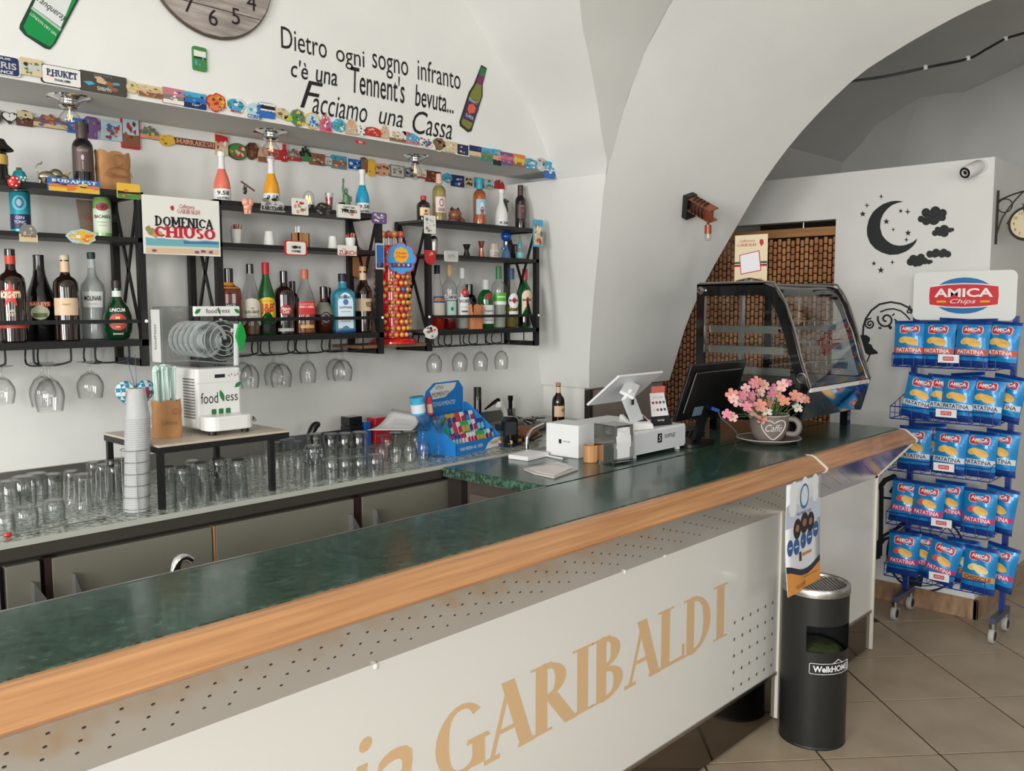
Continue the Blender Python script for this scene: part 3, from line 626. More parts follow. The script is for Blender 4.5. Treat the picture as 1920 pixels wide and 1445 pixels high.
# right unit, bottom shelf
bottle('orange_aperitif_bottle', 'clear aperitif bottle with blue band label and red liquid at the bottom', 820, y, z, 497, 28, 'slope', CLEAR, LIQ('orange_red', (196, 40, 28)), .24, cap=(C(26, 26, 50), .87), group=LOW,
       labels=[(.2, .52, C(200, 196, 176), 48), (.42, .52, C(30, 66, 120), 50, [('APEROL', .47, .055, .72, C(232, 160, 60))])])
bottle('bitter_bottle', 'clear bitter bottle with gold cap and CAMPARI band, little red left', 843, y, z, 496, 27, 'round', CLEAR, LIQ('red', (130, 18, 30)), .17, cap=(C(212, 178, 120), .84), group=LOW,
       labels=[(.46, .54, C(226, 226, 226), 62, [('CAMPARI', .5, .06, .8, C(30, 40, 80))]), (.22, .44, C(176, 210, 196), 40, [('#disc', .32, .06, .2, C(60, 110, 100))])])
bottle('white_rum_bottle', 'clear white rum bottle with red bat disc above BACARDI lettering', 867, y, z, 502, 25, 'spirit', CLEAR, LIQ('clear2', (206, 216, 208)), .5, cap=(C(214, 214, 214), .83), group=LOW,
       labels=[(.22, .52, C(224, 224, 224), 58, [('BACARDI', .46, .055, .8, C(40, 40, 46)), ('#bar', .36, .006, .6, C(120, 120, 120)), ('#bar', .29, .03, .5, C(90, 90, 96))]), (.54, .66, C(190, 40, 56), 30, [('#disc', .6, .05, .16, C(226, 120, 120))], 'oval')])
bottle('square_black_bottle', 'squat black bottle with square cap behind the leather pouch', 880, 2.95, z, 533, 30, 'flask', BLG, cap=(BLG, .78), group=LOW)
bottle('green_gin_bottle', 'green gin bottle with silver cap, red seal and white label', 911, y, z, 524, 30, 'flask', GRN, cap=(C(196, 196, 196), .80), group=LOW,
       labels=[(.10, .48, C(222, 222, 216), 58, [('Tanqueray', .36, .06, .6, C(70, 70, 70)), ('#bar', .26, .006, .5, C(140, 140, 140)), ('LONDON DRY GIN', .17, .025, .6, C(100, 100, 100))]), (.6, .72, C(170, 30, 40), 22, [], 'oval')])
bottle('vodka_bottle', 'clear vodka bottle with bright green label and green cap', 935, y, z, 499, 28, 'round', CLEAR, LIQ('clear3', (214, 222, 208)), .5, cap=(C(60, 120, 70), .80), group=LOW,
       labels=[(.44, .57, C(80, 176, 50), 62, [('#bar', .505, .02, .6, C(216, 236, 206))]), (.38, .435, WHT, 62)])
bottle('white_vermouth_bottle', 'clear vermouth bottle with blue cap and round white MARTINI label', 959, y, z, 503, 26, 'slope', CLEAR, LIQ('straw', (150, 140, 70)), .36, cap=(C(40, 74, 120), .82), group=LOW,
       labels=[(.33, .58, C(226, 226, 226), 52, [('#disc', .46, .10, .26, C(186, 40, 44)), ('MARTINI', .46, .045, .72, INK)], 'oval'), (.22, .28, C(224, 224, 220), 46)])
bottle('red_vermouth_bottle', 'green vermouth bottle with red cap and tall cream MARTINI label', 984, y, z, 504, 25, 'spirit', GRN, cap=(C(196, 40, 60), .82), group=LOW, bands=[(.005, .2, BLG)],
       labels=[(.21, .64, C(226, 206, 176), 52, [('#disc', .47, .10, .24, C(186, 40, 44)), ('MARTINI', .47, .045, .72, INK), ('ROSSO', .33, .03, .4, C(170, 60, 50))], 'arch')])
# bottles of the upper shelves
TOPG = 'bottles on the top shelves'; z = ZT; yt = 2.87
bottle('red_wine_bottle', 'dark wine bottle with brown glass-print label beside the paper bag', 153, yt, z, 229, 37, 'wine', BLG, cap=(C(74, 62, 60), .76), group=TOPG,
       labels=[(.27, .62, C(84, 66, 62), 52, [('PRIMITIVO', .57, .035, .5, C(170, 150, 140)), ('#disc', .47, .08, .14, C(190, 176, 160)), ('#bar', .36, .12, .03, C(190, 176, 160))])])
for nm, lb, u, vt, wp, col in (('coral_spritz_bottle', 'sparkling bottle with coral body and white neck', 415, 284, 31, (222, 112, 92)), ('yellow_spritz_bottle', 'sparkling bottle with amber yellow body and white neck', 508, 293, 30, (222, 152, 26)), ('blue_spritz_bottle', 'sparkling bottle with bright blue body and white neck', 679, 318, 27, (20, 150, 186))):
    bottle(nm, lb, u, yt, z, vt, wp, 'spark', mat(nm+'_glass', col, .1, coat=.6), cap=(C(226, 226, 224), .905), group=TOPG, bands=[(.66, .9, C(222, 222, 222)), (.0, .27, C(222, 222, 220))],
           labels=[(.02, .27, C(226, 226, 222), 80, [('9.58', .19, .08, .7, INK), ('SANTERO', .09, .045, .72, INK)])])
bottle('small_flask', 'squat dark brown flask with red cap and cream label', 794, yt, z, 367, 26, 'flask', DKB, cap=(C(190, 40, 52), .84), group=TOPG, labels=[(.2, .52, C(222, 202, 160), 50, [('#disc', .38, .12, .2, C(150, 60, 50)), ('#bar', .26, .05, .3, C(150, 60, 50))])])
bottle('white_wine_bottle', 'clear white wine bottle with pink neck foil', 823, yt, z, 326, 26, 'wine', CLEAR, LIQ('white_wine', (186, 168, 96)), .76, cap=(C(220, 180, 166), .8), group=TOPG, labels=[(.2, .52, C(222, 200, 196), 50, [('#disc', .40, .16, .3, C(60, 46, 50)), ('#disc', .40, .12, .22, C(222, 200, 196)), ('GIULIA', .26, .07, .5, C(60, 46, 50))])])
bottle('rose_wine_bottle', 'rosé wine bottle with turquoise neck foil', 899, yt, z, 335, 25, 'wine', CLEAR, LIQ('rose', (206, 106, 50)), .76, cap=(C(60, 160, 176), .78), group=TOPG, labels=[(.24, .56, C(140, 190, 200), 52, [('#disc', .42, .16, .3, C(214, 214, 230)), ('#disc', .33, .14, .26, C(160, 40, 60)), ('#disc', .27, .08, .2, C(200, 90, 60))])])
t = bottle('white_spritz_bottle', 'white sparkling bottle with a dark stopper clip on its neck', 940, yt, z, 355, 25, 'spark', mat('white_glass', (220, 222, 220), .12, coat=.5), cap=(C(230, 230, 228), .905), group=TOPG, labels=[(.02, .2, C(214, 218, 220), 80, [('9.58', .13, .07, .7, INK)])])
mb(mat('dark_green_clip', (20, 40, 30), .4)).tube([(.004, -.006, .128), (.013, -.016, .120), (.018, -.022, .075)], [.005, .007, .004], 8).tube([(.006, -.010, .133), (.024, -.026, .120)], .005, 8).build('stopper_clip', t)
bottle('red_wine_bottle', 'dark wine bottle with brown foil at the right end of the top shelf', 976, yt, z, 347, 21, 'wine', DKR, cap=(C(70, 52, 52), .77), group=TOPG, labels=[(.25, .56, C(84, 56, 54), 56, [('MERLOT', .52, .03, .4, C(170, 140, 130)), ('#disc', .42, .07, .14, C(170, 140, 130)), ('#disc', .42, .05, .1, C(84, 56, 54))])])
bottle('gin_tonic_can', 'turquoise drink can printed GIN TONIC', 37, 2.87, ZM, 357, 35, 'can', mat('turquoise_can', (56, 166, 180), .3, .4), cat='can', bands=[(.955, .985, STEEL)], labels=[(.1, .44, C(36, 40, 76), 66, [('GIN', .36, .07, .4, C(190, 196, 220)), ('TONIC', .26, .07, .55, C(190, 196, 220))]), (.52, .86, C(90, 180, 196), 40, [('#disc', .70, .26, .4, C(40, 90, 130)), ('#disc', .70, .16, .24, C(150, 180, 190))], 'oval')])
bottle('rum_mix_can', 'pale green drink can printed BACARDI', 191, 2.86, ZM, 371, 31, 'can', mat('green_can', (150, 196, 110), .3, .3), cat='can', labels=[(.12, .72, C(206, 216, 196), 80, [('BACARDI', .52, .08, .9, C(40, 50, 50)), ('#bar', .38, .02, .5, C(140, 170, 120)), ('#bar', .3, .02, .4, C(140, 170, 120))]), (.66, .86, C(150, 40, 60), 40, [('#disc', .76, .1, .24, C(90, 20, 40))], 'oval')])
# ================================================================ fridge magnets along the soffit edge and the wall
def outline(kind, w, h, seed):
    if kind == 'rect': return rrect(w, h, min(w, h)*.05, 1)
    if kind == 'rrect': return rrect(w, h, min(w, h)*.16, 3)
    if kind == 'oval': return [(w/2*cos(2*pi*k/20), h/2*sin(2*pi*k/20)) for k in range(20)]
    if kind == 'heart': return [(w*.5*(sin(a)**3), h*(.42*cos(a)-.165*cos(2*a)-.06*cos(3*a)-.03*cos(4*a)+.06)) for a in [2*pi*k/24 for k in range(24)]]
    if kind == 'shield': return [(-w/2, h/2), (w/2, h/2), (w/2, -h*.1), (w*.38, -h*.32), (0, -h/2), (-w*.38, -h*.32), (-w/2, -h*.1)][::-1]
    if kind == 'dome': return [(w/2, -h/2), (w/2, 0)]+[(w/2*cos(a), h/2*sin(a)) for a in [pi*k/10 for k in range(1, 10)]]+[(-w/2, 0), (-w/2, -h/2)]
    if kind == 'tower': return [(-w/2, -h/2), (w/2, -h/2), (w*.42, h*.1), (w*.3, h*.12), (w*.25, h*.35), (w*.12, h*.2), (.02*w, h*.5), (-w*.1, h*.22), (-w*.22, h*.4), (-w*.3, h*.1), (-w*.44, h*.12)]
    if kind == 'opener': return [(w/2*cos(a), h/2-w/2+w/2*sin(a)) for a in [pi*k/8 for k in range(9)]]+[(w/2*cos(a), -h/2+w/2+w/2*sin(a)) for a in [pi+pi*k/8 for k in range(9)]]
    if kind == 'shirt': return [(-w*.3, -h/2), (w*.3, -h/2), (w*.3, h*.1), (w*.5, 0), (w*.5, h*.25), (w*.25, h*.5), (-w*.25, h*.5), (-w*.5, h*.25), (-w*.5, 0), (-w*.3, h*.1)]
    if kind == 'bottle': return [(-w/2, -h/2), (w/2, -h/2), (w/2, h*.12), (w*.2, h*.25), (w*.2, h/2), (-w*.2, h/2), (-w*.2, h*.25), (-w/2, h*.12)]
    rd = random.Random(seed); n = 16; return [((w/2)*(1-rd.uniform(0, .26))*cos(2*pi*k/n)*1.08, (h/2)*(1-rd.uniform(0, .26))*sin(2*pi*k/n)*1.08) for k in range(n)]
def magnet(box, yy, kind, cols, label, txt=(), bands=None, sl=.165, name='souvenir_magnet', thick=.006, group='souvenir magnets', seed=None, patches=8, rim=None, cat='magnet', xx=None):
    u0, v0, u1, v1 = box; uc, vc = (u0+u1)/2, (v0+v1)/2; sd = seed if seed is not None else int(u0*7+v0*13)
    kw = dict(x=xx) if xx is not None else dict(y=yy)
    c = on(uc, vc, **kw); w = (on(u1, vc, **kw)-on(u0, vc, **kw)).length; hp = max(.5*(v1-v0), (v1-v0)-sl*(u1-u0))
    h = on(uc, vc-hp/2, **kw).z-on(uc, vc+hp/2, **kw).z
    ux = V((1, 0, 0)) if xx is None else V((0, -1, 0)); f = plane((0, 0, 0), ux, (0, 0, 1)); out = outline(kind, w, h, sd); rd = random.Random(sd)
    t = None
    m = mb(rim or cols[0]).prism(out, lambda x, y, d: f(x, y, d), 0, thick); dd = [thick+.0003]
    def layer(pl, col):
        m.use(col); m.face([f(x, y, dd[0]) for x, y in pl]); dd[0] += .00012
    k = (.94 if 'plate' in label else .86) if rim else .97
    layer([(x*k, y*k) for x, y in out], cols[0])
    if bands:                                    # horizontal bands of the picture, bottom to top
        yb = -h/2*k
        for fr, col in bands:
            y1 = yb+h*k*fr; layer([(-w/2*k, yb), (w/2*k, yb), (w/2*k, y1+rd.uniform(-.04, .04)*h), (0, y1+rd.uniform(-.05, .05)*h), (-w/2*k, y1+rd.uniform(-.04, .04)*h)], col); yb = y1
    for i in range(int(patches*1.9)):
        pc = cols[1+rd.randrange(len(cols)-1)]; a, b = rd.uniform(-.33, .33)*w, rd.uniform(-.36, .30)*h; r = rd.uniform(.045, .15)
        n = rd.randint(3, 7); ph = rd.random()*6; layer([(a+w*r*(.6+.5*rd.random())*cos(ph+2*pi*q/n), b+h*r*(.6+.5*rd.random())*sin(ph+2*pi*q/n)) for q in range(n)], pc)
    for s, cy, hh, ww, col in txt:
        m.use(col)
        if len(s) > 5 and all(ch in SER for ch in s): serif(m, s, lambda x, y, d=0: f(x, y, dd[0]+d*.3), ww*w, hh*h, .26, .13, .12, cy=cy*h)
        else: write(m, s, lambda x, y: f(x, y, dd[0]), w=ww*w, h=hh*h, bold=.02, cy=cy*h)
        dd[0] += .0002
    o = m.build(name); o.location = (c.x, c.y, c.z); 
    if xx is None: o.location.y = yy
    return tag(o, label, cat, group)
B_ = dict(r=C(186, 44, 44), b=C(44, 104, 176), n=C(30, 44, 90), c=C(70, 160, 196), g=C(66, 130, 70), l=C(150, 190, 60), y=C(222, 178, 60), o=C(214, 120, 56), w=C(226, 224, 216), k=C(34, 32, 32), s=C(200, 170, 140), p=C(196, 90, 120), v=C(110, 80, 130), t=C(134, 92, 66), e=C(120, 120, 116), i=C(190, 190, 186), m=C(96, 60, 44), d=C(70, 66, 58), q=C(190, 120, 130), x=C(176, 206, 216), a=C(206, 190, 150), f=C(220, 150, 120))
def cl(s): return [B_[ch] for ch in s]
UP = YU-.0005
for row in [
 ((-34, 98, 36, 146), 'rrect', 'nwnb', 'blue plate magnet reading PARIS at the left edge', [('PARIS', 0, .34, .8, B_['i']), ('FRANCE', -.33, .16, .6, B_['w']), ('JE SUIS', .33, .14, .5, B_['w'])], None, 0, 'w'),
 ((37, 107, 77, 146), 'rect', 'aegwk', 'magnet with orange parasol cart between two plates', [], [(.3, B_['a']), (.3, B_['i'])], 6, None),
 ((77, 120, 153, 167), 'rrect', 'wwkr', 'white plate magnet reading PHUKET THAILAND', [('PHUKET', .1, .36, .74, B_['n']), ('THAILAND', -.26, .12, .4, B_['n'])], None, 2, 'k'),
 ((150, 132, 236, 183), 'rect', 'dsct', 'dark rectangular magnet with a camel, right of the Phuket plate', [('Sharm', -.28, .2, .3, B_['a']), ('EGYPT', .36, .1, .4, B_['e'])], None, 6, None),
 ((234, 151, 259, 178), 'blob', 'aygs', 'small pale beige church magnet beside the camel plate', [], None, 6, None),
 ((258, 157, 304, 187), 'rect', 'asty', 'beige old town panorama magnet with gold roofs', [], [(.4, B_['t']), (.2, B_['s'])], 9, None),
 ((304, 163, 345, 199), 'rect', 'qwpb', 'magnet of white island houses under a pink sky', [], [(.25, B_['w']), (.3, B_['e']), (.2, B_['q'])], 6, None),
 ((343, 171, 385, 207), 'rect', 'bcng', 'magnet of a blue bay with sailing boats', [('Capri', -.3, .16, .3, B_['w'])], [(.35, B_['n']), (.35, B_['b']), (.3, B_['c'])], 6, None),
 ((385, 172, 423, 213), 'blob', 'oyrm', 'round sunset magnet with camel and red rim', [('EGYPT', -.36, .2, .7, B_['f'])], None, 7, 'r'),
 ((421, 179, 459, 216), 'blob', 'cbgw', 'island magnet with green palm and turquoise lagoon', [('Malta', -.38, .14, .5, B_['r'])], None, 7, 'w'),
 ((458, 187, 492, 227), 'blob', 'xcwb', 'pale blue island outline magnet reading CORFU', [('CORFU', -.36, .22, .8, B_['b'])], None, 6, 'w'),
 ((484, 191, 514, 224), 'rrect', 'bwkb', 'blue and white camper van magnet', [], [(.45, B_['b']), (.12, B_['w']), (.25, B_['k']), (.15, B_['w'])], 3, None),
 ((513, 199, 541, 226), 'blob', 'astg', 'sandy palm tree letters magnet right of the camper van', [], None, 7, None),
 ((531, 214, 549, 230), 'blob', 'lgyl', 'tiny lime green frog magnet', [], None, 4, None),
 ((543, 200, 570, 240), 'blob', 'geyk', 'green sea turtle magnet with grey fins', [], None, 8, 'e'),
 ((571, 209, 598, 244), 'oval', 'xbew', 'gold rimmed round harbour magnet', [], None, 9, 'y'),
 ((598, 211, 621, 250), 'tower', 'pwrb', 'pink and red cathedral spires magnet', [], None, 7, 'q'),
 ((621, 221, 648, 250), 'blob', 'cgwg', 'teal vintage car and beach magnet', [], None, 7, None),
 ((646, 219, 669, 254), 'tower', 'sfbx', 'standing stone statue magnet on blue base', [], None, 5, None),
 ((666, 231, 685, 257), 'blob', 'wkgw', 'black and white cow magnet', [], None, 5, None),
 ((682, 236, 713, 258), 'dome', 'rsta', 'colosseum magnet on a dark red base', [], [(.35, B_['r'])], 6, None),
 ((711, 232, 729, 261), 'tower', 'soxw', 'orange roofed lighthouse magnet', [], None, 5, None),
 ((728, 241, 760, 269), 'rect', 'wsga', 'white skyline strip magnet with brown base', [], [(.3, B_['t'])], 7, None),
 ((752, 245, 768, 258), 'heart', 'ppwq', 'tiny pink heart magnet', [], None, 1, None),
 ((760, 248, 785, 273), 'blob', 'cbqw', 'blue bay magnet with pink scroll banner', [], [(.3, B_['q'])], 6, None),
 ((783, 255, 811, 279), 'blob', 'wkbr', 'black and white city collage magnet with bridge', [('NYC', -.1, .3, .5, B_['k'])], None, 8, None),
 ((808, 253, 836, 287), 'blob', 'tgok', 'brown bear on a green bicycle magnet', [], None, 8, 'w'),
 ((834, 264, 856, 287), 'rect', 'asfw', 'beige leaning tower magnet', [], None, 5, None),
 ((854, 268, 878, 294), 'rect', 'nyan', 'square navy magnet with golden emblem', [], None, 6, 'w'),
 ((878, 272, 901, 295), 'rect', 'nbas', 'photo magnet of a sandy plain under deep blue sky', [], [(.45, B_['a']), (.55, B_['n'])], 2, None),
 ((900, 276, 923, 303), 'rect', 'cgeb', 'photo magnet of a teal lake with green hills', [], [(.4, B_['g']), (.2, B_['e'])], 4, None),
 ((922, 279, 938, 312), 'rect', 'ctfk', 'narrow photo magnet of a cliff village by turquoise sea', [], [(.35, B_['k']), (.25, B_['f'])], 4, None),
 ((937, 284, 960, 311), 'rect', 'vpfq', 'photo magnet of purple dusk over a city', [], [(.4, B_['v']), (.3, B_['q'])], 5, None),
 ((961, 288, 983, 314), 'rect', 'oyas', 'photo magnet of an orange sunset', [], [(.35, B_['t']), (.3, B_['y'])], 4, None),
 ((980, 294, 1006, 320), 'blob', 'cbwe', 'blue and white island village relief magnet', [], None, 9, None),
 ((1003, 294, 1024, 323), 'oval', 'iewk', 'round silver anchor magnet at the end of the soffit row', [], None, 6, 'i'),
 ((1020, 302, 1038, 336), 'rect', 'bwxe', 'tall double photo magnet on the corner of the soffit', [], [(.45, B_['b']), (.1, B_['w']), (.45, B_['c'])], 6, None)]:
    bx, kd, co, lb, tx, bd, pt, rm = row
    magnet(bx, UP, kd, cl(co), lb, tx, bd, patches=pt, rim=B_[rm] if rm else None, group='magnets along the soffit edge')
LW = YW-.0005
for row in [
 ((-12, 203, 2, 234), 'blob', 'dkem', 'dark magnet cut by the left edge of the photo', [], None, 4, None),
 ((1, 207, 31, 236), 'heart', 'wkwk', 'black and white striped heart magnet', [], None, 4, 'k'),
 ((30, 205, 59, 239), 'dome', 'mike', 'bust of a bearded man magnet with brown robe', [], [(.5, B_['m']), (.45, B_['a'])], 4, None),
 ((60, 209, 125, 246), 'tower', 'tvco', 'open book magnet with fairy-tale castle towers', [], [(.3, B_['a'])], 10, None),
 ((125, 219, 166, 254), 'rect', 'bbwq', 'open blue window frame magnet behind the wine bottle neck', [], None, 5, 'b'),
 ((153, 217, 187, 263), 'shirt', 'vmve', 'dark red football shirt magnet', [], None, 6, None),
 ((188, 224, 227, 267), 'rect', 'xrbo', 'square patterned tile magnet with red rosettes', [('TILE', 0, .12, .5, B_['e'])], [(.33, B_['x']), (.3, B_['i'])], 10, None),
 ((226, 217, 260, 282), 'rect', 'xtmr', 'tall wayside shrine magnet with red canopy', [], [(.42, B_['t'])], 8, 'r'),
 ((260, 233, 297, 264), 'tower', 'eyfg', 'fishing boats magnet with pink banner', [], [(.28, B_['f'])], 6, None),
 ((295, 249, 327, 277), 'blob', 'yygy', 'two yellow lemons with green leaves magnet', [], None, 5, None),
 ((327, 257, 401, 281), 'rect', 'msmk', 'brown carved letters strip magnet', [('MARRAKESH', 0, .7, .95, B_['f'])], None, 2, None),
 ((401, 251, 425, 293), 'rect', 'arwr', 'cream house front magnet with red shutters above the coral bottle', [], [(.4, B_['a']), (.25, B_['s']), (.3, B_['r'])], 4, None),
 ((426, 266, 461, 303), 'oval', 'groa', 'round green plate magnet with watermelon slice', [], None, 8, 'k'),
 ((458, 264, 484, 302), 'blob', 'mtkm', 'dark brown ship wheel magnet', [], None, 6, 'm'),
 ((481, 274, 501, 306), 'dome', 'sftk', 'bald man bust magnet', [], [(.35, B_['t'])], 4, None),
 ((500, 278, 527, 301), 'rect', 'riew', 'red bus and phone box magnet behind the yellow bottle', [], None, 6, None),
 ((527, 270, 536, 304), 'bottle', 'rwkr', 'small red bottle magnet', [], None, 3, None),
 ((535, 276, 562, 304), 'tower', 'eair', 'grey cathedral front magnet on a red base', [], [(.25, B_['r'])], 7, None),
 ((560, 273, 582, 304), 'tower', 'kgeg', 'dark knight statue magnet with green base', [], [(.3, B_['g'])], 5, None),
 ((579, 286, 607, 312), 'rect', 'ttms', 'brown terracotta relief magnet', [], None, 8, None),
 ((605, 292, 622, 312), 'dome', 'iewk', 'small pewter arch magnet', [], None, 6, 'e'),
 ((620, 290, 648, 319), 'rect', 'cgfe', 'city panorama photo magnet with turquoise top', [], [(.3, B_['e']), (.3, B_['t'])], 7, None),
 ((648, 295, 675, 322), 'rect', 'bnwc', 'blue photo grid magnet', [], None, 8, 'w'),
 ((673, 294, 687, 326), 'opener', 'tiet', 'brown bottle opener magnet behind the blue bottle', [], None, 3, 'm'),
 ((687, 297, 701, 332), 'opener', 'yyky', 'yellow bottle opener magnet', [], None, 3, 'y'),
 ((700, 304, 730, 332), 'oval', 'sftm', 'round terracotta town magnet', [], None, 9, 'f'),
 ((729, 308, 756, 335), 'rect', 'ieta', 'pewter framed town gate magnet', [], None, 8, 'e'),
 ((754, 312, 779, 336), 'blob', 'eink', 'grey old car magnet', [], None, 6, None),
 ((778, 318, 799, 337), 'rect', 'wroy', 'striped red and yellow houses magnet', [], [(.2, B_['r'])], 7, None),
 ((797, 319, 824, 344), 'rect', 'mrto', 'dark red desert sunset magnet', [], [(.5, B_['m'])], 4, None),
 ((828, 323, 846, 344), 'blob', 'cwge', 'turquoise bay magnet left of the pink and navy one', [], None, 6, None),
 ((845, 327, 868, 352), 'rect', 'nbpx', 'navy and pink boat magnet', [], None, 6, None),
 ((867, 329, 887, 353), 'rect', 'awkm', 'cream magnet with dark dancing figures', [], None, 9, 'w'),
 ((886, 332, 905, 354), 'rect', 'cbwt', 'blue sea strip magnet behind the turquoise neck foil', [], [(.5, B_['b'])], 3, None),
 ((904, 334, 926, 357), 'oval', 'xbgw', 'oval bay view magnet', [], None, 5, 'a'),
 ((923, 335, 944, 356), 'tower', 'rtsm', 'red brown figure magnet at the end of the wall row', [], None, 6, None)]:
    bx, kd, co, lb, tx, bd, pt, rm = row
    magnet(bx, LW, kd, cl(co), lb, tx, bd, patches=pt, rim=B_[rm] if rm else None, group='magnets along the wall', thick=.01)
magnet((360, 88, 386, 134), UP, 'rrect', cl('gwkc'), 'green bottle opener magnet alone on the white wall', [], [(.5, B_['g']), (.1, B_['k']), (.3, B_['w'])], sl=.05, patches=2, rim=B_['g'], group=None)
magnet((667, 262, 684, 271), UP, 'rect', cl('rwiw'), 'tiny red and white tag hanging below the soffit edge', [('SU', 0, .6, .4, B_['w'])], patches=0, group=None, thick=.002)
# magnets on the shelf edges and uprights
SE = YF-.0115
for row in [
 ((90, 331, 187, 366), 'rect', 'bnyo', 'wide skyline magnet reading BUDAPEST on the shelf edge', [('BUDAPEST', .28, .22, .86, B_['w'])], [(.3, B_['y']), (.25, B_['o'])], 6, None, .1),
 ((219, 343, 262, 374), 'rect', 'yoag', 'yellow landscape magnet with green hills on the shelf corner', [], [(.3, B_['g']), (.15, B_['k'])], 2, None, .06),
 ((34, 418, 70, 455), 'blob', 'eias', 'koala magnet reading Australia', [('Australia', -.15, .16, .8, B_['m'])], [(.4, B_['a'])], 4, None, .05),
 ((124, 427, 182, 460), 'blob', 'yxow', 'sea and pasta bowl magnet with blue rim', [], None, 8, 'x', .05),
 ((488, 365, 534, 398), 'tower', 'ieke', 'silver skyline magnet reading BARCELONA below the yellow bottle', [('BARCELONA', -.32, .26, .95, B_['k'])], None, 8, 'i', .08),
 ((547, 371, 577, 404), 'rect', 'wrfg', 'square painted figures magnet on the shelf edge', [], None, 9, 'w', .08),
 ((589, 379, 622, 406), 'blob', 'kdet', 'dark iron skyline magnet on the shelf edge', [], None, 7, None, .08),
 ((631, 382, 675, 411), 'rect', 'wkoi', 'white plate magnet reading TORINO', [('TORINO', .02, .26, .66, B_['k']), ('CIAO DA', .3, .14, .5, B_['k'])], None, 4, 'i', .08),
 ((697, 398, 724, 420), 'rrect', 'viwe', 'lilac photo magnet on the shelf corner above the lollipop stand', [], None, 6, None, .05),
 ((533, 450, 575, 480), 'rrect', 'wrwk', 'white note magnet with red pepper border', [('menu', .05, .2, .4, B_['k']), ('roma', -.22, .16, .4, B_['k'])], None, 3, 'r', .06),
 ((633, 459, 668, 480), 'rect', 'wiky', 'letters magnet reading ZURICH with grey towers', [('ZURICH', -.22, .44, .95, B_['r'])], None, 3, None, .06),
 ((704, 456, 719, 505), 'rect', 'bbtb', 'tall blue tower magnet on the upright by the lollipops', [], [(.2, B_['n'])], 3, 'i', 0),
 ((795, 404, 816, 438), 'rect', 'weqc', 'white framed pet photo magnet on the upright', [], None, 7, 'w', 0),
 ((796, 469, 816, 497), 'shield', 'rwrs', 'red shield magnet on the upright', [], None, 4, 'r', 0),
 ((833, 470, 858, 491), 'rrect', 'iwie', 'grey metal plate magnet on the shelf edge', [('NOTTE', 0, .3, .5, B_['e'])], None, 0, 'w', .03),
 ((999, 412, 1017, 463), 'rect', 'awrt', 'tall teal topped pizza magnet on the right upright', [], [(.8, B_['a']), (.2, B_['c'])], 9, 'c', 0),
 ((794, 609, 822, 635), 'blob', 'wker', 'white skeleton figure magnet on the lower left corner', [], None, 7, 'w', 0)]:
    bx, kd, co, lb, tx, bd, pt, rm, sl = row
    magnet(bx, SE, kd, cl(co), lb, tx, bd, patches=pt, rim=B_[rm] if rm else None, group='magnets on the shelf frames', thick=.004, sl=sl)
o = magnet((206, 402, 218, 417), SE+.13, 'oval', cl('keik'), 'small round black clip on the left shelf upright', [], None, patches=1, sl=0, group=None, name='shelf_clip', thick=.02, cat='clip', rim=B_['k'])
# ladybird hanging in front of the left shelf
P = on(26, 341, y=SE-.012); t = thing('ladybird_magnet', 'red spotted ladybird magnet on the left shelf edge', 'magnet', P)
b = mb(G(196, 34, 36)).ball((0, 0, 0), (.017, .011, .018), 14, 10).build('body', t)
for a in range(6): mb(C(226, 206, 196)).ball((.011*cos(a), -.0085, .011*sin(a)), .003, 6, 5).build('spot', t)
for a in (-1, 1): mb(BLACK).tube([(a*.006, 0, -.014), (a*.009, -.002, -.022)], .0016, 6).build('leg', t)
mb(BLACK).ball((-.014, 0, .012), .007, 8, 6).build('head', t)
# ================================================================ decorations on the upper wall
fw = lambda u, v: on(u, v, y=YU)
t = thing('wall_lettering', 'black wall lettering reading Dietro ogni sogno infranto and two more lines', 'lettering', (0, YU-.001, 0))
f0 = plane((0, 0, 0), (1, 0, 0), (0, 0, 1))
for words in ([('Dietro', 527, 612, 60, 100, 0, 0), ('ogni', 630, 683, 90, 131, 0, 0), ('sogno', 698, 765, 108, 148, 0, 0), ('infranto', 783, 863, 120, 159, 0, 0)],
              [("c'è", 545, 577, 113, 147, .15, .006), ('una', 592, 632, 134, 158, .15, .006), ("Tennent's", 658, 758, 134, 184, .1, .006), ('bevuta...', 778, 850, 166, 206, .15, .006)],
              [('F', 562, 606, 152, 205, .35, .0), ('acciamo', 585, 688, 182, 222, .3, .0), ('una', 710, 755, 212, 236, .3, .0), ('C', 773, 802, 208, 252, .3, 0), ('assa', 798, 847, 230, 258, .3, 0)]):
    for s, u0, u1, v0, v1, sh, bo in words:
        m = mb(INK); uc = (u0+u1)/2; vc = (v0+v1)/2; a, b = fw(u0, vc).x, fw(u1, vc).x; za, zb = fw(uc, v1).z, fw(uc, v0).z
        write(m, s, lambda x, y: f0(x, y), w=b-a, h=zb-za, shear=sh, bold=bo, cx=(a+b)/2, cy=(za+zb)/2)
        m.build('word', t)
def wall_poly(pts, col, d, yy=YU): return mb(col).prism([(fw(u, v).x, fw(u, v).z) for u, v in pts], lambda x, z, q: (x, yy-q, z), 0, d)
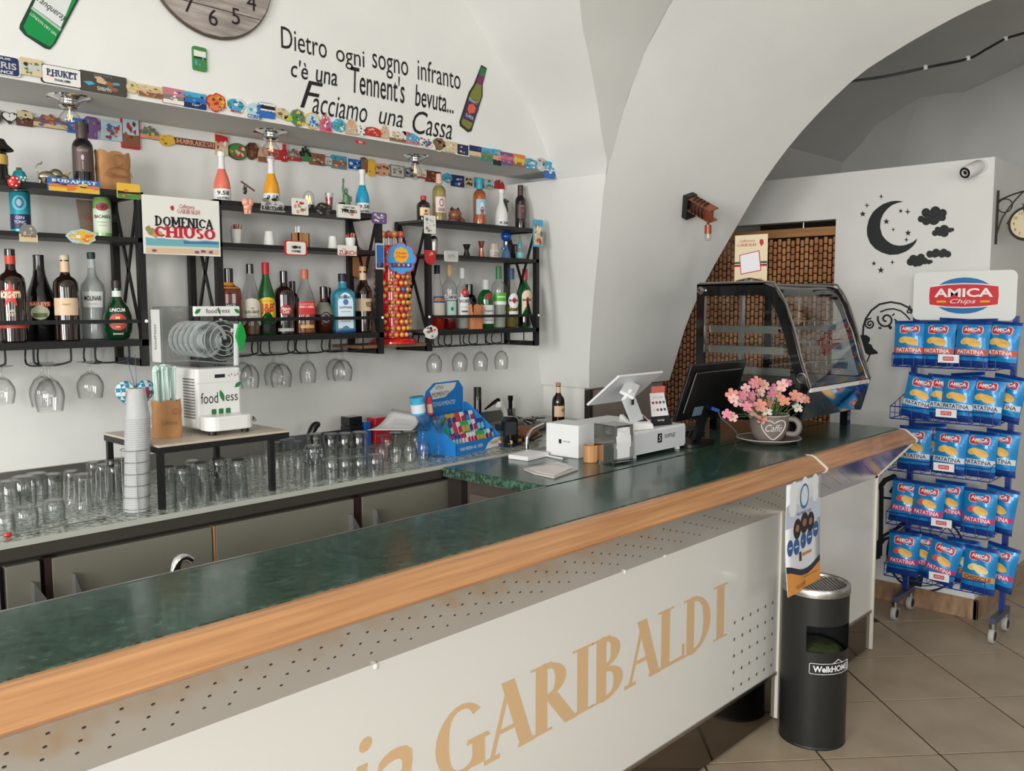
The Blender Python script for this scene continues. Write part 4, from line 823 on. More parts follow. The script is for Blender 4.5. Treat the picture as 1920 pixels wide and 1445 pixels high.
# beer bottle sticker
c0 = fw(885, 185); t = thing('bottle_sticker', 'flat cut-out of a green beer bottle stuck on the wall beside the lettering', 'sticker', c0)
def sub(m, nm, par): return m.build(nm, par, c0) 
def child(mm, nm, par, c):
    mm.v = [tuple(V(p)-V(c)) for p in mm.v]; return mm.build(nm, par)
child(wall_poly([(902, 122), (912, 128), (904, 160), (904, 180), (883, 246), (877, 248), (862, 236), (861, 228), (879, 172), (888, 158)], C(40, 44, 34), .003), 'outline', t, c0)
child(wall_poly([(902, 130), (909, 132), (901.5, 160), (901.5, 180), (882, 240), (877, 243), (865, 233), (864.5, 228), (882, 174), (891, 159)], C(118, 124, 50), .0036), 'glass', t, c0)
child(wall_poly([(901, 126), (911, 130), (908, 143), (897, 139)], C(40, 110, 62), .0042), 'bottle_cap', t, c0)
child(wall_poly([(897, 140), (907.5, 144), (903, 160), (892, 156)], C(112, 40, 90), .0042), 'neck_label', t, c0)
lb = child(wall_poly([(876, 187), (887, 186), (897, 196), (896, 206), (886, 231), (867, 222), (871, 205)], C(66, 44, 92), .0042), 'label', t, c0)
child(wall_poly([(878, 196), (886, 195), (891, 203), (888, 212), (878, 213), (875, 205)], C(214, 96, 60), .0048), 'emblem', lb, c0)
m = mb(C(228, 220, 220))
ca, cb = fw(885, 190), fw(879, 219)
ff = lambda c, an: (lambda x, y: V((c.x+x*cos(an)-y*sin(an), YU-.005, c.z+x*sin(an)+y*cos(an))))
write(m, "TENNENT'S", ff(ca, -.25), w=.05, h=.012); child(m, 'lettering', lb, c0)
m = mb(C(228, 220, 220)); write(m, 'SUPER', ff(cb, -.25), w=.045, h=.014); child(m, 'lettering', lb, c0)
# gin bottle sticker
c0 = fw(90, 20); t = thing('gin_sticker', 'flat cut-out of a green gin bottle, upper left corner of the wall', 'sticker', c0)
child(wall_poly([(37, 46), (66, -12), (72, -60), (110, -110), (128, -105), (140, -50), (148, -20), (150, -6), (103, 82), (93, 93), (84, 91), (46, 66), (36, 54)], C(24, 60, 42), .003), 'outline', t, c0)
child(wall_poly([(43, 50), (70, -6), (143, -2), (98, 84), (92, 88), (50, 64)], C(0, 138, 66), .0036), 'glass', t, c0)
lb = child(wall_poly([(60, 13), (75, -20), (136, -6), (113, 52)], C(214, 218, 216), .0042), 'label', t, c0)
child(wall_poly([(57, 17), (59, 13), (114, 55), (112, 59)], C(180, 184, 180), .0046), 'band', t, c0)
m = mb(C(60, 60, 60)); write(m, 'Tanqueray', ff(fw(96, 18), -.5), w=.085, h=.025, shear=.3); child(m, 'lettering', lb, c0); m = mb(C(230, 236, 230)); write(m, 'LONDON DRY GIN', ff(fw(80, 46), -.6), w=.078, h=.008)
child(m, 'lettering', lb, c0)
# round wooden wall clock, its lower part in view
cc = fw(391, -62); R = (fw(391, -62).z-fw(391, 68).z)
t = thing('wall_clock', 'large round clock of weathered grey planks high on the wall', 'clock', (cc.x, YU, cc.z))
GW = mat('weathered_planks', (176, 166, 158), .7, rgb2=(132, 122, 116), ns=6, stretch=(1.2, 1, 10), bump=.2)
for k in range(5):
    z0, z1 = -R+k*.4*R+.002, -R+(k+1)*.4*R-.001; pl = []
    for i in range(9): z_ = z0+(z1-z0)*i/8; pl.append((sqrt(max(0, R*R-z_*z_)), z_))
    pl += [(-a, b) for a, b in pl[::-1]]
    mb(GW if k % 2 else mat('dark_planks', (112, 104, 98), .7, rgb2=(84, 78, 74), ns=6, stretch=(1.2, 1, 10), bump=.2) if k == 2 else GW).prism(pl, lambda x, z, d: (x, -d, z), .0, .018).build('plank', t)
mb(C(88, 74, 66)).tube([(R*cos(2*pi*k/48), -.009, R*sin(2*pi*k/48)) for k in range(48)], .007, 6, True).build('rim', t)
for k in range(12):
    a = pi/2-(k+1)*pi/6; m = mb(INK); write(m, str(k+1), lambda x, y: (.74*R*cos(a)+x, -.0192, .74*R*sin(a)+y), h=.15*R*1.6); m.build('numeral', t)
mb(INK).bar((0, -.024, 0), (.3*R, -.024, .45*R), .012, .003, (0, 1, 0)).build('hour_hand', t); mb(INK).bar((0, -.026, 0), (-.2*R, -.026, .7*R), .008, .003, (0, 1, 0)).build('minute_hand', t)
# bare bulb lamps under the soffit
for u, v, lb in ((129, 182, 'left chrome bulb lamp under the soffit'), (507, 246, 'middle chrome bulb lamp under the soffit'), (778, 293, 'right chrome bulb lamp under the soffit')):
    p = on(u, v, z=ZS); t = thing('soffit_lamp', lb+', clear globe bulb', 'lamp', (p.x, p.y, ZS), 0, 'soffit bulb lamps')
    mb(CHROME).lathe([(0, 0), (.062, 0), (.060, -.004), (.034, -.010), (.026, -.014), (0, -.014)], 24).build('base_plate', t)
    mb(CHROME).lathe([(0, -.012), (.026, -.012), (.030, -.02), (.030, -.026), (.020, -.034), (0, -.034)], 20).build('socket', t)
    b = mb(CLEAR).lathe([(.012, -.034), (.016, -.042), (.027, -.055), (.030, -.068), (.025, -.084), (.012, -.094), (0, -.097)], 20).build('bulb', t)
    mb(mat('filament', (255, 214, 150), .5, emit=1.2)).tube([(-.006, 0, -.05), (-.003, 0, -.07), (.002, .003, -.05), (.005, 0, -.072), (.007, 0, -.05)], .0008, 5).tube([(0, 0, -.036), (0, 0, -.062)], .002, 6).build('filament', b)
# ================================================================ small things on the wall shelves
def sit(u, v, y, z): p = on(u, v, y=y); return V((p.x, y, z))
def hz(u, vt, y, zb): return on(u, vt, y=y).z-zb
def pxm(w, P): return w*dep(P)/FPX
KRAFT = mat('kraft_paper', (176, 128, 84), .8, n=.1, ns=14, bump=.3, bs=30)
KRAFTP = C(138, 92, 58)
def ppouch(name, label, cat, P, w, d, h, rz, flare=1.08, m_=None, crumple=.12, group=None):
    """stand-up paper pouch: rounded-square rings with a creased top edge"""
    t = thing(name, label, cat, P, 0, group); rd = random.Random(int(P.x*1000)); rows = []; c_, s_ = cos(rz), sin(rz)
    for i in range(8):
        f = i/7; row = []
        for k in range(29):
            a = 2*pi*(k % 28)/28; p = 5; kk = (abs(cos(a))**p+abs(sin(a))**p)**(-1/p); j = 1+.03*sin(a*5+i*2)*(.4+f)
            x, y = w/2*kk*cos(a)*(1+(flare-1)*f)*j, d/2*kk*sin(a)*(1-.25*f)*j
            z = f*h*(1 if f < 1 else 1+crumple*.25*sin(a*7)+crumple*.1*sin(a*13))
            row.append((x*c_-y*s_, x*s_+y*c_, z+.0005))
        rows.append(row)
    mb(m_ or KRAFT).grid(rows).build('pouch', t)
    mb(m_ or KRAFT).face([rows[0][k] for k in range(28)][::-1]).build('bottom', t)
    pl = plane((s_*(-1)*-d/2*1.06, -c_*d/2*1.06, 0), (c_, s_, 0), (0, 0, 1))
    return t, pl
P = sit(212, 320, 2.87, ZT); h = hz(212, 286, 2.87, ZT); w_ = pxm(58, P)
t, pl = ppouch('coffee_bag', 'open brown paper bag printed with a round stamp, on the top left shelf', 'bag', P, w_, w_*.55, h, radians(8))
mb(KRAFTP).tube([pl(.018*cos(a), h*.78+.018*sin(a), .004) for a in [2*pi*k/16 for k in range(16)]], .0012, 5, True).build('round_stamp', t)
mb(KRAFTP).tube([pl(.045*cos(a), h*.38+.03*sin(a), .004) for a in [pi*k/12 for k in range(13)]], .0012, 5).build('arch_print', t)
m = mb(KRAFTP); write(m, 'Caffetteria', lambda x, y: pl(x, y, .004), w=.075, h=.014, cy=h*.42); m.build('print', t)
# bull
SILV = mat('antique_silver', (168, 158, 140), .25, .9, n=.2, ns=30); GLD = mat('antique_gold', (186, 150, 70), .25, .9)
P = sit(98, 330, 2.87, ZT); k = pxm(56, P)
t = thing('bull_figurine', 'silver and gold charging bull figurine on the top left shelf', 'figurine', P)
mb(SILV).ball((-.1*k, 0, .36*k), (.36*k, .17*k, .20*k), 16, 10).ball((.12*k, 0, .46*k), (.22*k, .17*k, .2*k), 14, 8).tube([(-.34*k, .06*k, .32*k), (-.38*k, .06*k, .16*k), (-.42*k, .06*k, 0)], [.1*k, .06*k, .05*k], 8).tube([(-.28*k, -.08*k, .28*k), (-.3*k, -.08*k, .14*k), (-.26*k, -.08*k, 0)], [.1*k, .06*k, .05*k], 8).build('body', t)
mb(GLD).ball((.38*k, -.02*k, .3*k), (.16*k, .12*k, .2*k), 12, 8).tube([(.22*k, .08*k, .34*k), (.26*k, .08*k, .14*k), (.22*k, .08*k, 0)], [.1*k, .05*k, .05*k], 8).tube([(.16*k, -.1*k, .34*k), (.18*k, -.1*k, .14*k), (.24*k, -.1*k, 0)], [.1*k, .05*k, .05*k], 8).build('head_and_forelegs', t)
for s in (-1, 1): mb(GLD).tube([(.40*k, s*.08*k, .44*k), (.46*k, s*.2*k, .5*k), (.54*k, s*.16*k, .58*k)], [.03*k, .02*k, .006*k], 6).build('horn', t)
mb(SILV).tube([(-.42*k, 0, .42*k), (-.5*k, 0, .58*k), (-.44*k, 0, .74*k), (-.34*k, 0, .78*k), (-.3*k, 0, .86*k)], [.025*k, .02*k, .02*k, .03*k, .01*k], 6).build('tail', t)
# bell
P = sit(36, 325, 2.86, ZT); r = pxm(14, P)
t = thing('bell_ornament', 'turquoise bell ornament with white flowers and gold crown', 'ornament', P)
mb(G(22, 130, 140)).lathe([(0, .002), (r*1.1, 0), (r*1.05, r*.25), (r*.95, r*1.0), (r*.7, r*1.7), (r*.35, r*2.0), (0, r*2.05)], 18).build('bell', t)
for i in range(7): a = -1.9+.25*i; mb(C(222, 226, 216)).ball((r*.97*cos(a), r*.97*sin(a), r*(.55+.35*(i % 2))), r*.17, 6, 5).build('flower', t)
for i in range(4): a = i*pi/2; mb(GLD).ball((r*.22*cos(a), r*.22*sin(a), r*2.15), r*.16, 6, 5).build('crown_point', t)
# dark hatted mug cut by the frame
P = sit(-6, 310, 2.86, ZT); h = hz(-6, 258, 2.86, ZT)
t = thing('hat_bottle', 'black souvenir bottle with a wide hat brim, cut by the left edge', 'bottle', P)
mb(BLKG).lathe([(0, 0), (.028, 0), (.029, .01), (.027, h*.72), (0, h*.72)], 18).build('body', t)
mb(mat('hat_felt', (30, 28, 26), .7)).lathe([(0, h*.98), (.022, h*.97), (.03, h*.86), (.036, h*.82), (.046, h*.74), (.044, h*.72), (0, h*.72)], 20).build('hat', t)
mb(C(206, 170, 90)).lathe([(.0295, h*.4), (.0295, h*.62)], 18).build('label', t)
# sweets packet
P = sit(161, 404, 2.90, ZM); h = hz(161, 375, 2.90, ZM); w_ = pxm(30, P)
t = thing('snack_packet', 'leaning brown snack packet with red letters behind the green can', 'packet', P)
mb(mat('brown_foil', (128, 110, 100), .35, .3, n=.15, ns=20)).add([(-w_*.2, -.012, 0), (w_*.6, -.012, 0), (w_*.55, -.002, h), (-w_*.55, -.002, h), (-w_*.2, .012, 0), (w_*.6, .012, 0), (w_*.55, .002, h), (-w_*.55, .002, h)], [(0, 1, 2, 3), (4, 7, 6, 5), (0, 4, 5, 1), (2, 6, 7, 3), (0, 3, 7, 4), (1, 5, 6, 2)]).build('packet', t)
m = mb(C(190, 40, 40)); write(m, 'Q.be', lambda x, y: V((x+.008, -.0135+.01*(y/h), y)), w=w_*.6, h=.016, cy=h*.52); m.build('print', t)
# key ring figure
P = on(464, 384, y=SE-.012); t = thing('keyring_figure', 'pink plump figure key ring hanging on the shelf edge', 'figurine', P); SK = G(222, 160, 136)
mb(SK).ball((-.007, 0, .008), (.014, .011, .015), 12, 8).ball((.009, 0, .008), (.014, .011, .015), 12, 8).ball((0, 0, -.008), (.016, .011, .014), 12, 8).tube([(-.007, 0, -.016), (-.006, -.002, -.032)], [.008, .006], 8).tube([(.006, 0, -.016), (.005, -.002, -.032)], [.008, .006], 8).build('body', t)
mb(mat('dark_pewter', (84, 76, 70), .35, .8)).ball((-.006, .004, .048), (.009, .004, .013), 10, 8).build('oval_plate', t)
mb(mat('dark_pewter')).tube([(-.008, .006, .062), (-.004, .004, .072), (.004, .004, .066), (0, .004, .058)], .0022, 6, True).build('ring', t)
mb(mat('key_brown', (126, 92, 78), .4, .4)).bar((-.018, .006, .078), (.03, .002, .05), .007, .004).build('key_bar', t)
# dome light
P = sit(579, 380, 2.87, ZT); r = pxm(10.5, P)
t = thing('dome_light', 'small glass dome with warm fairy lights on a black base', 'lamp', P)
mb(BLKG).lathe([(0, 0), (r*1.05, 0), (r*1.05, r*1.1), (0, r*1.1)], 18).build('base', t)
mb(CLEAR).lathe([(r, r*1.1), (r, r*2.4), (r*.8, r*3.1), (r*.4, r*3.5), (0, r*3.6)], 18).build('dome', t)
for i in range(5): mb(mat('fairy_glow', (255, 206, 130), .5, emit=2)).tube([(r*.5*cos(i), r*.5*sin(i), r*1.2), (r*.45*cos(i+.5), r*.45*sin(i+.5), r*2.7)], .0012, 5).build('fairy_light', t)
# shot glass with red drink
P = sit(617, 374, 2.86, ZT); h = hz(617, 362, 2.86, ZT); r = pxm(8, P)
t = thing('shot_glass', 'small shot glass with dark red candle wax on the middle top shelf', 'glass', P)
mb(CLEAR).lathe([(0, .001), (r*.7, 0), (r, h), (r*.9, h), (r*.62, .008), (0, .008)], 16).build('glass', t)
mb(G(150, 24, 44)).lathe([(0, .009), (r*.6, .009), (r*.84, h*.78), (0, h*.78)], 16).build('wax', t)
# statue
P = sit(649, 370, 2.85, ZT); k = hz(649, 334, 2.85, ZT); VG = mat('verdigris', (96, 130, 104), .5, .3, n=.2, ns=40)
t = thing('liberty_statuette', 'small green statue of liberty with raised torch', 'figurine', P)
mb(VG).lathe([(0, 0), (.16*k, 0), (.15*k, .1*k), (.12*k, .3*k), (.09*k, .45*k), (.10*k, .52*k), (.04*k, .57*k), (0, .58*k)], 12).ball((0, 0, .63*k), (.055*k, .055*k, .07*k), 10, 8).build('robe_and_head', t)
mb(VG).tube([(-.07*k, 0, .52*k), (-.11*k, 0, .68*k), (-.09*k, 0, .86*k)], [.04*k, .03*k, .025*k], 8).build('raised_arm', t)
mb(VG).lathe([(0, .84*k), (.025*k, .86*k), (.035*k, .9*k), (.03*k, .95*k), (0, 1.0*k)], 8, (-.09*k, 0, 0)).build('torch', t)
mb(VG).cbox((.10*k, -.06*k, .42*k), (.1*k, .03*k, .15*k)).build('tablet', t)
for i in range(5): a = radians(30+30*i); mb(VG).tube([(.05*k*cos(a), 0, .66*k+.04*k*sin(a)), (.11*k*cos(a), 0, .67*k+.1*k*sin(a))], [.01*k, .003*k], 5).build('crown_ray', t)
mb(BLKG).cbox((-.16*k, -.02*k, .16*k), (.16*k, .12*k, .28*k)).build('taxi_block', t)
# paper cups
PAPER = mat('white_paper_cup', (230, 229, 224), .6)
def paper_cup(u, vb, vt, w, inv, sticks, label):
    P = sit(u, (vb+vt)/2, 2.86, ZM); h = hz(u, vt if not sticks else vt, 2.86, ZM); r = pxm(w/2, P)
    t = thing('paper_cup', label, 'cup', P, 0, 'white paper cups')
    pr = [(0, .002), (r*.72, 0), (r, h), (r*1.04, h), (r*.95, h*.98), (r*.68, .004), (0, .004)]
    if inv: pr = [(r, 0), (r*.74, h), (0, h), (0, h-.002), (r*.7, h-.003), (r*.95, 0)]
    mb(PAPER).lathe(pr, 20).build('cup', t)
    for i in range(sticks):
        a = i*2.4; q = r*.6*sqrt((i+.5)/sticks)
        mb([C(196, 60, 60), C(214, 110, 100), C(160, 190, 90), C(206, 80, 80)][i % 4]).tube([(q*.5*cos(a), q*.5*sin(a), .01), (q*1.6*cos(a), q*1.6*sin(a), h+.012+.004*(i % 3))], .0016, 5).build('stirrer', t)
paper_cup(443, 455, 430, 22, 0, 14, 'white paper cup of red stirrers, left end of the middle shelf')
paper_cup(504.5, 459, 434, 22, 1, 0, 'upturned white paper cup left of the wooden straw box')
paper_cup(624, 465, 443, 19, 1, 0, 'upturned white paper cup right of the wooden straw box')
paper_cup(657, 465, 446, 20, 0, 14, 'white paper cup of red stirrers, right end of the middle shelf')
P = sit(563, 450, 2.87, ZM); h = hz(563, 437, 2.87, ZM); w_ = pxm(24, P)
t = thing('straw_box', 'small wooden box holding white wrapped straws', 'box', P)
m = mb(BEECH); m.box(-w_/2, w_/2, -w_/2, -w_/2+.004, 0, h).box(-w_/2, w_/2, w_/2-.004, w_/2, 0, h).box(-w_/2, -w_/2+.004, -w_/2, w_/2, 0, h).box(w_/2-.004, w_/2, -w_/2, w_/2, 0, h).box(-w_/2, w_/2, -w_/2, w_/2, 0, .004); m.build('box', t)
for i in range(8): a = random.uniform(-.3, .3)*w_; b = random.uniform(-.3, .3)*w_; mb(WHT).tube([(a, b, .006), (a+random.uniform(-.002, .008), b, h+.025)], .0028, 6).build('straw', t)
# coconut owl
P = sit(853, 392, 2.86, ZT); k = pxm(26, P); CO = mat('carved_coconut', (134, 84, 58), .35, n=.15, ns=20, coat=.3)
t = thing('owl_figurine', 'carved coconut owl with pointed ears and patterned wings', 'figurine', P)
mb(CO).ball((0, 0, .62*k), (.5*k, .46*k, .46*k), 16, 10).build('head', t)
mb(mat('carved_wing', (110, 66, 66), .5, n=.25, ns=60)).ball((-.2*k, 0, .2*k), (.42*k, .36*k, .24*k), 12, 8).build('body', t)
mb(mat('carved_wing')).tube([(.3*k, -.1*k, .42*k), (.62*k, -.14*k, .22*k), (.86*k, -.16*k, .04*k)], [.16*k, .2*k, .08*k], 10).build('wing', t)
for s in (-1, 1):
    mb(mat('dark_ear', (56, 36, 28), .5)).lathe([(.16*k, 0), (.08*k, .16*k), (0, .26*k)], 8, (s*.3*k, 0, .96*k)).build('ear', t)
    mb(mat('dark_ear')).tube([(s*.16*k+.1*k*cos(a), -.43*k, .72*k+.06*k*sin(a)) for a in [pi*j/6 for j in range(7)]], .012*k, 5).build('eyelid', t)
mb(mat('dark_ear')).ball((0, -.46*k, .56*k), (.04*k, .04*k, .07*k), 8, 6).build('beak', t)
# mixing gear on the right middle shelf
P = sit(813.5, 460, 2.85, ZM); h = hz(813.5, 442, 2.85, ZM); r = pxm(7.5, P)
t = thing('cocktail_shaker', 'steel cocktail shaker with domed lid', 'shaker', P)
mb(STEEL).lathe([(0, 0), (r*.86, 0), (r, h*.5), (r, h*.66), (0, h*.66)], 18).build('cup', t); mb(STEEL).lathe([(r*1.03, h*.66), (r*1.03, h*.70), (r*.98, h*.8), (r*.75, h*.93), (r*.3, h), (0, h)], 18).build('lid', t)
for u, vt, w_, mt, lb in ((875, 458, 15, BLACK, 'black double jigger on the right shelf'), (902.5, 452, 13.5, mat('polished_copper', (196, 120, 96), .2, .9), 'tall copper jigger on the right shelf')):
    P = sit(u, 470, 2.86, ZM); h = hz(u, vt, 2.86, ZM); r = pxm(w_/2, P)
    t = thing('jigger', lb, 'jigger', P, 0, 'jiggers'); mb(mt).lathe([(0, 0), (r*.95, 0), (r*.9, h*.1), (r*.5, h*.56), (r*.55, h*.62)], 18).build('lower_cup', t); mb(mt).lathe([(r*.52, h*.58), (r, h), (r*.92, h), (r*.5, h*.7), (0, h*.68)], 18).build('upper_cup', t)
P = sit(926.5, 472, 2.86, ZM); h = hz(926.5, 457, 2.86, ZM); r = pxm(7.5, P)
t = thing('printed_tin', 'small white tin printed with black letters', 'tin', P)
mb(C(218, 206, 190)).prism(rrect(2*r, 1.5*r, r*.3), lambda x, y_, d: (x, y_, d), 0, h*.62).build('tin', t); mb(C(208, 190, 170)).prism(rrect(1.6*r, 1.2*r, r*.3), lambda x, y_, d: (x, y_, d), h*.62, h).build('upper_part', t)
m = mb(INK); write(m, 'LON', lambda x, y_: V((x, -.76*r, y_)), w=1.6*r, h=h*.3, cy=h*.3); m.build('print', t)
P = sit(949, 460, 2.85, ZM); h = hz(949, 433, 2.85, ZM); BLU = mat('blue_plastic', (20, 82, 168), .15, tr=.3, coat=.4)
t = thing('balloon_toy', 'blue toy vase with a round blue balloon top', 'toy', P); r = pxm(10, P)
mb(BLU).ball((0, 0, h-r), (r, r, r), 16, 10).build('balloon', t); mb(mat('pale_blue_plastic', (90, 130, 176), .25, tr=.4)).lathe([(0, 0), (r*.95, 0), (r*.75, h*.2), (r*.4, h*.4), (r*.35, h*.52), (0, h*.52)], 16).build('vase', t)
mb(CHROME).lathe([(r*.3, h*.5), (r*.3, h*.62), (0, h*.62)], 12).build('collar', t); mb(BLU).lathe([(0, 0), (r*.45, 0), (r*.45, r*.3), (0, r*.3)], 10, (-r*.8, -.004, h*.34)).build('knob', t)
P = sit(975, 472, 2.87, ZM); h = hz(975, 453, 2.87, ZM); r = pxm(8, P)
t = thing('mini_bottle', 'miniature clear bottle with turquoise cap', 'bottle', P)
mb(CLEAR).lathe([(0, .001), (r, 0), (r, h*.5), (r*.7, h*.6), (r*.4, h*.66), (r*.4, h*.74)], 16).build('glass_body', t); mb(C(70, 170, 180)).lathe([(0, h*.72), (r*.5, h*.72), (r*.55, h*.85), (r*.3, h), (0, h)], 12).build('cap', t); mb(C(120, 190, 190)).lathe([(r*1.02, h*.12), (r*1.02, h*.42)], 16).build('label', t)
P = sit(963.5, 475, 2.93, ZM); h = hz(963.5, 458, 2.93, ZM)
t = thing('black_box', 'small black box with white lettering behind the shelf upright', 'box', P); mb(BLACK).box(-.013, .013, -.012, .012, 0, h).build('box', t); m = mb(WHT); write(m, 'NERO', lambda x, y_: V((y_*1, -.0125, x+h*.5)), w=h*.8, h=.01); m.build('print', t)
# leather pouch with pens on the right bottom shelf
P = sit(891, 600, 2.83, ZL); h = hz(891, 571, 2.83, ZL); w_ = pxm(27, P)
t, pl = ppouch('leather_pouch', 'tan pouch of black pens on the right bottom shelf', 'pouch', P, w_, w_*.7, h, radians(-15), 1.05, mat('tan_leather', (182, 116, 74), .6, n=.1, ns=20, bump=.2))
for i in range(9): a = random.uniform(-.35, .35)*w_; b = random.uniform(-.2, .2)*w_; mb(BLACK).tube([(a, b, .02), (a+random.uniform(-.006, .006), b, h+.012)], .0028, 6).build('pen', t)
mb(KRAFTP).tube([pl(.3*w_+.007*cos(a), h*.72+.007*sin(a), .004) for a in [2*pi*q/12 for q in range(12)]], .0008, 5, True).build('stamp', t)
# wooden tag on the middle shelf
P = on(672, 495, y=2.96); t = thing('wooden_tag', 'carved wooden tag hanging at the back of the middle shelf', 'ornament', P); mb(BEECH).prism([(-.03, -.05), (.03, -.06), (.035, .05), (0, .07), (-.03, .05)], lambda x, z, d: (x, -d, z), 0, .008).build('tag', t)
# ================================================================ lollipop stand on its plank
pk = mb(mat('plank_wood', (140, 104, 76), .6, rgb2=(116, 82, 58), ns=7, stretch=(1, 8, 1))).box(2.10, 2.455, 2.785, 2.97, 1.4905, 1.503).build('shelf_plank'); tag(pk, 'brown wooden plank bridging the two shelf units under the lollipops', 'plank')
SP = V((2.328, 2.862, 1.5035)); RR = .060; REDP = mat('red_plastic', (200, 22, 30), .2, coat=.4)
ht = on(752, 462, y=SP.y).z-SP.z
t = thing('lollipop_stand', 'red revolving lollipop stand with a blue flower-shaped sign', 'display stand', SP)
mb(REDP).lathe([(0, 0), (.098, 0), (.098, .008), (.085, .018), (.06, .024), (0, .024)], 32).build('base', t)
mb(REDP).lathe([(0, .024), (RR-.004, .024), (RR-.004, ht-.085), (0, ht-.085)], 28).build('column', t)
mb(REDP).lathe([(0, ht-.088), (RR+.012, ht-.088), (RR+.014, ht-.08), (RR+.008, ht-.01), (RR-.004, ht), (0, ht)], 28).build('head', t)
fa = radians(-112); fx = V((-sin(fa), cos(fa), 0)); O = V((cos(fa), sin(fa), 0))*(RR+.02)+V((.012, 0, ht-.055)); fl = plane(O, fx, (0, 0, 1))
flower = lambda r: [(r*(.90+.17*sqrt(abs(cos(4*a))))*cos(a), r*(.90+.17*sqrt(abs(cos(4*a))))*sin(a)) for a in [2*pi*k/96 for k in range(96)]]
sg = mb(C(190, 40, 90)).prism(flower(.062), lambda x, y_, d: fl(x, y_, d), 0, .004).build('sign', t)
mb(C(60, 150, 206)).prism(flower(.057), lambda x, y_, d: fl(x, y_, d), .0042, .005).build('sign_face', sg)
mb(C(226, 160, 30)).prism(flower(.030), lambda x, y_, d: fl(x, y_+.014, d), .0052, .0056).build('logo_flower', sg)
for s, yy_ in (('Chupa', .021), ('Chups', .007)): m = mb(C(190, 30, 40)); write(m, s, lambda x, y_: fl(x, y_, .006), w=.042, h=.012, cy=yy_, bold=.02); m.build('logo_text', sg)
mb(C(40, 60, 130)).prism([(-.042, -.036), (.042, -.036), (.046, -.018), (-.046, -.018)], lambda x, y_, d: fl(x, y_, d), .0052, .0056).build('sweets_picture', sg)
for i in range(4): mb([C(206, 60, 70), C(226, 150, 60), C(220, 120, 150), C(230, 200, 190)][i]).ball(fl(-.03+.02*i, -.026, .006), .006, 8, 6).build('pictured_sweet', sg)
WR = [mat('wrapper_gold', (222, 160, 84), .35, .2, n=.25, ns=90), mat('wrapper_orange', (212, 120, 76), .35, .2, n=.25, ns=90), mat('wrapper_pink', (206, 90, 96), .35, .2, n=.35, ns=90), mat('wrapper_blue', (70, 110, 176), .35, .2, n=.3, ns=90)]
protos = []
for wm in WR:
    p = thing('lollipop', 'foil wrapped lollipop plugged into the side of the red stand', 'lollipop', (0, 0, -5), 0, 'lollipops on the side of the stand')
    mb(wm).ball((0, 0, 0), (.0105, .0105, .0105), 10, 7).build('sweet', p); mb(WHT).tube([(-.008, 0, 0), (-.022, 0, 0)], .0016, 5).build('stick', p); protos.append(p)
used = [0]*4; rd = random.Random(3)
nr = 11; z1 = ht-.1; ORDL = ['lowest', 'second', 'third', 'fourth', 'fifth', 'sixth', 'seventh', 'eighth', 'ninth', 'tenth', 'topmost']; WCN = ['gold', 'orange', 'pink', 'blue']
for i in range(nr):
    zz = .036+(z1-.036)*i/(nr-1)
    nk = 0
    for k in range(18):
        a = radians(-240+k*20+8*(i % 2)); da = (a-radians(-125)+pi) % (2*pi)-pi
        if abs(da) > 1.95 or rd.random() < (.5 if i == nr-1 else .1): continue
        q = rd.choice((0, 0, 0, 0, 0, 1, 1, 2)) if rd.random() > .04 else 3; loc = SP+V(((RR+.008)*cos(a), (RR+.008)*sin(a), zz))
        nk += 1; lb = '%s foil lollipop, number %d from the left in the %s ring of the red stand' % (WCN[q], nk, ORDL[i])
        if not used[q]: protos[q].location = loc; protos[q].rotation_euler = (0, 0, a); used[q] = 1; protos[q]['label'] = lb
        else: dup(protos[q], loc, a, lb)
for q in range(4):
    if not used[q]:
        for ch in list(protos[q].children): bpy.data.objects.remove(ch)
        bpy.data.objects.remove(protos[q])
tp = None
for i in range(15):
    a = i*2.4; q = .046*sqrt((i+.5)/15); loc = SP+V((q*cos(a), q*sin(a), ht))
    if tp is None or i == 1:
        tp0 = tp; tp = thing('lollipop', 'wrapped lollipop standing upright on top of the red stand', 'lollipop', loc, 0, 'lollipops on top of the stand')
        mb(WR[2 if i else 0]).ball((0, 0, .046), (.014, .014, .014), 10, 7).build('sweet', tp); mb(WHT).tube([(0, 0, .001), (0, 0, .036)], .002, 6).build('stick', tp)
        if i == 0: tpa = tp
        else: tpb = tp
    else: dup(tpa if i % 2 else tpb, loc, a)
# ================================================================ closed-on-Sunday sign
A_, B2 = on(268, 420, y=2.757), on(411, 428, y=2.757); zt_, zb_ = 2.006, 1.823; cx_ = (A_.x+B2.x)/2; sw = B2.x-A_.x; sh = zt_-zb_
t = thing('notice_board', 'white notice reading DOMENICA CHIUSO hung between two shelf units', 'sign', (cx_, 2.757, zb_))
mb(C(226, 225, 218)).box(-sw/2, sw/2, -.004, .004, 0, sh).build('board', t); f = plane((0, -.0042, 0), (1, 0, 0), (0, 0, 1))
for y0_, y1_, col, dd in ((.01, .13, (214, 184, 150), .0002), (.10, .2, (206, 206, 190), .0003), (.14, .27, (110, 170, 180), .0004), (.2, .27, (70, 110, 160), .0005)):
    rd = random.Random(int(y1_*100)); tp_ = [(sw*(.48-.96*i/10), sh*(y1_+rd.uniform(-.012, .012)-(0.02 if col[2] == 160 else 0))) for i in range(11)]; x0_ = -.48*sw if col[2] != 160 else 0
    mb(C(*col)).face([f(x, y_, dd) for x, y_ in [(x0_, sh*y0_), (sw*.48, sh*(y0_+.02))]+[q for q in tp_ if q[0] >= x0_-1e-6]]).build('seascape_band', t)
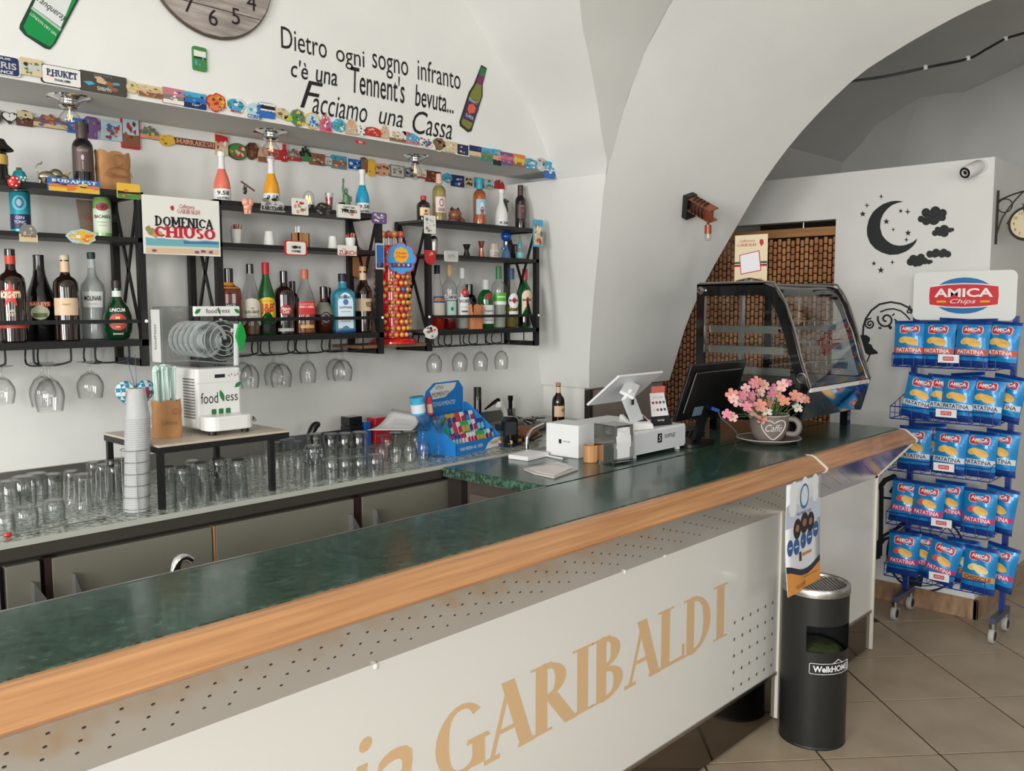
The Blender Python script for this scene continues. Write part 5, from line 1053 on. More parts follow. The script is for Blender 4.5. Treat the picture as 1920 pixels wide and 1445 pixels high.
for q, (a, b, r_) in enumerate(((-.4, .38, .05), (-.36, .33, .04), (-.44, .42, .04), (-.3, .36, .03))): mb([C(150, 140, 80), C(196, 150, 110)][q % 2]).face([f(sw*a+x, sh*b+y_, .0006+q*4e-5) for x, y_ in blob(9, r_*sw, .3, q)]).build('painted_tree', t)
for a, b in ((.17, .06), (.26, .08), (-.38, .06), (.36, .07)): mb(C(130, 80, 120)).face([f(sw*a+x, sh*b+y_, .0007) for x, y_ in blob(8, .035*sw, .3, int(a*100), 1, .5)]).build('painted_shell', t)
m = mb(INK); serif(m, 'DOMENICA', lambda x, y_, d=0: f(x, y_, .0008+d), sw*.76, sh*.17, .24, .13, .12, cx=.02*sw, cy=sh*.57); m.build('lettering', t)
m = mb(C(190, 30, 50)); serif(m, 'CHIUSO', lambda x, y_, d=0: f(x, y_, .0012+d), sw*.80, sh*.19, .26, .15, .13, cx=.03*sw, cy=sh*.39); m.build('lettering', t)
m = mb(C(176, 50, 66)); write(m, 'Caffetteria', lambda x, y_: f(x, y_, .0008), w=sw*.2, h=sh*.07, shear=.3, cx=.06*sw, cy=sh*.85); m.build('lettering', t)
m = mb(C(176, 40, 56)); serif(m, 'GARIBALDI', lambda x, y_, d=0: f(x, y_, .0008+d), sw*.3, sh*.075, cx=.08*sw, cy=sh*.765); m.build('lettering', t)
mb(C(176, 40, 56)).face([f(-.13*sw+x, sh*.81+y_, .0008) for x, y_ in blob(12, .028*sw, .25, 3, .8, 1.1)]).build('portrait_logo', t)
# ================================================================ stemware hanging under the shelves
def wine_profile(h, R): return [(.0, 0), (R*.92, 0), (R*.9, -.002), (R*.2, -.006), (.0045, -.012), (.004, -h*.24), (.008, -h*.28), (R*.62, -h*.38), (R*.94, -h*.56), (R, -h*.7), (R*.92, -h*.88), (R*.84, -h)]
ORD = ['first', 'second', 'third', 'fourth', 'fifth', 'sixth', 'seventh']
for unit, lst in (('left', [(2, 757, 2.86, 48), (80, 762, 2.93, 46), (93, 771, 2.84, 52), (169, 746, 2.88, 48)]), ('middle', [(455, 716, 2.93, 34), (468, 728, 2.85, 36), (513, 722, 2.92, 36), (527, 726, 2.84, 40), (577, 718, 2.87, 32), (629, 712, 2.92, 36), (642, 714, 2.85, 38)]), ('right', [(814, 698, 2.87, 30), (862, 696, 2.87, 30), (901, 695, 2.87, 29), (940, 692, 2.87, 27)])):
    for i, (u, vr, yy_, w_) in enumerate(lst):
        P = on(u, vr-30, y=yy_); zt_ = ZL-.068; h = zt_-on(u, vr, y=yy_).z; R = pxm(w_/2, P)
        t = thing('wine_glass', '%s hanging wine glass from the left under the %s wall shelf' % (ORD[i], unit), 'glass', (P.x, yy_, zt_), 0, 'hanging wine glasses')
        pr = wine_profile(h, R); mb(CLEAR).lathe(pr[:7], 20).build('stem_and_foot', t)
        mb(CLEAR).lathe(pr[6:]+[(R*.84-.0012, -h), (R*.92-.0014, -h*.88), (R-.0015, -h*.7), (R*.94-.0015, -h*.56), (R*.6, -h*.39), (0, -h*.3)], 24).build('bowl', t)
# ================================================================ glassware upside down on the back bar
def gprofile(kind, h, R):
    if kind == 'tumbler': o = [(R*.94, 0), (R, h*.5), (R*.96, h-.006), (R*.8, h), (0, h)]
    elif kind == 'tall': o = [(R, 0), (R*.78, h*.45), (R*.82, h*.8), (R*.86, h-.006), (R*.7, h), (0, h)]
    elif kind == 'crystal': o = [(R, 0), (R*1.02, h*.1), (R*.94, h*.85), (R*.9, h-.006), (R*.75, h), (0, h)]
    elif kind == 'flute': o = [(R*.78, 0), (R, h*.2), (R*.92, h*.42), (R*.4, h*.6), (.005, h*.66), (.004, h*.92), (R*.3, h*.97), (R*1.05, h*.985), (R*1.05, h), (0, h)]
    else: o = [(R*.8, 0), (R*.97, h*.25), (R, h*.42), (R*.8, h*.6), (R*.3, h*.7), (.006, h*.74), (.005, h*.92), (R*.3, h*.965), (R*.85, h*.985), (R*.85, h), (0, h)]
    i = [(max(0, r-.0022), z-(.004 if z > 0 else 0)) for r, z in o if (kind not in ('flute', 'wine') or z < h*.62)]
    return o, i
GN = {'tumbler': 'tumbler', 'tall': 'highball_glass', 'crystal': 'crystal_tumbler', 'flute': 'champagne_flute', 'wine': 'wine_glass'}
def upturned(u, vb, vt, w_, kind, label, group, zb=ZB+.0005, P=None):
    P = P or on(u, vb, z=zb); P = V((P.x, min(P.y, 2.93), zb)); top = on(u, vt, y=P.y).z; h = top-zb; R = pxm(w_/2, P)
    t = thing(GN[kind], label, 'glass', P, 0, group); o, i = gprofile(kind, h, R); n = 12 if kind in ('tall', 'crystal') else 20
    mb(CRYSTAL if kind in ('crystal', 'tumbler') else CLEAR).lathe(o, 20).build('glass', t)
    if kind in ('crystal', 'tumbler'): mb(CRYSTAL).lathe(i, n, ).build('inner_wall', t)
    else: mb(CLEAR).lathe(i, n).build('inner_wall', t)
    if kind == 'crystal':                       # cut facets
        m = mb(CRYSTAL)
        for k in range(10):
            a = 2*pi*k/10
            for q in (.55, .72, .86): m.ball((R*.97*cos(a+q), R*.97*sin(a+q), h*q), (R*.16, R*.16, h*.06), 5, 4)
        m.build('cut_pattern', t)['kind'] = 'stuff'
    if kind == 'tall':
        m = mb(CRYSTAL)
        for k in range(8):
            a = 2*pi*k/8; m.tube([(R*.96*cos(a), R*.96*sin(a), h*.08), (R*.80*cos(a), R*.80*sin(a), h*.5), (R*.84*cos(a), R*.84*sin(a), h*.8)], .0022, 5)
        m.build('flutes', t)['kind'] = 'stuff'
    return t, top
gl = 'upturned glasses on the back bar'
low = {}
for i, (u, vb, vt, w_, kd, lb) in enumerate([
 (10, 1000, 962, 36, 'tumbler', 'low tumbler at the left edge, nearest the front of the back bar'),
 (48, 991, 949, 46, 'tumbler', 'lower tumbler of the stack at the left end of the back bar'),
 (102, 976, 936, 40, 'tumbler', 'low tumbler right of the glass stack at the left end'),
 (20, 960, 900, 38, 'tumbler', 'tumbler behind the stack at the left edge of the back bar'),
 (70, 938, 886, 40, 'tumbler', 'tumbler in the back row left of the tall fluted glasses'),
 (100, 934, 887, 34, 'tumbler', 'tumbler in the back row beside the tall fluted glasses'),
 (136, 942, 881, 32, 'tall', 'leftmost tall fluted glass on the back bar'),
 (157, 951, 887, 36, 'tall', 'front tall fluted glass, second from the left'),
 (178, 934, 864, 30, 'tall', 'tall fluted glass in the back, third from the left'),
 (195, 938, 869, 30, 'tall', 'tall fluted glass, fourth from the left'),
 (213, 926, 858, 30, 'tall', 'rear tall fluted glass just left of the plastic cup stack'),
 (216, 941, 872, 28, 'tall', 'front tall fluted glass just left of the plastic cup stack'),
 (318, 944, 873, 26, 'crystal', 'crystal highball under the table, leftmost'),
 (345, 950, 874, 34, 'crystal', 'crystal highball under the table, front of the left pair'),
 (379, 942, 866, 33, 'crystal', 'crystal highball in the middle under the table'),
 (362, 922, 862, 30, 'crystal', 'rear crystal highball under the table'),
 (412, 936, 858, 33, 'crystal', 'crystal highball second from the right under the table'),
 (448, 932, 860, 33, 'crystal', 'crystal highball nearest the right table leg'),
 (474, 897, 824, 13, 'flute', 'first champagne flute right of the crystal highballs'),
 (488, 898, 822, 13, 'flute', 'second champagne flute right of the crystal highballs'),
 (500, 888, 819, 13, 'flute', 'third champagne flute, seen beside the table leg'),
 (521, 905, 828, 14, 'flute', 'champagne flute right of the table leg, front row'),
 (534, 900, 824, 14, 'flute', 'second champagne flute right of the table leg'),
 (547, 896, 821, 14, 'flute', 'third champagne flute right of the table leg'),
 (560, 904, 826, 14, 'flute', 'champagne flute beside the engraved tumbler'),
 (588, 899, 834, 34, 'crystal', 'tall engraved tumbler in front of the stacked tumblers'),
 (622, 897, 858, 29, 'tumbler', 'first low tumbler of the stacked group, front row'),
 (648, 895, 857, 29, 'tumbler', 'second low tumbler of the stacked group, front row'),
 (675, 892, 855, 29, 'tumbler', 'third low tumbler of the stacked group, front row'),
 (704, 887, 851, 32, 'tumbler', 'rightmost low tumbler of the stacked group'),
 (716, 862, 815, 30, 'wine', 'wine goblet behind the low tumblers, leftmost goblet'),
 (742, 868, 810, 27, 'wine', 'second wine goblet right of the stacked tumblers'),
 (768, 866, 808, 27, 'wine', 'third wine goblet right of the stacked tumblers'),
 (793, 862, 806, 26, 'wine', 'rightmost wine goblet, beside the blue gum display'),
 (592, 868, 812, 30, 'tumbler', 'tumbler behind the engraved one'),
 (726, 842, 800, 26, 'wine', 'rear wine goblet under the paper sheet'),
 (780, 842, 796, 24, 'wine', 'rear wine goblet next to the cocktail glasses')]):
    t, top = upturned(u, vb, vt, w_, kd, lb, gl); low[i] = (t, top)
for i, (k, vt, w_, lb) in enumerate([(1, 891, 44, 'upper tumbler of the stack at the left end of the back bar'), (26, 812, 30, 'upper tumbler on the first low tumbler'), (27, 811, 30, 'upper tumbler on the second low tumbler'), (28, 808, 32, 'upper tumbler on the third low tumbler')]):
    t, top = low[k]; P = t.location.copy(); P.z = top; u = {1: 50, 26: 618, 27: 645, 28: 678}[k]
    upturned(u, 0, vt, w_, 'tumbler', lb, gl, top+.0005, P)
for u, vb, vr, w_, lb in ((797, 853, 776, 40, 'left upright cocktail glass before the gum display'), (822, 856, 782, 34, 'right upright cocktail glass before the gum display')):
    P = on(u, vb, z=ZB); h = on(u, vr, y=P.y).z-ZB; R = pxm(w_/2, P); t = thing('cocktail_glass', lb, 'glass', (P.x, P.y, ZB), 0, 'cocktail glasses')
    mb(CLEAR).lathe([(0, .001), (R*.75, 0), (R*.7, .003), (.005, .008), (.004, h*.55)], 20).build('stem_and_foot', t); mb(CLEAR).lathe([(.004, h*.55), (R, h), (R*.97, h), (0, h*.58)], 24).build('bowl', t)
# ================================================================ stack of plastic cups in its wire holder
P = on(257, 957, z=ZB); P.z = ZB; hh = on(262, 728, y=P.y).z-ZB; R0 = pxm(22.5, P)
PLA = mat('frosted_plastic', (196, 198, 198), .3, tr=.25, n=.05, ns=60)
n = 42; step = (hh-.085)/(n-1)
t0 = None
for i in range(n):
    loc = (P.x+.012*i/n, P.y, ZB+.001+i*step)
    lb = 'frosted plastic cup nested in the tall stack in the wire holder' if i < n-1 else 'topmost frosted plastic cup of the tall stack'
    if t0 is None:
        o = mb(PLA).lathe([(R0, 0), (R0*1.02, .003), (R0*.98, .005), (R0*.70, .083), (R0*.66, .085), (0, .085)], 20).build('plastic_cup'); t0 = tag(o, lb, 'cup', 'stacked plastic cups'); o.location = loc
    else:
        o = t0.copy(); COL.objects.link(o); o.location = loc; o['label'] = lb
        if i == n-1: o['group'] = 'stacked plastic cups'
t = thing('wire_cup_holder', 'thin wire cage holding the stack of plastic cups', 'holder', P)
hw = on(257, 848, y=P.y).z-ZB; WIRE = mat('dark_wire', (130, 130, 128), .3, .8)
for k in range(6): mb(WIRE).tube([((R0+.004)*cos(a), (R0+.004)*sin(a), .01+hw*k/5) for a in [2*pi*q/20 for q in range(20)]], .0009, 5, True).build('ring_wire', t)
for a in (-1.9, .2, 2.3): mb(WIRE).tube([((R0+.004)*cos(a), (R0+.004)*sin(a), .001), ((R0+.004)*cos(a), (R0+.004)*sin(a), hw+.012)], .001, 5).build('upright_wire', t)
# ================================================================ side table with the slush machine
TX0, TX1, TY0, TY1, TZ = 1.088, 1.505, 2.368, 2.735, 1.274
t = thing('small_table', 'small table with stone top and black steel legs standing on the back bar', 'table', (TX0, TY0, ZB))
L = lambda x, y, z: (x-TX0, y-TY0, z-ZB)
mb(mat('beige_stone', (188, 176, 160), .3, n=.08, ns=20)).box(0, TX1-TX0, 0, TY1-TY0, TZ-.007-ZB, TZ-ZB).build('table_top', t, bevel=.001)
m = mb(BLACK); m.box(0, TX1-TX0, 0, .016, TZ-.024-ZB, TZ-.007-ZB).box(0, TX1-TX0, TY1-TY0-.016, TY1-TY0, TZ-.024-ZB, TZ-.007-ZB).box(0, .016, .016, TY1-TY0-.016, TZ-.024-ZB, TZ-.007-ZB).box(TX1-TX0-.016, TX1-TX0, .016, TY1-TY0-.016, TZ-.024-ZB, TZ-.007-ZB); m.build('frame', t)
for x in (.008, TX1-TX0-.06):
    for y_ in (.008, TY1-TY0-.02): mb(BLACK).box(x-.008, x+.008, y_-.008, y_+.008, 0, TZ-.024-ZB).build('leg', t)
MW = mat('machine_white', (222, 222, 219), .3)
MX0, MX1, MY0, MY1 = 1.268, 1.415, 2.49, 2.72; z0 = TZ+.001
t = thing('slush_machine', 'white slush machine with clear tank and green tap on the small table', 'slush machine', (MX0, MY0, z0))
mw, md = MX1-MX0, MY1-MY0; bh = on(400, 690, y=MY0).z-z0; hT = on(400, 574, y=MY0).z-z0
mb(MW).box(0, mw, 0, md, .012, bh).build('body', t, bevel=.008)
mb(MW).prism(rrect(mw*1.04, .085, .03, 4), lambda x, y_, d: (mw/2+x, -.035+y_, d), .012, .055).build('drip_tray', t, bevel=.004)
for x in (.02, mw-.02):
    for y_ in (-.05, md-.02): mb(BLACK).lathe([(0, 0), (.012, 0), (.012, .012), (0, .012)], 12, (x, y_, 0)).build('foot', t)
mb(MW).box(-.003, 0, .02, md-.02, .03, bh-.02).build('side_panel', t)
for i in range(14): mb(C(120, 120, 118)).box(-.006, -.003, .012, .075, .045+i*(bh-.07)/14, .045+i*(bh-.07)/14+.004).build('vent_slot', t)
f = plane((0, -.0008, 0), (1, 0, 0), (0, 0, 1))
mb(C(30, 34, 36)).face([f(x, y_) for x, y_ in ((mw*.40, bh*.845), (mw*.63, bh*.845), (mw*.63, bh*.90), (mw*.40, bh*.90))]).build('display', t)
for i, xx_ in enumerate((.72, .78, .86, .92)): mb(C(150, 150, 150)).face([f(mw*xx_+.003*cos(a), bh*(.89 if i % 2 else .87)+.003*sin(a)) for a in [2*pi*q/10 for q in range(10)]]).build('button', t)
mb(C(200, 200, 198)).box(0, mw, -.001, 0, bh*.775, bh*.78).build('panel_joint', t)
m = mb(C(50, 50, 54)); write(m, 'food', lambda x, y_: f(x, y_), w=mw*.38, h=bh*.17, cx=mw*.27, cy=bh*.54); m.build('logo_text', t)
m = mb(C(50, 50, 54)); write(m, 'ess', lambda x, y_: f(x, y_), w=mw*.28, h=bh*.10, cx=mw*.77, cy=bh*.52); m.build('logo_text', t)
LEAF = C(30, 120, 60)
leafp = lambda cx, cy, L_, W_, an: [(cx+L_*(q)*cos(an)-W_*sin(pi*(q+1)/2)*s_*sin(an), cy+L_*q*sin(an)+W_*sin(pi*(q+1)/2)*s_*cos(an)) for s_, qs in ((1, [-1, -.5, 0, .5, 1]), (-1, [.5, 0, -.5])) for q in qs]
mb(LEAF).face([f(x, y_, .0003) for x, y_ in leafp(mw*.55, bh*.56, .02, .007, 1.9)]).build('logo_leaf', t)
for a, b, an in ((.12, .10, .5), (.92, .72, .6)): mb(LEAF).face([f(x, y_, .0002) for x, y_ in leafp(mw*a, bh*b, .014, .007, an)]).build('leaf_print', t)
for i in range(3): mb(C(40, 110, 60)).face([f(mw*(.36+.16*i)+x, bh*.32+y_, .0002) for x, y_ in rrect(.016, .016, .003)]).build('badge', t)
# tank
tk = mb(PANE).box(.004, mw-.004, .0, md+.06, bh+.004, hT).build('tank', t, bevel=.006)
hd = mb(MW).box(.0, mw, -.004, .01, hT-.03, hT).build('tank_header', t, bevel=.002)
m = mb(C(50, 50, 54)); write(m, 'food', lambda x, y_: V((x, -.0048, y_)), w=mw*.24, h=.014, cx=mw*.36, cy=hT-.014); m.build('header_text', hd)
m = mb(C(50, 50, 54)); write(m, 'ess', lambda x, y_: V((x, -.0048, y_)), w=mw*.18, h=.009, cx=mw*.68, cy=hT-.015); m.build('header_text', hd)
mb(LEAF).face([V((x, -.0049, y_)) for x, y_ in leafp(mw*.53, hT-.014, .012, .004, 1.9)]).build('header_leaf', hd)
for a in (.06, .94): mb(LEAF).face([V((x, -.0048, y_)) for x, y_ in leafp(mw*a, hT-.015, .012, .006, .6 if a < .5 else -.6)]).build('header_leaf', hd)
sd = mb(MW).box(-.002, .002, md+.0, md+.055, bh+.01, hT-.01).build('side_strip', t)
m = mb(C(60, 70, 66)); write(m, 'foodNess', lambda x, y_: V((-.0025, md+.028+y_, bh+.09+x)), w=.08, h=.016); m.build('strip_text', sd)
zc = bh+(hT-bh)*.45
ROT = mat('auger_plastic', (214, 216, 216), .25, tr=.4)
mb(ROT).lathe([(.03, 0), (.034, .02), (.03, .2), (.008, .22), (0, .22)], 20).build('auger', t).matrix_local = Matrix.Translation((mw*.5, .04, zc)) @ Matrix.Rotation(-pi/2, 4, 'X')
for k in range(5): mb(ROT).tube([(mw*.5+.052*cos(a), .05+k*.035+.03*a/6.28, zc+.052*sin(a)) for a in [2*pi*q/18 for q in range(19)]], .006, 6).build('auger_blade', t)
mb(PANE).lathe([(.062, 0), (.062, .03), (.05, .05), (.03, .052), (0, .052)], 28).build('tank_front', t).matrix_local = Matrix.Translation((mw*.5, .0, zc)) @ Matrix.Rotation(pi/2, 4, 'X')
for r_ in (.06, .045, .03, .018): mb(mat('clear_rib', (208, 212, 212), .15, tr=.5)).tube([(mw*.5+r_*cos(a), -.03-.018*(.06-r_)/.04, zc+r_*sin(a)) for a in [2*pi*q/28 for q in range(28)]], .0016, 5, True).build('front_ring', t)
tp = mb(mat('green_tap', (20, 146, 62), .25, coat=.3)).prism([(x, y_) for x, y_ in leafp(0, 0, .046, .017, pi/2)], lambda x, y_, d: (mw*.76+x, -.062-d, zc+.012+y_), 0, .01).build('tap_handle', t, bevel=.002)
mb(mat('tap_clear', (226, 228, 228), .15, tr=.4)).tube([(mw*.70, -.058, zc+.05), (mw*.68, -.06, zc-.02), (mw*.67, -.06, zc-.075)], .008, 8).build('spout', t)
mb(mat('tap_clear')).tube([(mw*.60, -.056, zc+.03), (mw*.78, -.056, zc+.03)], .006, 8).build('spout_bar', t)
mb(CHROME).tube([(mw+.01, -.02, .03), (mw+.02, -.03, .035), (mw+.018, -.045, .03)], .006, 8).build('drain_spout', t)
# straw pouch on the table
P = on(314, 819, z=TZ); P.z = TZ; h = on(314, 750, y=P.y).z-TZ; w_ = pxm(56, P)
t, pl = ppouch('straw_pouch', 'brown paper pouch full of pale green wrapped straws beside the slush machine', 'pouch', P, w_*.92, w_*.6, h, radians(-12), .98)
mb(KRAFTP).tube([pl(.018+.008*cos(a), h*.72+.008*sin(a), .004) for a in [2*pi*q/12 for q in range(12)]], .0009, 5, True).build('round_stamp', t)
m = mb(KRAFTP); write(m, 'Caffetteria', lambda x, y_: pl(x, y_, .004), w=w_*.5, h=.012, cy=h*.42); m.build('print', t)
ST = mat('mint_wrapper', (190, 212, 204), .6); rd = random.Random(5); hs = on(314, 688, y=P.y).z-TZ
for i in range(22):
    a, b = rd.uniform(-.32, .32)*w_, rd.uniform(-.08, .14)*w_; mb(ST).tube([(a*.7, b, .01), (a, b, h), (a*1.05+rd.uniform(-.004, .008), b, hs-rd.uniform(0, .02)), (a*1.05+rd.uniform(-.008, .01), b-.003, hs-rd.uniform(-.004, .012))], [.003, .0034, .0036, .0045], 6).build('straw', t)
# fabric heart on a cord
P = on(254, 740, y=2.80); r = pxm(37, P)
t = thing('fabric_heart', 'blue chequered fabric heart hanging on a cord under the left shelf', 'ornament', P)
HM = bpy.data.materials.new('blue_check_cloth'); HM.use_nodes = True; nt = HM.node_tree; ck = nt.nodes.new('ShaderNodeTexChecker'); ck.inputs['Scale'].default_value = 80; ck.inputs[1].default_value = (*lin((50, 128, 156)), 1); ck.inputs[2].default_value = (*lin((206, 220, 224)), 1)
tc = nt.nodes.new('ShaderNodeTexCoord'); nt.links.new(tc.outputs['Object'], ck.inputs[0]); nt.links.new(ck.outputs[0], nt.nodes['Principled BSDF'].inputs['Base Color']); nt.nodes['Principled BSDF'].inputs['Roughness'].default_value = .9
hp = [(r*1.02*(sin(a)**3), r*(.8*cos(a)-.32*cos(2*a)-.12*cos(3*a)-.06*cos(4*a))) for a in [2*pi*k/40 for k in range(40)]]
rows = []
for s_, d in ((.0, -.022), (.45, -.020), (.75, -.015), (.93, -.008), (1, 0), (.93, .008), (.6, .014), (0, .016)): rows.append([V((x*s_, d, y_*s_)) for x, y_ in hp+hp[:1]])
mb(HM).grid(rows).build('cushion', t)
rows = [[V((x*s_, d, y_*s_-.004)) for x, y_ in hp+hp[:1]] for s_, d in ((0, -.027), (.35, -.026), (.55, -.022), (.62, -.017))]
mb(C(200, 44, 66)).grid(rows).build('red_patch', t)
mb(C(70, 110, 170)).face([V((.012+x, -.0285, .002+y_)) for x, y_ in blob(9, .014, .3, 4)]).build('blue_bow', t)
e_ = on(236, 664, y=2.80)-P
mb(C(60, 90, 140)).tube([(0, 0, r*.36), tuple(e_)], .0009, 5).build('cord', t); mb(C(60, 90, 140)).tube([(.004, 0, r*.36), (e_.x+.03, e_.y, e_.z)], .0009, 5).build('cord', t)
# ================================================================ things between the glasses and the till
def onb(u, v): p = on(u, v, z=ZB); return V((p.x, p.y, ZB))
P = V((on(590, 803, y=2.86).x, 2.86, ZB)); k = pxm(28, P)
t = thing('black_lever', 'black curved handle lying behind the glasses', 'handle', P); zz = on(590, 796, y=2.86).z-ZB
mb(BLKG).tube([(-.5*k, 0, 0.012), (-.4*k, 0, zz*.6), (0, 0, zz*.95), (.35*k, 0, zz)], [.012, .014, .016, .010], 10).build('lever', t)
mb(BLKG).lathe([(0, 0), (.02, 0), (.018, zz*.5), (0, zz*.5)], 12).build('foot', t)
for nm, lb, u0, u1, vt, col in (('black_stamp_box', 'small black box behind the stacked tumblers', 645, 673, 780, (26, 26, 28)), ('blue_stamp_box', 'tiny blue box between the black and the red box', 674, 688, 789, (40, 96, 170)), ('red_stamp_box', 'red box partly covered by the paper sheet', 693, 726, 781, (190, 40, 50))):
    y_ = 2.88; a, b = on(u0, 792, y=y_).x, on(u1, 792, y=y_).x; h = on((u0+u1)/2, vt, y=y_).z-ZB
    t = thing(nm, lb, 'box', ((a+b)/2, y_, ZB)); w2 = (b-a)/2*.92; mb(G(*col)).box(-w2, w2, -.03, .03, 0, h*.7).build('box', t, bevel=.003); mb(G(*col)).box(-w2*.96, w2*.96, -.029, .029, h*.71, h).build('lid', t, bevel=.003)
# curled sheet of paper resting on the glasses
a, b, c_, d_ = on(688, 806, y=2.62), on(772, 806, y=2.50), on(790, 777, y=2.60), on(735, 766, y=2.75)
rows = []
for i in range(9):
    f_ = i/8; l = a.lerp(d_, f_); r_ = b.lerp(c_, f_); l = l+V((0, 0, -.02*sin(pi*f_))); r_ = r_+V((0, 0, -.012*sin(pi*f_))); rows.append([l.lerp(r_, q/6) for q in range(7)])
o = mb(C(226, 226, 226)).grid(rows).build('paper_sheet', None, a); so = o.modifiers.new('s', 'SOLIDIFY'); so.thickness = .0006; tag(o, 'curled sheet of printed paper lying over the glasses', 'paper')
for i in range(6):
    f_ = .45+.05*i; l = a.lerp(d_, f_); r_ = b.lerp(c_, f_); p0, p1 = l.lerp(r_, .3)-a, l.lerp(r_, .85)-a; p0.z += .004-.016*sin(pi*f_); p1.z += .004-.016*sin(pi*f_)
    mb(C(120, 120, 124)).bar(p0, p1, .0012, .0004).build('print_line', o)
# chewing gum display
t = thing('gum_display', 'blue cardboard counter display filled with rows of chewing gum', 'display', (2.245, 2.40, ZB), radians(10))
BLC = mat('display_blue', (30, 116, 190), .4); gw, gd = .30, .185
topz = on(840, 715, y=2.61).z-ZB
mb(BLC).prism([(0, 0), (0, .045), (gd*.9, .17), (gd, .17), (gd, 0)], lambda y_, z, d: (d, y_, z), 0, .003).build('side', t); mb(BLC).prism([(0, 0), (0, .045), (gd*.9, .17), (gd, .17), (gd, 0)], lambda y_, z, d: (d, y_, z), gw-.003, gw).build('side', t)
fr_ = mb(BLC).box(0, gw, 0, .003, 0, .045).build('front', t)
f = plane((0, -.0006, 0), (1, 0, 0), (0, 0, 1)); m = mb(WHT); write(m, 'VIVI FRESH AL 100%', lambda x, y_: f(x, y_), w=.15, h=.013, cx=.10, cy=.022); m.build('front_text', fr_)
mb(C(216, 212, 206)).face([f(x, y_, .0002) for x, y_ in [(gw-.11, .002), (gw-.002, .002), (gw-.002, .042), (gw-.05, .04), (gw-.09, .025)]]).build('front_patch', fr_); m = mb(C(40, 30, 60)); write(m, 'VIVIDENT', lambda x, y_: f(x, y_, .0004), w=.06, h=.011, cx=gw-.045, cy=.022); m.build('front_text', fr_)
pan = [(.03, .0), (gw-.01, 0), (gw-.01, topz-.03), (gw-.04, topz), (.10, topz), (.05, topz-.03), (.03, topz-.08)]
bk = mb(BLC).prism(pan, lambda x, z, d: (x, gd-d, z), 0, .004).build('back_panel', t)
f = plane((0, gd-.0048, 0), (1, 0, 0), (0, 0, 1))
mb(C(206, 206, 204)).face([f(x, z) for x, z in [(.09, topz-.065), (.17, topz-.06), (.23, topz-.03), (.245, topz-.006), (.11, topz-.006), (.07, topz-.03)]]).build('white_patch', bk)
for s, w2, h2, cx2, cy2, col in (('VIVI', .05, .016, .13, topz-.02, (60, 60, 70)), ('MOMENTO', .11, .018, .14, topz-.046, (50, 40, 70)), ('INTENSAMENTE!', .17, .018, .15, topz-.085, (206, 220, 236))):
    m = mb(C(*col)); write(m, s, lambda x, y_: f(x, y_, .0004), w=w2, h=h2, cx=cx2, cy=cy2); m.build('panel_text', bk)
for k in range(3): mb(BLC).box(.003, gw-.003, .052+k*.05, .055+k*.05, 0, .05+k*.034).build('step', t)
base = t.matrix_basis.copy() if False else (Matrix.Translation((2.245, 2.40, ZB)) @ Matrix.Rotation(radians(10), 4, 'Z'))
GC = [(170, 30, 80), (30, 60, 140), (40, 130, 180), (206, 206, 206), (40, 150, 90), (200, 150, 60), (190, 50, 60), (60, 50, 110), (120, 190, 200)]; GNm = ['magenta', 'navy', 'light blue', 'white', 'green', 'yellow', 'red', 'violet', 'pale teal']
rd = random.Random(11); SEQ = [[0, 1, 1, 0, 0, 3, 3, 3, 4, 4, 4, 8, 3, 1], [2, 2, 1, 6, 3, 4, 4, 8, 3, 1, 1], [1, 7, 2, 5, 5, 6, 3, 7, 3]]
for row in range(3):
    nn = len(SEQ[row]); wd = (gw-.02)/nn; hgt = (.058, .062, .055)[row]
    for k, ci in enumerate(SEQ[row]):
        x = .010+wd*(k+.5); loc = base @ V((x, .012+row*.05+.012, .004+row*.034+.012))
        q = thing('gum_pack', '%s gum pack %d from left in the %s row of the blue display' % (GNm[ci], k+1, ('front', 'middle', 'back')[row]), 'gum', loc, radians(10), 'gum packs in the display'); q.rotation_euler = (-.35, 0, radians(10)+rd.uniform(-.03, .03))
        mb(C(*GC[ci])).cbox((0, 0, hgt/2), (wd*.84, .022 if row else .02, hgt)).build('pack', q, bevel=.0015)
        mb(C(*GC[(ci*5+3) % 9])).face([V((xx2*wd*.40, -.0114 if row else -.0104, hgt*zz2)) for xx2, zz2 in ((-1, .25), (1, .35), (1, .75), (-1, .65))]).build('print', q)
gp = on(797, 853, z=ZB)
for u, v, w2, col, c2, lb in ((785, 752, 27, (60, 160, 196), (206, 214, 220), 'light blue gum tub standing in the left cocktail glass'), (807, 756, 11, (190, 50, 70), (214, 170, 140), 'slim red tube standing in the left cocktail glass')):
    zq_ = on(u, 776, y=gp.y).z; P = V((on(u, v, y=gp.y).x, gp.y, zq_)); r_ = pxm(w2/2, P); t = thing('gum_tub', lb, 'gum', P, 0, 'gum tubs'); t.rotation_euler = (0, -.15, 0); hh_ = on(u, 743, y=gp.y).z-zq_
    mb(C(*col)).lathe([(0, 0), (r_, 0), (r_, hh_*.8), (0, hh_*.8)], 16).build('tub', t); mb(C(*c2)).lathe([(r_*1.01, hh_*.1), (r_*1.01, hh_*.6)], 16).build('label', t); mb(G(*col)).lathe([(r_*1.04, hh_*.8), (r_*1.04, hh_), (0, hh_)], 16).build('lid', t)
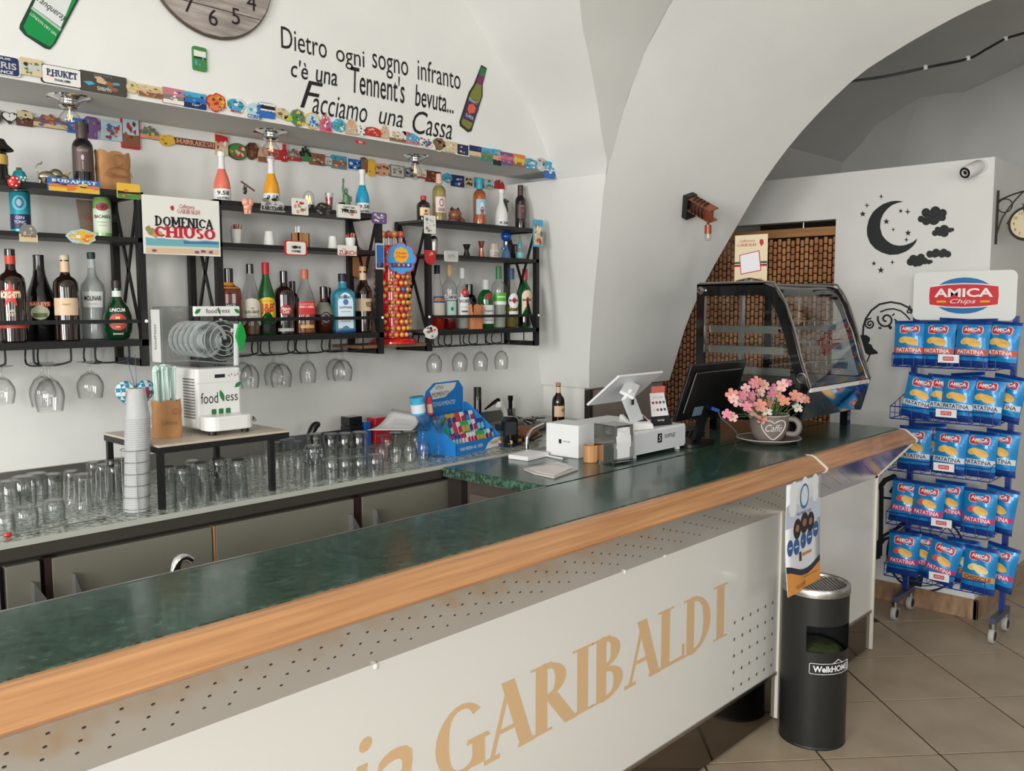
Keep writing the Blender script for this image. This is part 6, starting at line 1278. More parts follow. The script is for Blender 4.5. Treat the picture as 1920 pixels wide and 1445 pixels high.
# pepper mill, tap, torch, scanner, pad, basket
def cyl(name, lb, cat, u, vb, vt, w2, y_, m_, prof=None, zb=ZB):
    P = V((on(u, (vb+vt)/2, y=y_).x, y_, zb)); h = on(u, vt, y=y_).z-zb; r_ = pxm(w2/2, P); t = thing(name, lb, cat, P); mb(m_).lathe([(a*r_, b*h) for a, b in (prof or [(0, 0), (1, 0), (1, .98), (.9, 1), (0, 1)])], 18).build('body', t); return t, h, r_
t, h, r_ = cyl('pepper_mill', 'plain black cylinder standing by the wall beside the gum display', 'mill', 895.5, 800, 725, 15, 2.88, BLKG); mb(BLACK).lathe([(r_*1.01, h*.7), (r_*1.01, h*.71)], 18).build('joint', t)
t, h, r_ = cyl('torch', 'slim black torch standing against the wall', 'torch', 957, 800, 741, 10, 2.88, BLKG, [(0, 0), (1.1, 0), (1.1, .3), (.8, .5), (.75, .8), (1, .85), (1, 1), (0, 1)]); mb(WHT).box(r_*.2, r_*.9, -r_, -r_*.95, h*.55, h*.8).build('sticker', t)
P = V((on(935, 790, y=2.84).x, 2.84, ZB)); zt_ = on(935, 752, y=2.84).z-ZB
t = thing('white_tap', 'white tap with a black lever against the wall', 'tap', P)
mb(WHITE).tube([(.05, 0, .0), (.045, 0, zt_*.5), (.02, 0, zt_*.8), (.0, 0, zt_*.95)], [.012, .012, .015, .018], 10).build('spout', t); mb(WHITE).lathe([(0, zt_*.78), (.02, zt_*.78), (.02, zt_), (0, zt_)], 14).build('collar', t)
mb(BLKG).tube([(.0, 0, zt_+.005), (-.03, 0, zt_-.002), (-.09, 0, zt_-.03)], [.012, .009, .004], 8).build('lever', t)
P = onb(963, 838); P.y += .03; h = on(963, 778, y=P.y).z-ZB
t = thing('card_reader', 'black handheld card reader propped upright', 'card reader', (P.x, P.y, ZB), radians(-25)); w2 = pxm(15, P)
mb(BLKG).prism(rrect(2*w2, h, .02, 4), lambda x, y_, d: (x, -d, y_+h/2), 0, .03).build('body', t, bevel=.004); mb(C(26, 34, 36)).face([(x, -.0312, h*.62+y_) for x, y_ in rrect(1.5*w2, h*.42, .006)]).build('screen', t); mb(C(206, 206, 206)).box(-.005, .005, -.0316, -.031, h*.2, h*.225).build('logo', t)
t = thing('sponge_pad', 'yellow and dark blue ink pad box beside the gum display', 'box', (on(961, 836, z=ZB).x, on(961, 836, z=ZB).y+.02, ZB), radians(15))
mb(C(40, 46, 92)).box(-.04, .045, -.035, .035, 0, .014).build('lower_part', t); mb(C(216, 160, 50)).box(-.04, .045, -.035, .035, .0145, .024).build('upper_part', t); mb(C(50, 52, 56)).box(-.032, .037, -.027, .027, .0242, .0255).build('pad', t)
t = thing('cable_tray', 'grey tray of tangled cables and adapters near the pier', 'tray', (2.95, 2.70, ZB))
mb(C(70, 70, 72)).box(-.1, .1, -.09, .09, 0, .03).build('tray', t, bevel=.004)
for i in range(5): mb(C(150, 150, 148) if i % 2 else BLACK).tube([(-.09+.03*i, -.08+.01*i, .034), (-.03, .02*i-.03, .05+.004*i), (.05, -.03+.02*i, .042), (.09, .03-.02*i, .05)], .003, 6).build('cable', t)
t = thing('bread_basket', 'brown woven object with a black band behind the white box', 'basket', (2.72, 2.50, ZB)); mb(mat('woven_brown', (132, 82, 52), .7, n=.3, ns=60, bump=.5)).ball((0, 0, .03), (.09, .06, .03), 14, 8).build('basket', t); mb(BLACK).tube([(-.09, -.03, .01), (0, -.064, .008), (.09, -.03, .01)], .005, 6).build('band', t)
p0, p1 = on(988, 845, z=1.088), on(1030, 800, z=1.15)
t = thing('chrome_rail', 'curved chrome tube rail rising from the till counter', 'rail', (p0.x, p0.y, 1.088)); zt_ = on(988, 816, y=p0.y).z-1.088
mb(CHROME).tube([(0, 0, 0), (0, 0, zt_*.7), (.004, .0, zt_*.92), (.03, .012, zt_*1.08), (.08, .035, zt_*1.2), (.2, .09, zt_*1.22)], .009, 10).build('tube', t); mb(CHROME).lathe([(0, 0), (.018, 0), (.016, .006), (.009, .008)], 14).build('flange', t)
bottle('amaro_bottle', 'brown amaro bottle standing against the white pier', 1047, 2.62, 1.092, 717, 24, 'spirit', DKB, cap=(C(176, 120, 90), .93), bands=[(.78, .91, CREAMB)], labels=[(.26, .50, CREAMB, 66, [('902', .40, .08, .34, C(120, 92, 70), 20)])])
P = V((on(338, 1062, y=2.06).x, 2.1, .9)); t = thing('sink_tap', 'chrome tap tip behind the bar, above the counter edge', 'tap', (P.x, 2.06, .7805))
zt_ = on(338, 1046, y=2.06).z-.7805; mb(CHROME).tube([(-.03, 0, 0), (-.025, 0, zt_*.6), (-.01, 0, zt_*.95), (.012, 0, zt_), (.03, 0, zt_-.012)], [.014, .014, .013, .011, .009], 10).build('spout', t); mb(CHROME).lathe([(0, 0), (.03, 0), (.02, .01), (0, .012)], 14, (-.03, 0, 0)).build('flange', t)
p0, p1 = on(20, 1003, z=ZB+.004), on(190, 971, z=ZB+.004)
t = thing('long_spoon', 'long steel bar spoon with a red knob lying along the front edge', 'spoon', p0); d_ = p1-p0; mb(STEEL).tube([(0, 0, 0), tuple(d_*.5), tuple(d_)], .002, 6).build('shaft', t); mb(G(196, 30, 36)).ball((-.006, 0, .002), (.010, .006, .006), 8, 6).build('knob', t); mb(STEEL).ball(tuple(d_), (.018, .007, .004), 10, 6).build('bowl', t)
# ================================================================ the till
ZC = 1.0885
t = thing('white_carton', 'white cardboard box with small black logo beside the till', 'box', (2.535, 2.045, ZC), radians(4))
bw, bd, bh = .122, .15, .122
mb(C(228, 229, 229)).box(0, bw, 0, bd, 0, bh).build('carton', t, bevel=.001); mb(C(216, 218, 220)).box(.002, bw-.002, .001, bd-.001, bh, bh+.0015).build('lid_flap', t)
lg = mb(INK).box(-.0006, 0, .078, .09, .05, .066).build('logo_mark', t); m = mb(C(90, 90, 92)); write(m, 'sumup', lambda x, y_: V((-.0006, .055-x, .058+y_)), w=.032, h=.008); m.build('logo_text', t)
P = on(1107, 865, z=ZC); r_ = pxm(13.5, P); h = on(1107, 834, y=P.y).z-ZC
t = thing('wooden_cup', 'small round bamboo cup on the till counter', 'cup', (P.x, P.y, ZC)); mb(mat('bamboo', (196, 146, 96), .5, rgb2=(170, 120, 74), ns=10, stretch=(8, 8, .5))).lathe([(0, 0), (r_, 0), (r_, h), (r_*.9, h), (r_*.88, .006), (0, .006)], 24).build('cup', t)
# napkin dispenser
t = thing('napkin_dispenser', 'chrome napkin dispenser with white paper napkins', 'dispenser', (2.52, 1.872, ZC), radians(-8)); nh = .14; nw = .098; nd = .10
mir = mat('mirror_steel', (200, 198, 196), .06, 1)
for x in (0, nw-.003): mb(mir).box(x, x+.003, 0, nd, .006, nh).build('side_plate', t)
mb(mir).box(0, nw, 0, nd, nh-.003, nh).build('top_plate', t)
for x in (.0, nw-.016): mb(mir).box(x, x+.016, -.002, 0, .006, nh).build('front_frame', t)
mb(C(226, 226, 226)).add([(.010, .002, .02), (nw-.010, .002, .02), (nw-.012, -.004, nh*.55), (.012, -.004, nh*.55), (.010, .0, nh-.016), (nw-.010, .0, nh-.016), (nw/2, -.003, nh*.8)], [(0, 1, 2, 3), (3, 2, 6), (3, 6, 4), (2, 5, 6)]).box(.008, nw-.008, .004, nd-.006, .012, nh-.01).build('napkins', t)
mb(mir).box(0, nw, -.002, 0, .006, .02).build('front_lip', t)
for x in (.008, nw-.008):
    for y_ in (.008, nd-.008): mb(BLACK).lathe([(0, 0), (.006, 0), (.006, .006), (0, .006)], 10, (x, y_, 0)).build('foot', t)
# note pad, pen, receipt tray
t = thing('note_pad', 'thick white note pad lying on the till counter', 'note pad', (2.37, 2.15, ZC), radians(6)); mb(C(226, 224, 226)).box(0, .135, 0, .09, 0, .016).build('pad', t, bevel=.0008); mb(C(190, 190, 194)).box(.0, .135, -.0003, .0, .005, .0056).build('sheet_edge', t)
a, b = on(1020, 853, z=ZC+.004), on(1066, 862, z=ZC+.004); t = thing('ball_pen', 'white ball pen lying in front of the carton', 'pen', a); mb(C(222, 222, 222)).tube([(0, 0, 0), tuple((b-a)*.8)], .004, 8).build('barrel', t); mb(C(90, 90, 92)).tube([tuple((b-a)*.8), tuple(b-a)], [.004, .001], 8).build('tip', t)
pts = [on(u, v, z=ZC) for u, v in ((982, 881), (1000, 889), (1039, 897), (1084, 881), (1046, 870))]; c_ = sum(pts, V((0, 0, 0)))/5
t = thing('receipt_tray', 'flat paper wrapper with receipts lying near the counter edge', 'tray', c_); pl = [p-c_ for p in pts]
mb(C(196, 190, 184)).prism([(p.x, p.y) for p in pl], lambda x, y_, d: (x, y_, d), 0, .006).build('tray', t); mb(C(214, 210, 206)).prism([(p.x*.82+.004, p.y*.82) for p in pl], lambda x, y_, d: (x, y_, d+.03*x), .0075, .009).build('receipt', t)
mb(C(150, 144, 140)).tube([pl[0]*.9+V((0, 0, .01)), pl[4]*.5+V((0, 0, .014)), pl[3]*.8+V((0, 0, .01))], .0012, 5).build('clip_wire', t)
# cash drawer with terminal, sign and swivel screen
DX0, DX1, DY0, DY1, dz0, dz1 = 2.665, 3.012, 1.885, 2.27, ZC+.012, 1.189
t = thing('cash_drawer', 'white cash drawer with black logo under the till screen', 'cash drawer', (DX0, DY0, ZC)); dw, dd_, dh = DX1-DX0, DY1-DY0, dz1-ZC
mb(C(224, 225, 226)).box(0, dw, 0, dd_, .012, dh).build('body', t, bevel=.003); mb(C(208, 210, 212)).box(.0, dw, -.002, 0, .02, dh-.008).build('drawer_front', t, bevel=.002)
for x in (.025, dw-.025):
    for y_ in (.02, dd_-.03): mb(C(210, 210, 210)).lathe([(0, 0), (.012, 0), (.010, .013), (0, .013)], 12, (x, y_, 0)).build('foot', t)
mb(INK).face([(.165+x, -.0026, .062+y_) for x, y_ in rrect(.03, .036, .004)]).build('logo_mark', t); m = mb(C(60, 60, 62)); write(m, 'sumup', lambda x, y_: V((.235+x, -.0026, .062+y_)), w=.075, h=.022); m.build('logo_text', t); m = mb(WHT); write(m, 'S', lambda x, y_: V((.165+x, -.003, .062+y_)), h=.022, shear=.2); m.build('logo_letter', t)
A_, B_2 = V((2.609, 2.068, 1.286)), V((2.609, 1.92, 1.404)); wS = .289; e_ = (B_2-A_).normalized(); L_ = (B_2-A_).length; n_ = V((1, 0, 0)).cross(e_).normalized()     # n_ points down to the front
t = thing('till_screen', 'white till screen tilted towards the bar staff on a bent arm', 'screen', (2.66, 2.0, dz1))
org = V((2.66, 2.0, dz1)); fS = lambda x, y_, d: A_+V((x, 0, 0))+e_*y_+n_*d-org
SCW = mat('screen_shell', (222, 224, 226), .35)
mb(SCW).prism([(0, 0), (wS, 0), (wS, L_), (0, L_)], fS, 0, .009).build('screen_shell', t, bevel=.002); mb(mat('screen_glass_dark', (30, 32, 36), .1)).prism([(.008, .008), (wS-.008, .008), (wS-.008, L_-.008), (.008, L_-.008)], fS, -.0012, -.0002).build('screen_glass', t)
q0, q1, q2 = fS(.14, L_*.72, .012), V((on(1175, 735, y=1.90).x, 1.90, 1.33))-org, V((on(1200, 790, y=1.93).x, 1.93, dz1+.001))-org
mb(SCW).bar(q0, q1, .012, .055, (1, 0, 0)).build('arm', t); ar = mb(SCW).bar(q1+(q1-q0).normalized()*-.004, q2, .014, .055, (1, 0, 0)).build('arm', t); mb(SCW).cbox((q2.x, q2.y+.03, .004), (.07, .09, .008)).build('foot_plate', t)
mb(INK).cbox(((q1.x*.8+q2.x*.2), min(q1.y, q2.y)-.009, q1.z*.8+q2.z*.2), (.014, .002, .02)).build('logo_mark', t)
t = thing('payment_terminal', 'white payment terminal with dark screen on the cash drawer', 'card reader', (2.745, 1.93, dz1+.0005), radians(-25))
mb(WHITE).add([(-.055, -.04, 0), (.055, -.04, 0), (.055, .05, 0), (-.055, .05, 0), (-.05, -.038, .022), (.05, -.038, .022), (.05, .05, .055), (-.05, .05, .055)], [(0, 3, 2, 1), (4, 5, 6, 7), (0, 1, 5, 4), (1, 2, 6, 5), (2, 3, 7, 6), (3, 0, 4, 7)]).build('shell', t, bevel=.006)
mb(mat('terminal_glass', (34, 36, 40), .12)).face([(x, y_, .0235+(y_+.038)*.375+.0012) for x, y_ in ((-.038, -.02), (.038, -.02), (.036, .042), (-.036, .042))]).build('screen', t)
t = thing('payment_sign', 'white stand-up sign with card logos on the cash drawer', 'sign', (2.90, 1.93, dz1+.0005), radians(-14))
fq = lambda x, y_, d=0: V((x, -.012+y_*.25-d, y_))
mb(C(226, 226, 226)).prism([(-.044, .03), (.044, .03), (.036, .125), (-.036, .125)], lambda x, y_, d: fq(x, y_, d), -.003, 0).build('card', t); mb(INK).prism([(-.052, 0), (.052, 0), (.046, .036), (-.046, .036)], lambda x, y_, d: fq(x, y_, d), -.004, .003).build('base_card', t)
m = mb(WHT); write(m, 'sumup', lambda x, y_: fq(x, y_, .0036), w=.036, h=.009, cx=-.004, cy=.019); m.build('base_text', t); m = mb(C(90, 94, 110)); write(m, 'Visa  Pay  contactless', lambda x, y_: fq(x, y_, .0004), w=.055, h=.007, cy=.107); m.build('card_text', t)
for i in range(8): mb(C(*[(176, 50, 56), (196, 60, 50), (70, 70, 130), (90, 110, 130), (206, 206, 206), (176, 70, 70), (50, 46, 90), (60, 80, 130)][i])).face([fq(-.028+.0185*(i % 4)+x, .088-.028*(i//4)+y_, .0004) for x, y_ in rrect(.012, .010, .003)]).build('card_logo', t)
mb(C(206, 110, 96)).box(-.02, .05, .028, .031, .03, .15).build('rear_card', t)
# monitor
Mt, Mb_ = V((2.99, 1.857, 1.428)), V((2.99, 1.932, 1.196)); wM = .44; em = (Mt-Mb_).normalized(); Lm = (Mt-Mb_).length; nm = V((1, 0, 0)).cross(em).normalized(); org = V((3.12, 1.90, ZC))
fM = lambda x, y_, d: Mb_+V((x, 0, 0))+em*y_+nm*d-org
t = thing('monitor', 'black computer monitor seen from behind, next to the flower cup', 'monitor', org)
MBK = mat('monitor_black', (16, 17, 19), .28, coat=.2)
mb(MBK).prism([(0, 0), (wM, 0), (wM, Lm), (0, Lm)], fM, 0, .014).build('frame', t, bevel=.004); mb(MBK).prism([(.03, .035), (wM-.03, .035), (wM-.04, Lm-.03), (.04, Lm-.03)], fM, .0142, .024).build('back_cover', t, bevel=.006); mb(BLKG).prism([(.01, .012), (wM-.01, .012), (wM-.01, Lm-.01), (.01, Lm-.01)], fM, -.001, -.0002).build('screen', t)
mb(C(110, 130, 146)).prism([(.10, .02), (.17, .02), (.17, .06), (.10, .06)], fM, .0242, .0246).build('sticker', t)
bq = V((on(1318, 835, z=ZC).x, 1.905, ZC))-org
mb(MBK).bar(fM(.2, .03, .02), bq+V((0.0, 0, .012)), .018, .045, (1, 0, 0)).build('neck', t); mb(MBK).prism(rrect(.20, .16, .04, 4), lambda x, y_, d: (bq.x+x, bq.y+.03+y_, d), 0.0005, .012).build('stand_foot', t)
mb(C(40, 70, 150)).bar(fM(.235, .045, .026), fM(.26, .04, .05), .014, .014).build('video_plug', t)
mb(C(120, 120, 126)).tube([fM(.26, .04, .05), V((.16, -.02, .10)), V((.24, -.03, .05)), V((.30, -.03, .006))], .003, 6).build('cable', t)
for i in range(4): mb(BLACK).tube([(.05+.03*i, .09, .008), (.12+.02*i, .13-.02*i, .02+.01*i), (.2, .15+.01*i, .008), (.27, .12+.02*i, .008)], .004, 6).build('cable', t)
t = thing('keyboard', 'black keyboard lying under the monitor', 'keyboard', (3.30, 2.10, ZC), radians(8)); mb(BLACK).box(-.2, .13, -.07, .07, 0, .02).build('base', t, bevel=.004)
for i in range(10):
    for j in range(4): mb(C(46, 46, 48)).box(-.19+.031*i, -.163+.031*i, -.06+.031*j, -.033+.031*j, .0205, .026).build('key', t)
# ================================================================ flower cup
P = on(1441, 829, z=ZC); P.z = ZC; rs_ = pxm(59, P); GR = mat('grey_ceramic', (124, 114, 108), .4); CH = on(1441, 777, y=P.y).z-ZC; cr = pxm(36.5, P)
t = thing('saucer', 'large grey saucer under the flower cup', 'saucer', P); mb(GR).lathe([(0, .004), (rs_*.55, .0), (rs_*.6, .004), (rs_*.98, .018), (rs_, .021), (rs_*.97, .022), (rs_*.5, .010), (0, .010)], 40).build('plate', t)
mb(C(196, 186, 178)).tube([(rs_*.99*cos(a), rs_*.99*sin(a), .0215) for a in [2*pi*k/40 for k in range(40)]], .0018, 5, True).build('rim', t)
cu = V((P.x, P.y, ZC+.0105)); ch = CH-.0105
t = thing('flower_cup', 'big grey coffee cup with white heart, used as a flower pot', 'cup', cu)
prf = [(0, .0), (cr*.62, .0), (cr*.70, .006), (cr*.86, ch*.3), (cr*.97, ch*.65), (cr, ch), (cr*.95, ch), (cr*.9, ch*.6), (0, ch*.55)]
mb(GR).lathe(prf, 36).build('bowl', t); mb(C(186, 176, 168)).tube([(cr*.975*cos(a), cr*.975*sin(a), ch) for a in [2*pi*k/36 for k in range(36)]], .003, 6, True).build('rim', t)
ha = atan2(-P.y, -P.x)+radians(80)
hd_ = V((cos(ha), sin(ha), 0)); mb(GR).tube([hd_*(cr*.92)+V((0, 0, ch*.86)), hd_*(cr*1.3)+V((0, 0, ch*.84)), hd_*(cr*1.5)+V((0, 0, ch*.58)), hd_*(cr*1.32)+V((0, 0, ch*.30)), hd_*(cr*.88)+V((0, 0, ch*.30))], [.011, .012, .012, .012, .011], 10).build('handle', t)
fc = atan2(-P.y, -P.x)+radians(16)
def onc(x, z, off=.0012):
    for (r0, z0), (r1, z1) in zip(prf[1:5], prf[2:6]):
        if z0 <= z <= z1: rr = r0+(r1-r0)*(z-z0)/(z1-z0+1e-9); break
    else: rr = cr
    a = fc+x/rr; return V(((rr+off)*cos(a), (rr+off)*sin(a), z))
hz_ = ch*.52; heart = [(.052*sin(a)**3, hz_+.042*cos(a)-.016*cos(2*a)-.006*cos(3*a)) for a in [radians(q) for q in range(20, 350, 12)]]
mb(C(222, 216, 212)).tube([onc(x, min(ch-.004, max(.01, z))) for x, z in heart], .0024, 5).build('heart_print', t)
m = mb(C(222, 216, 212)); write(m, 'Caffé', lambda x, y_: onc(x, hz_+.004+y_, .0018), w=.07, h=.03, shear=.35); m.build('cup_text', t)
bq = thing('flower_bunch', 'bunch of pink and white artificial flowers in the grey cup', 'flowers', cu+V((0, 0, ch*.58)))
PK = [mat('petal_pink', (214, 130, 156), .6), mat('petal_pale', (226, 176, 176), .6), mat('petal_salmon', (214, 140, 126), .6), mat('petal_white', (228, 222, 214), .6)]; YC = C(200, 176, 80); LG = [mat('leaf_green', (84, 112, 62), .6), mat('leaf_light', (126, 148, 84), .6)]
def blossom(m_, c_, n_, r_):
    """five rounded petals around a yellow eye"""
    n_ = n_.normalized(); u = n_.orthogonal().normalized(); w2 = n_.cross(u); m = mb(m_)
    for k in range(5):
        a = 2*pi*k/5; d = u*cos(a)+w2*sin(a); s2 = n_.cross(d)
        m.add([c_, c_+d*r_*.45+s2*r_*.34+n_*r_*.12, c_+d*r_*.9+s2*r_*.36+n_*r_*.16, c_+d*r_*1.05+n_*r_*.06, c_+d*r_*.9-s2*r_*.36+n_*r_*.16, c_+d*r_*.45-s2*r_*.34+n_*r_*.12, c_+d*r_*.6-n_*r_*.02], [(0, 1, 6), (1, 2, 6), (2, 3, 6), (3, 4, 6), (4, 5, 6), (5, 0, 6)], True)
    o = m.build('blossom', bq); mb(YC).ball(c_+n_*r_*.1, r_*.2, 6, 5).build('flower_eye', o)
rd = random.Random(21); cd_ = V((cos(fc), sin(fc), 0)); rt_ = V((-sin(fc), cos(fc), 0))
spec = [(1375, 748, 1), (1393, 740, 0), (1405, 752, 0), (1398, 728, 1), (1412, 720, 0), (1425, 735, 1), (1430, 748, 0), (1420, 716, 2), (1447, 738, 0), (1452, 730, 0), (1440, 755, 2), (1466, 722, 1), (1475, 718, 0), (1462, 745, 2), (1491, 742, 2), (1500, 746, 1), (1495, 764, 3), (1437, 772, 3), (1440, 765, 3), (1413, 772, 1), (1374, 782, 1), (1363, 776, 0), (1428, 785, 2), (1470, 752, 2), (1510, 748, 2), (1400, 762, 0), (1384, 752, 1), (1372, 740, 2), (1410, 740, 0), (1433, 722, 1), (1458, 732, 1), (1445, 748, 3), (1425, 760, 2)]
for u, v, ci in spec:
    q = on(u, v, y=P.y+(rd.uniform(-.07, .03) if u < 1462 else rd.uniform(-.11, -.06)))-bq.location; blossom(PK[ci], q, V((cd_.x, cd_.y, .35))+V((rd.uniform(-.5, .5), rd.uniform(-.5, .5), rd.uniform(-.3, .4))), rd.uniform(.019, .028))
    mb(LG[0]).tube([(rd.uniform(-.03, .03), rd.uniform(-.03, .03), 0), tuple(q*.55+V((0, 0, .02))), tuple(q)], .0016, 4).build('stem', bq)
for i in range(150):
    a = rd.uniform(0, 2*pi); R_ = rd.uniform(.02, .13); z = rd.uniform(.01, .11)*(1.2-R_*3); q = V((R_*cos(a), R_*sin(a), max(.012, z))); d = (q+V((0, 0, .02))).normalized(); s2 = d.cross(V((0, 0, 1))).normalized()*.005; L2 = rd.uniform(.022, .045)
    mb(LG[i % 2]).add([q, q+d*L2*.5+s2, q+d*L2, q+d*L2*.5-s2], [(0, 1, 2, 3)]).build('leaf', bq)
# ================================================================ refrigerated display case
CX0, CX1 = 3.50, 4.165; yb = 2.139
t = thing('display_case', 'curved glass counter display case with black frame and empty shelves', 'display case', (CX0, 1.6, ZC))
side = [on(u, v, x=3.481) for u, v in ((1303, 690), (1303, 535), (1425, 531), (1447, 543), (1465, 570), (1482, 620), (1497, 676), (1512, 729))]
prof = [(p.y-1.6, p.z-ZC) for p in side]; prof = [(yb-1.6, .16)]+prof
CW = CX1-CX0
inn = [(.505, .25), (.505, .60), (.24, .60), (.19, .582), (.15, .535), (.11, .46), (.075, .35), (.05, .25)]
outp = [(.54, .06), (.54, .662), (.215, .664), (.165, .645), (.118, .572), (.075, .455), (.04, .335), (.0, .224), (.04, .075)]
for x in (0, CW-.02):
    m = mb(BLKG); fx_ = lambda y_, z, d: (x+d, y_, z)
    ring = outp; n1 = len(outp)
    ip = [(.50, .24), (.50, .61), (.225, .612), (.185, .598), (.15, .535), (.112, .435), (.078, .325), (.05, .24), (.07, .235)]
    for i in range(n1):
        j = (i+1) % n1; quad = [outp[i], outp[j], ip[j], ip[i]]; m.prism(quad, fx_, 0, .02)
    m.build('side_frame', t); mb(PANE).prism(ip, fx_, .008, .011).build('side_pane', t)
    m = mb(STEEL)
    m.tube([(x+.01, y_-.004, z+.004) for y_, z in outp[1:8]], .005, 6).build('frame_trim', t)
rows = [[V((x, y_, z)) for x in (.02, CW/2, CW-.02)] for y_, z in ((.225, .655), (.20, .652), (.168, .636), (.145, .605), (.122, .56), (.1, .50), (.078, .445), (.06, .385), (.042, .325), (.02, .27), (.004, .226))]
mb(PANE).grid(rows).build('curved_front_glass', t); mb(mat('case_top', (120, 122, 122), .3, .5)).box(.0, CW, .215, .54, .655, .664).build('top_panel', t)
mb(BLKG).box(.02, CW-.02, .06, .53, .08, .225).build('base_body', t, bevel=.004); mb(BLKG).box(.02, CW-.02, .012, .08, .195, .226).build('front_sill', t)
mb(mir).add([(.01, .0, .218), (CW-.01, .0, .218), (CW-.01, .055, .08), (.01, .055, .08)], [(0, 1, 2, 3)]).build('front_skirt', t); mb(WHITE).box(.02, CW-.02, -.002, .006, .205, .222).build('sill_edge', t)
for x in (.06, CW-.08):
    for y_ in (.09, .48): mb(BLKG).box(x, x+.035, y_-.018, y_+.018, 0.0005, .082).build('leg', t)
for i, (z, yf_) in enumerate(((.475, .16), (.385, .13), (.295, .10))):
    s_ = mb(PANE).box(.03, CW-.03, yf_, .49, z, z+.005).build('glass_shelf', t)
    mb(STEEL).box(.03, .036, yf_, .49, z-.028, z+.004).build('shelf_bracket', t); mb(STEEL).box(CW-.036, CW-.03, yf_, .49, z-.028, z+.004).build('shelf_bracket', t)
    r_ = mb(CHROME).tube([(.03, yf_-.004, z+.022), (CW-.03, yf_-.004, z+.022)], .0022, 6).build('shelf_rail', t)
    for k in range(6): mb(CHROME).tube([(.06+k*(CW-.12)/5, yf_-.004, z), (.06+k*(CW-.12)/5, yf_-.004, z+.022)], .0016, 5).build('rail_post', r_)
mb(STEEL).box(CW*.52, CW*.56, .50, .515, .226, .655).build('rear_post', t); mb(mat('case_floor', (130, 132, 130), .35, .4)).box(.02, CW-.02, .05, .52, .226, .232).build('case_floor', t)
mb(CHROME).lathe([(0, 0), (.02, 0), (.018, .012), (0, .014)], 16).build('lock', t).matrix_local = Matrix.Translation((0, .515, .635)) @ Matrix.Rotation(-pi/2, 4, 'Y')
mb(CHROME).tube([(-.003, .03+.02*cos(a), .265+.02*sin(a)) for a in [2*pi*k/16 for k in range(16)]], .003, 6, True).build('round_badge', t)
m = mb(C(196, 120, 110)); write(m, 'BELLA', lambda x, y_: V((CW-.09+x, -.0026, .213+y_)), w=.1, h=.012); m.build('brand_text', t)
# poster standing on the case
Pc = on(1407, 520, x=3.72); z0 = ZC+.6645; hP = on(1408, 440, x=3.72).z-z0; wP = abs(on(1378, 480, x=3.72).y-on(1439, 480, x=3.72).y)
t = thing('menu_poster', 'cream cafeteria poster with tricolour stripe standing on the display case', 'poster', (3.72, min(2.05, Pc.y), z0)); f = plane((-.001, 0, 0), (0, -1, 0), (0, 0, 1))
mb(C(224, 208, 176)).box(-.0008, .002, -wP/2, wP/2, 0, hP).build('sheet', t)
for z, c3 in ((.44, (40, 120, 70)), (.41, (230, 230, 226)), (.38, (196, 40, 56))): mb(C(*c3)).face([f(a*wP/2, hP*z+b, .0002) for a, b in ((-1, -.005), (1, -.005), (1, .005), (-1, .005))]).build('stripe', t)
sqp = [(-.33, .10), (.29, .16), (.24, .70), (-.37, .61)]; sqp = [(-.30, .20), (.33, .27), (.26, .68), (-.36, .60)]
mb(C(186, 46, 66)).face([f(a*wP, hP*b, .0005) for a, b in sqp]).build('square_border', t); cxm = sum(a for a, b in sqp)/4; cym = sum(b for a, b in sqp)/4
mb(C(230, 228, 234)).face([f((cxm+(a-cxm)*.92)*wP, hP*(cym+(b-cym)*.92), .0008) for a, b in sqp]).build('white_square', t)
m = mb(C(176, 90, 90)); write(m, 'Caffetteria', lambda x, y_: f(x, y_, .0004), w=wP*.46, h=hP*.055, shear=.3, cx=-.12*wP, cy=hP*.88); m.build('poster_text', t)
m = mb(C(170, 50, 50)); serif(m, 'GARIBALDI', lambda x, y_, d=0: f(x, y_, .0004+d), wP*.6, hP*.055, cx=-.13*wP, cy=hP*.80); m.build('poster_text', t)
mb(C(190, 40, 56)).face([f(.32*wP+x, hP*.84+y_, .0004) for x, y_ in blob(12, .055*wP*1.6, .25, 8, .8, 1.1)]).build('portrait_logo', t)
m = mb(C(170, 60, 56)); write(m, 'I NOSTRI PIATTI', lambda x, y_: f(x, y_, .0004), w=wP*.7, h=hP*.035, cy=hP*.10); m.build('poster_text', t)
mb(mat('brown_holder', (74, 50, 42), .4)).prism([(-wP*.55, 0), (wP*.55, 0), (wP*.4, .018), (0, .03), (-wP*.4, .018)], lambda x, y_, d: f(x, y_, d), .001, .01).build('holder', t); m = mb(C(214, 200, 190)); write(m, 'Caffè', lambda x, y_: f(x, y_, .0106), w=wP*.3, h=.016, shear=.3, cy=.014); m.build('holder_text', t)
# ================================================================ curtain of bamboo beads in the doorway
BB = mat('bamboo_bead', (200, 142, 96), .45, rgb2=(166, 110, 70), ns=14, stretch=(1, 1, .4), coat=.2)
t = thing('bamboo_curtain', 'brown bamboo bead curtain in the doorway behind the display case', 'curtain', (XP+.05, 2.8, 0))
mb(mat('curtain_rail', (186, 140, 92), .5, rgb2=(160, 112, 70), ns=8, stretch=(1, .4, 8))).box(-.012, .012, 2.146-2.8, 3.55-2.8, 2.06, 2.11).build('rail', t)
m = mb(BB); rd = random.Random(9)
for i in range(48):
    y_ = 2.165+i*.0285-2.8; z = 2.052-(.012 if i % 2 else 0)
    while z > .55:
        r_ = .0115; h = .037
        m.lathe([(r_*.75, 0), (r_, -.004), (r_, -h+.004), (r_*.75, -h)], 7, (rd.uniform(-.002, .002), y_, z)); z -= h+.0055
o = m.build('beads', t); o['kind'] = 'stuff'
m = mb(mat('curtain_string', (50, 30, 20), .8))
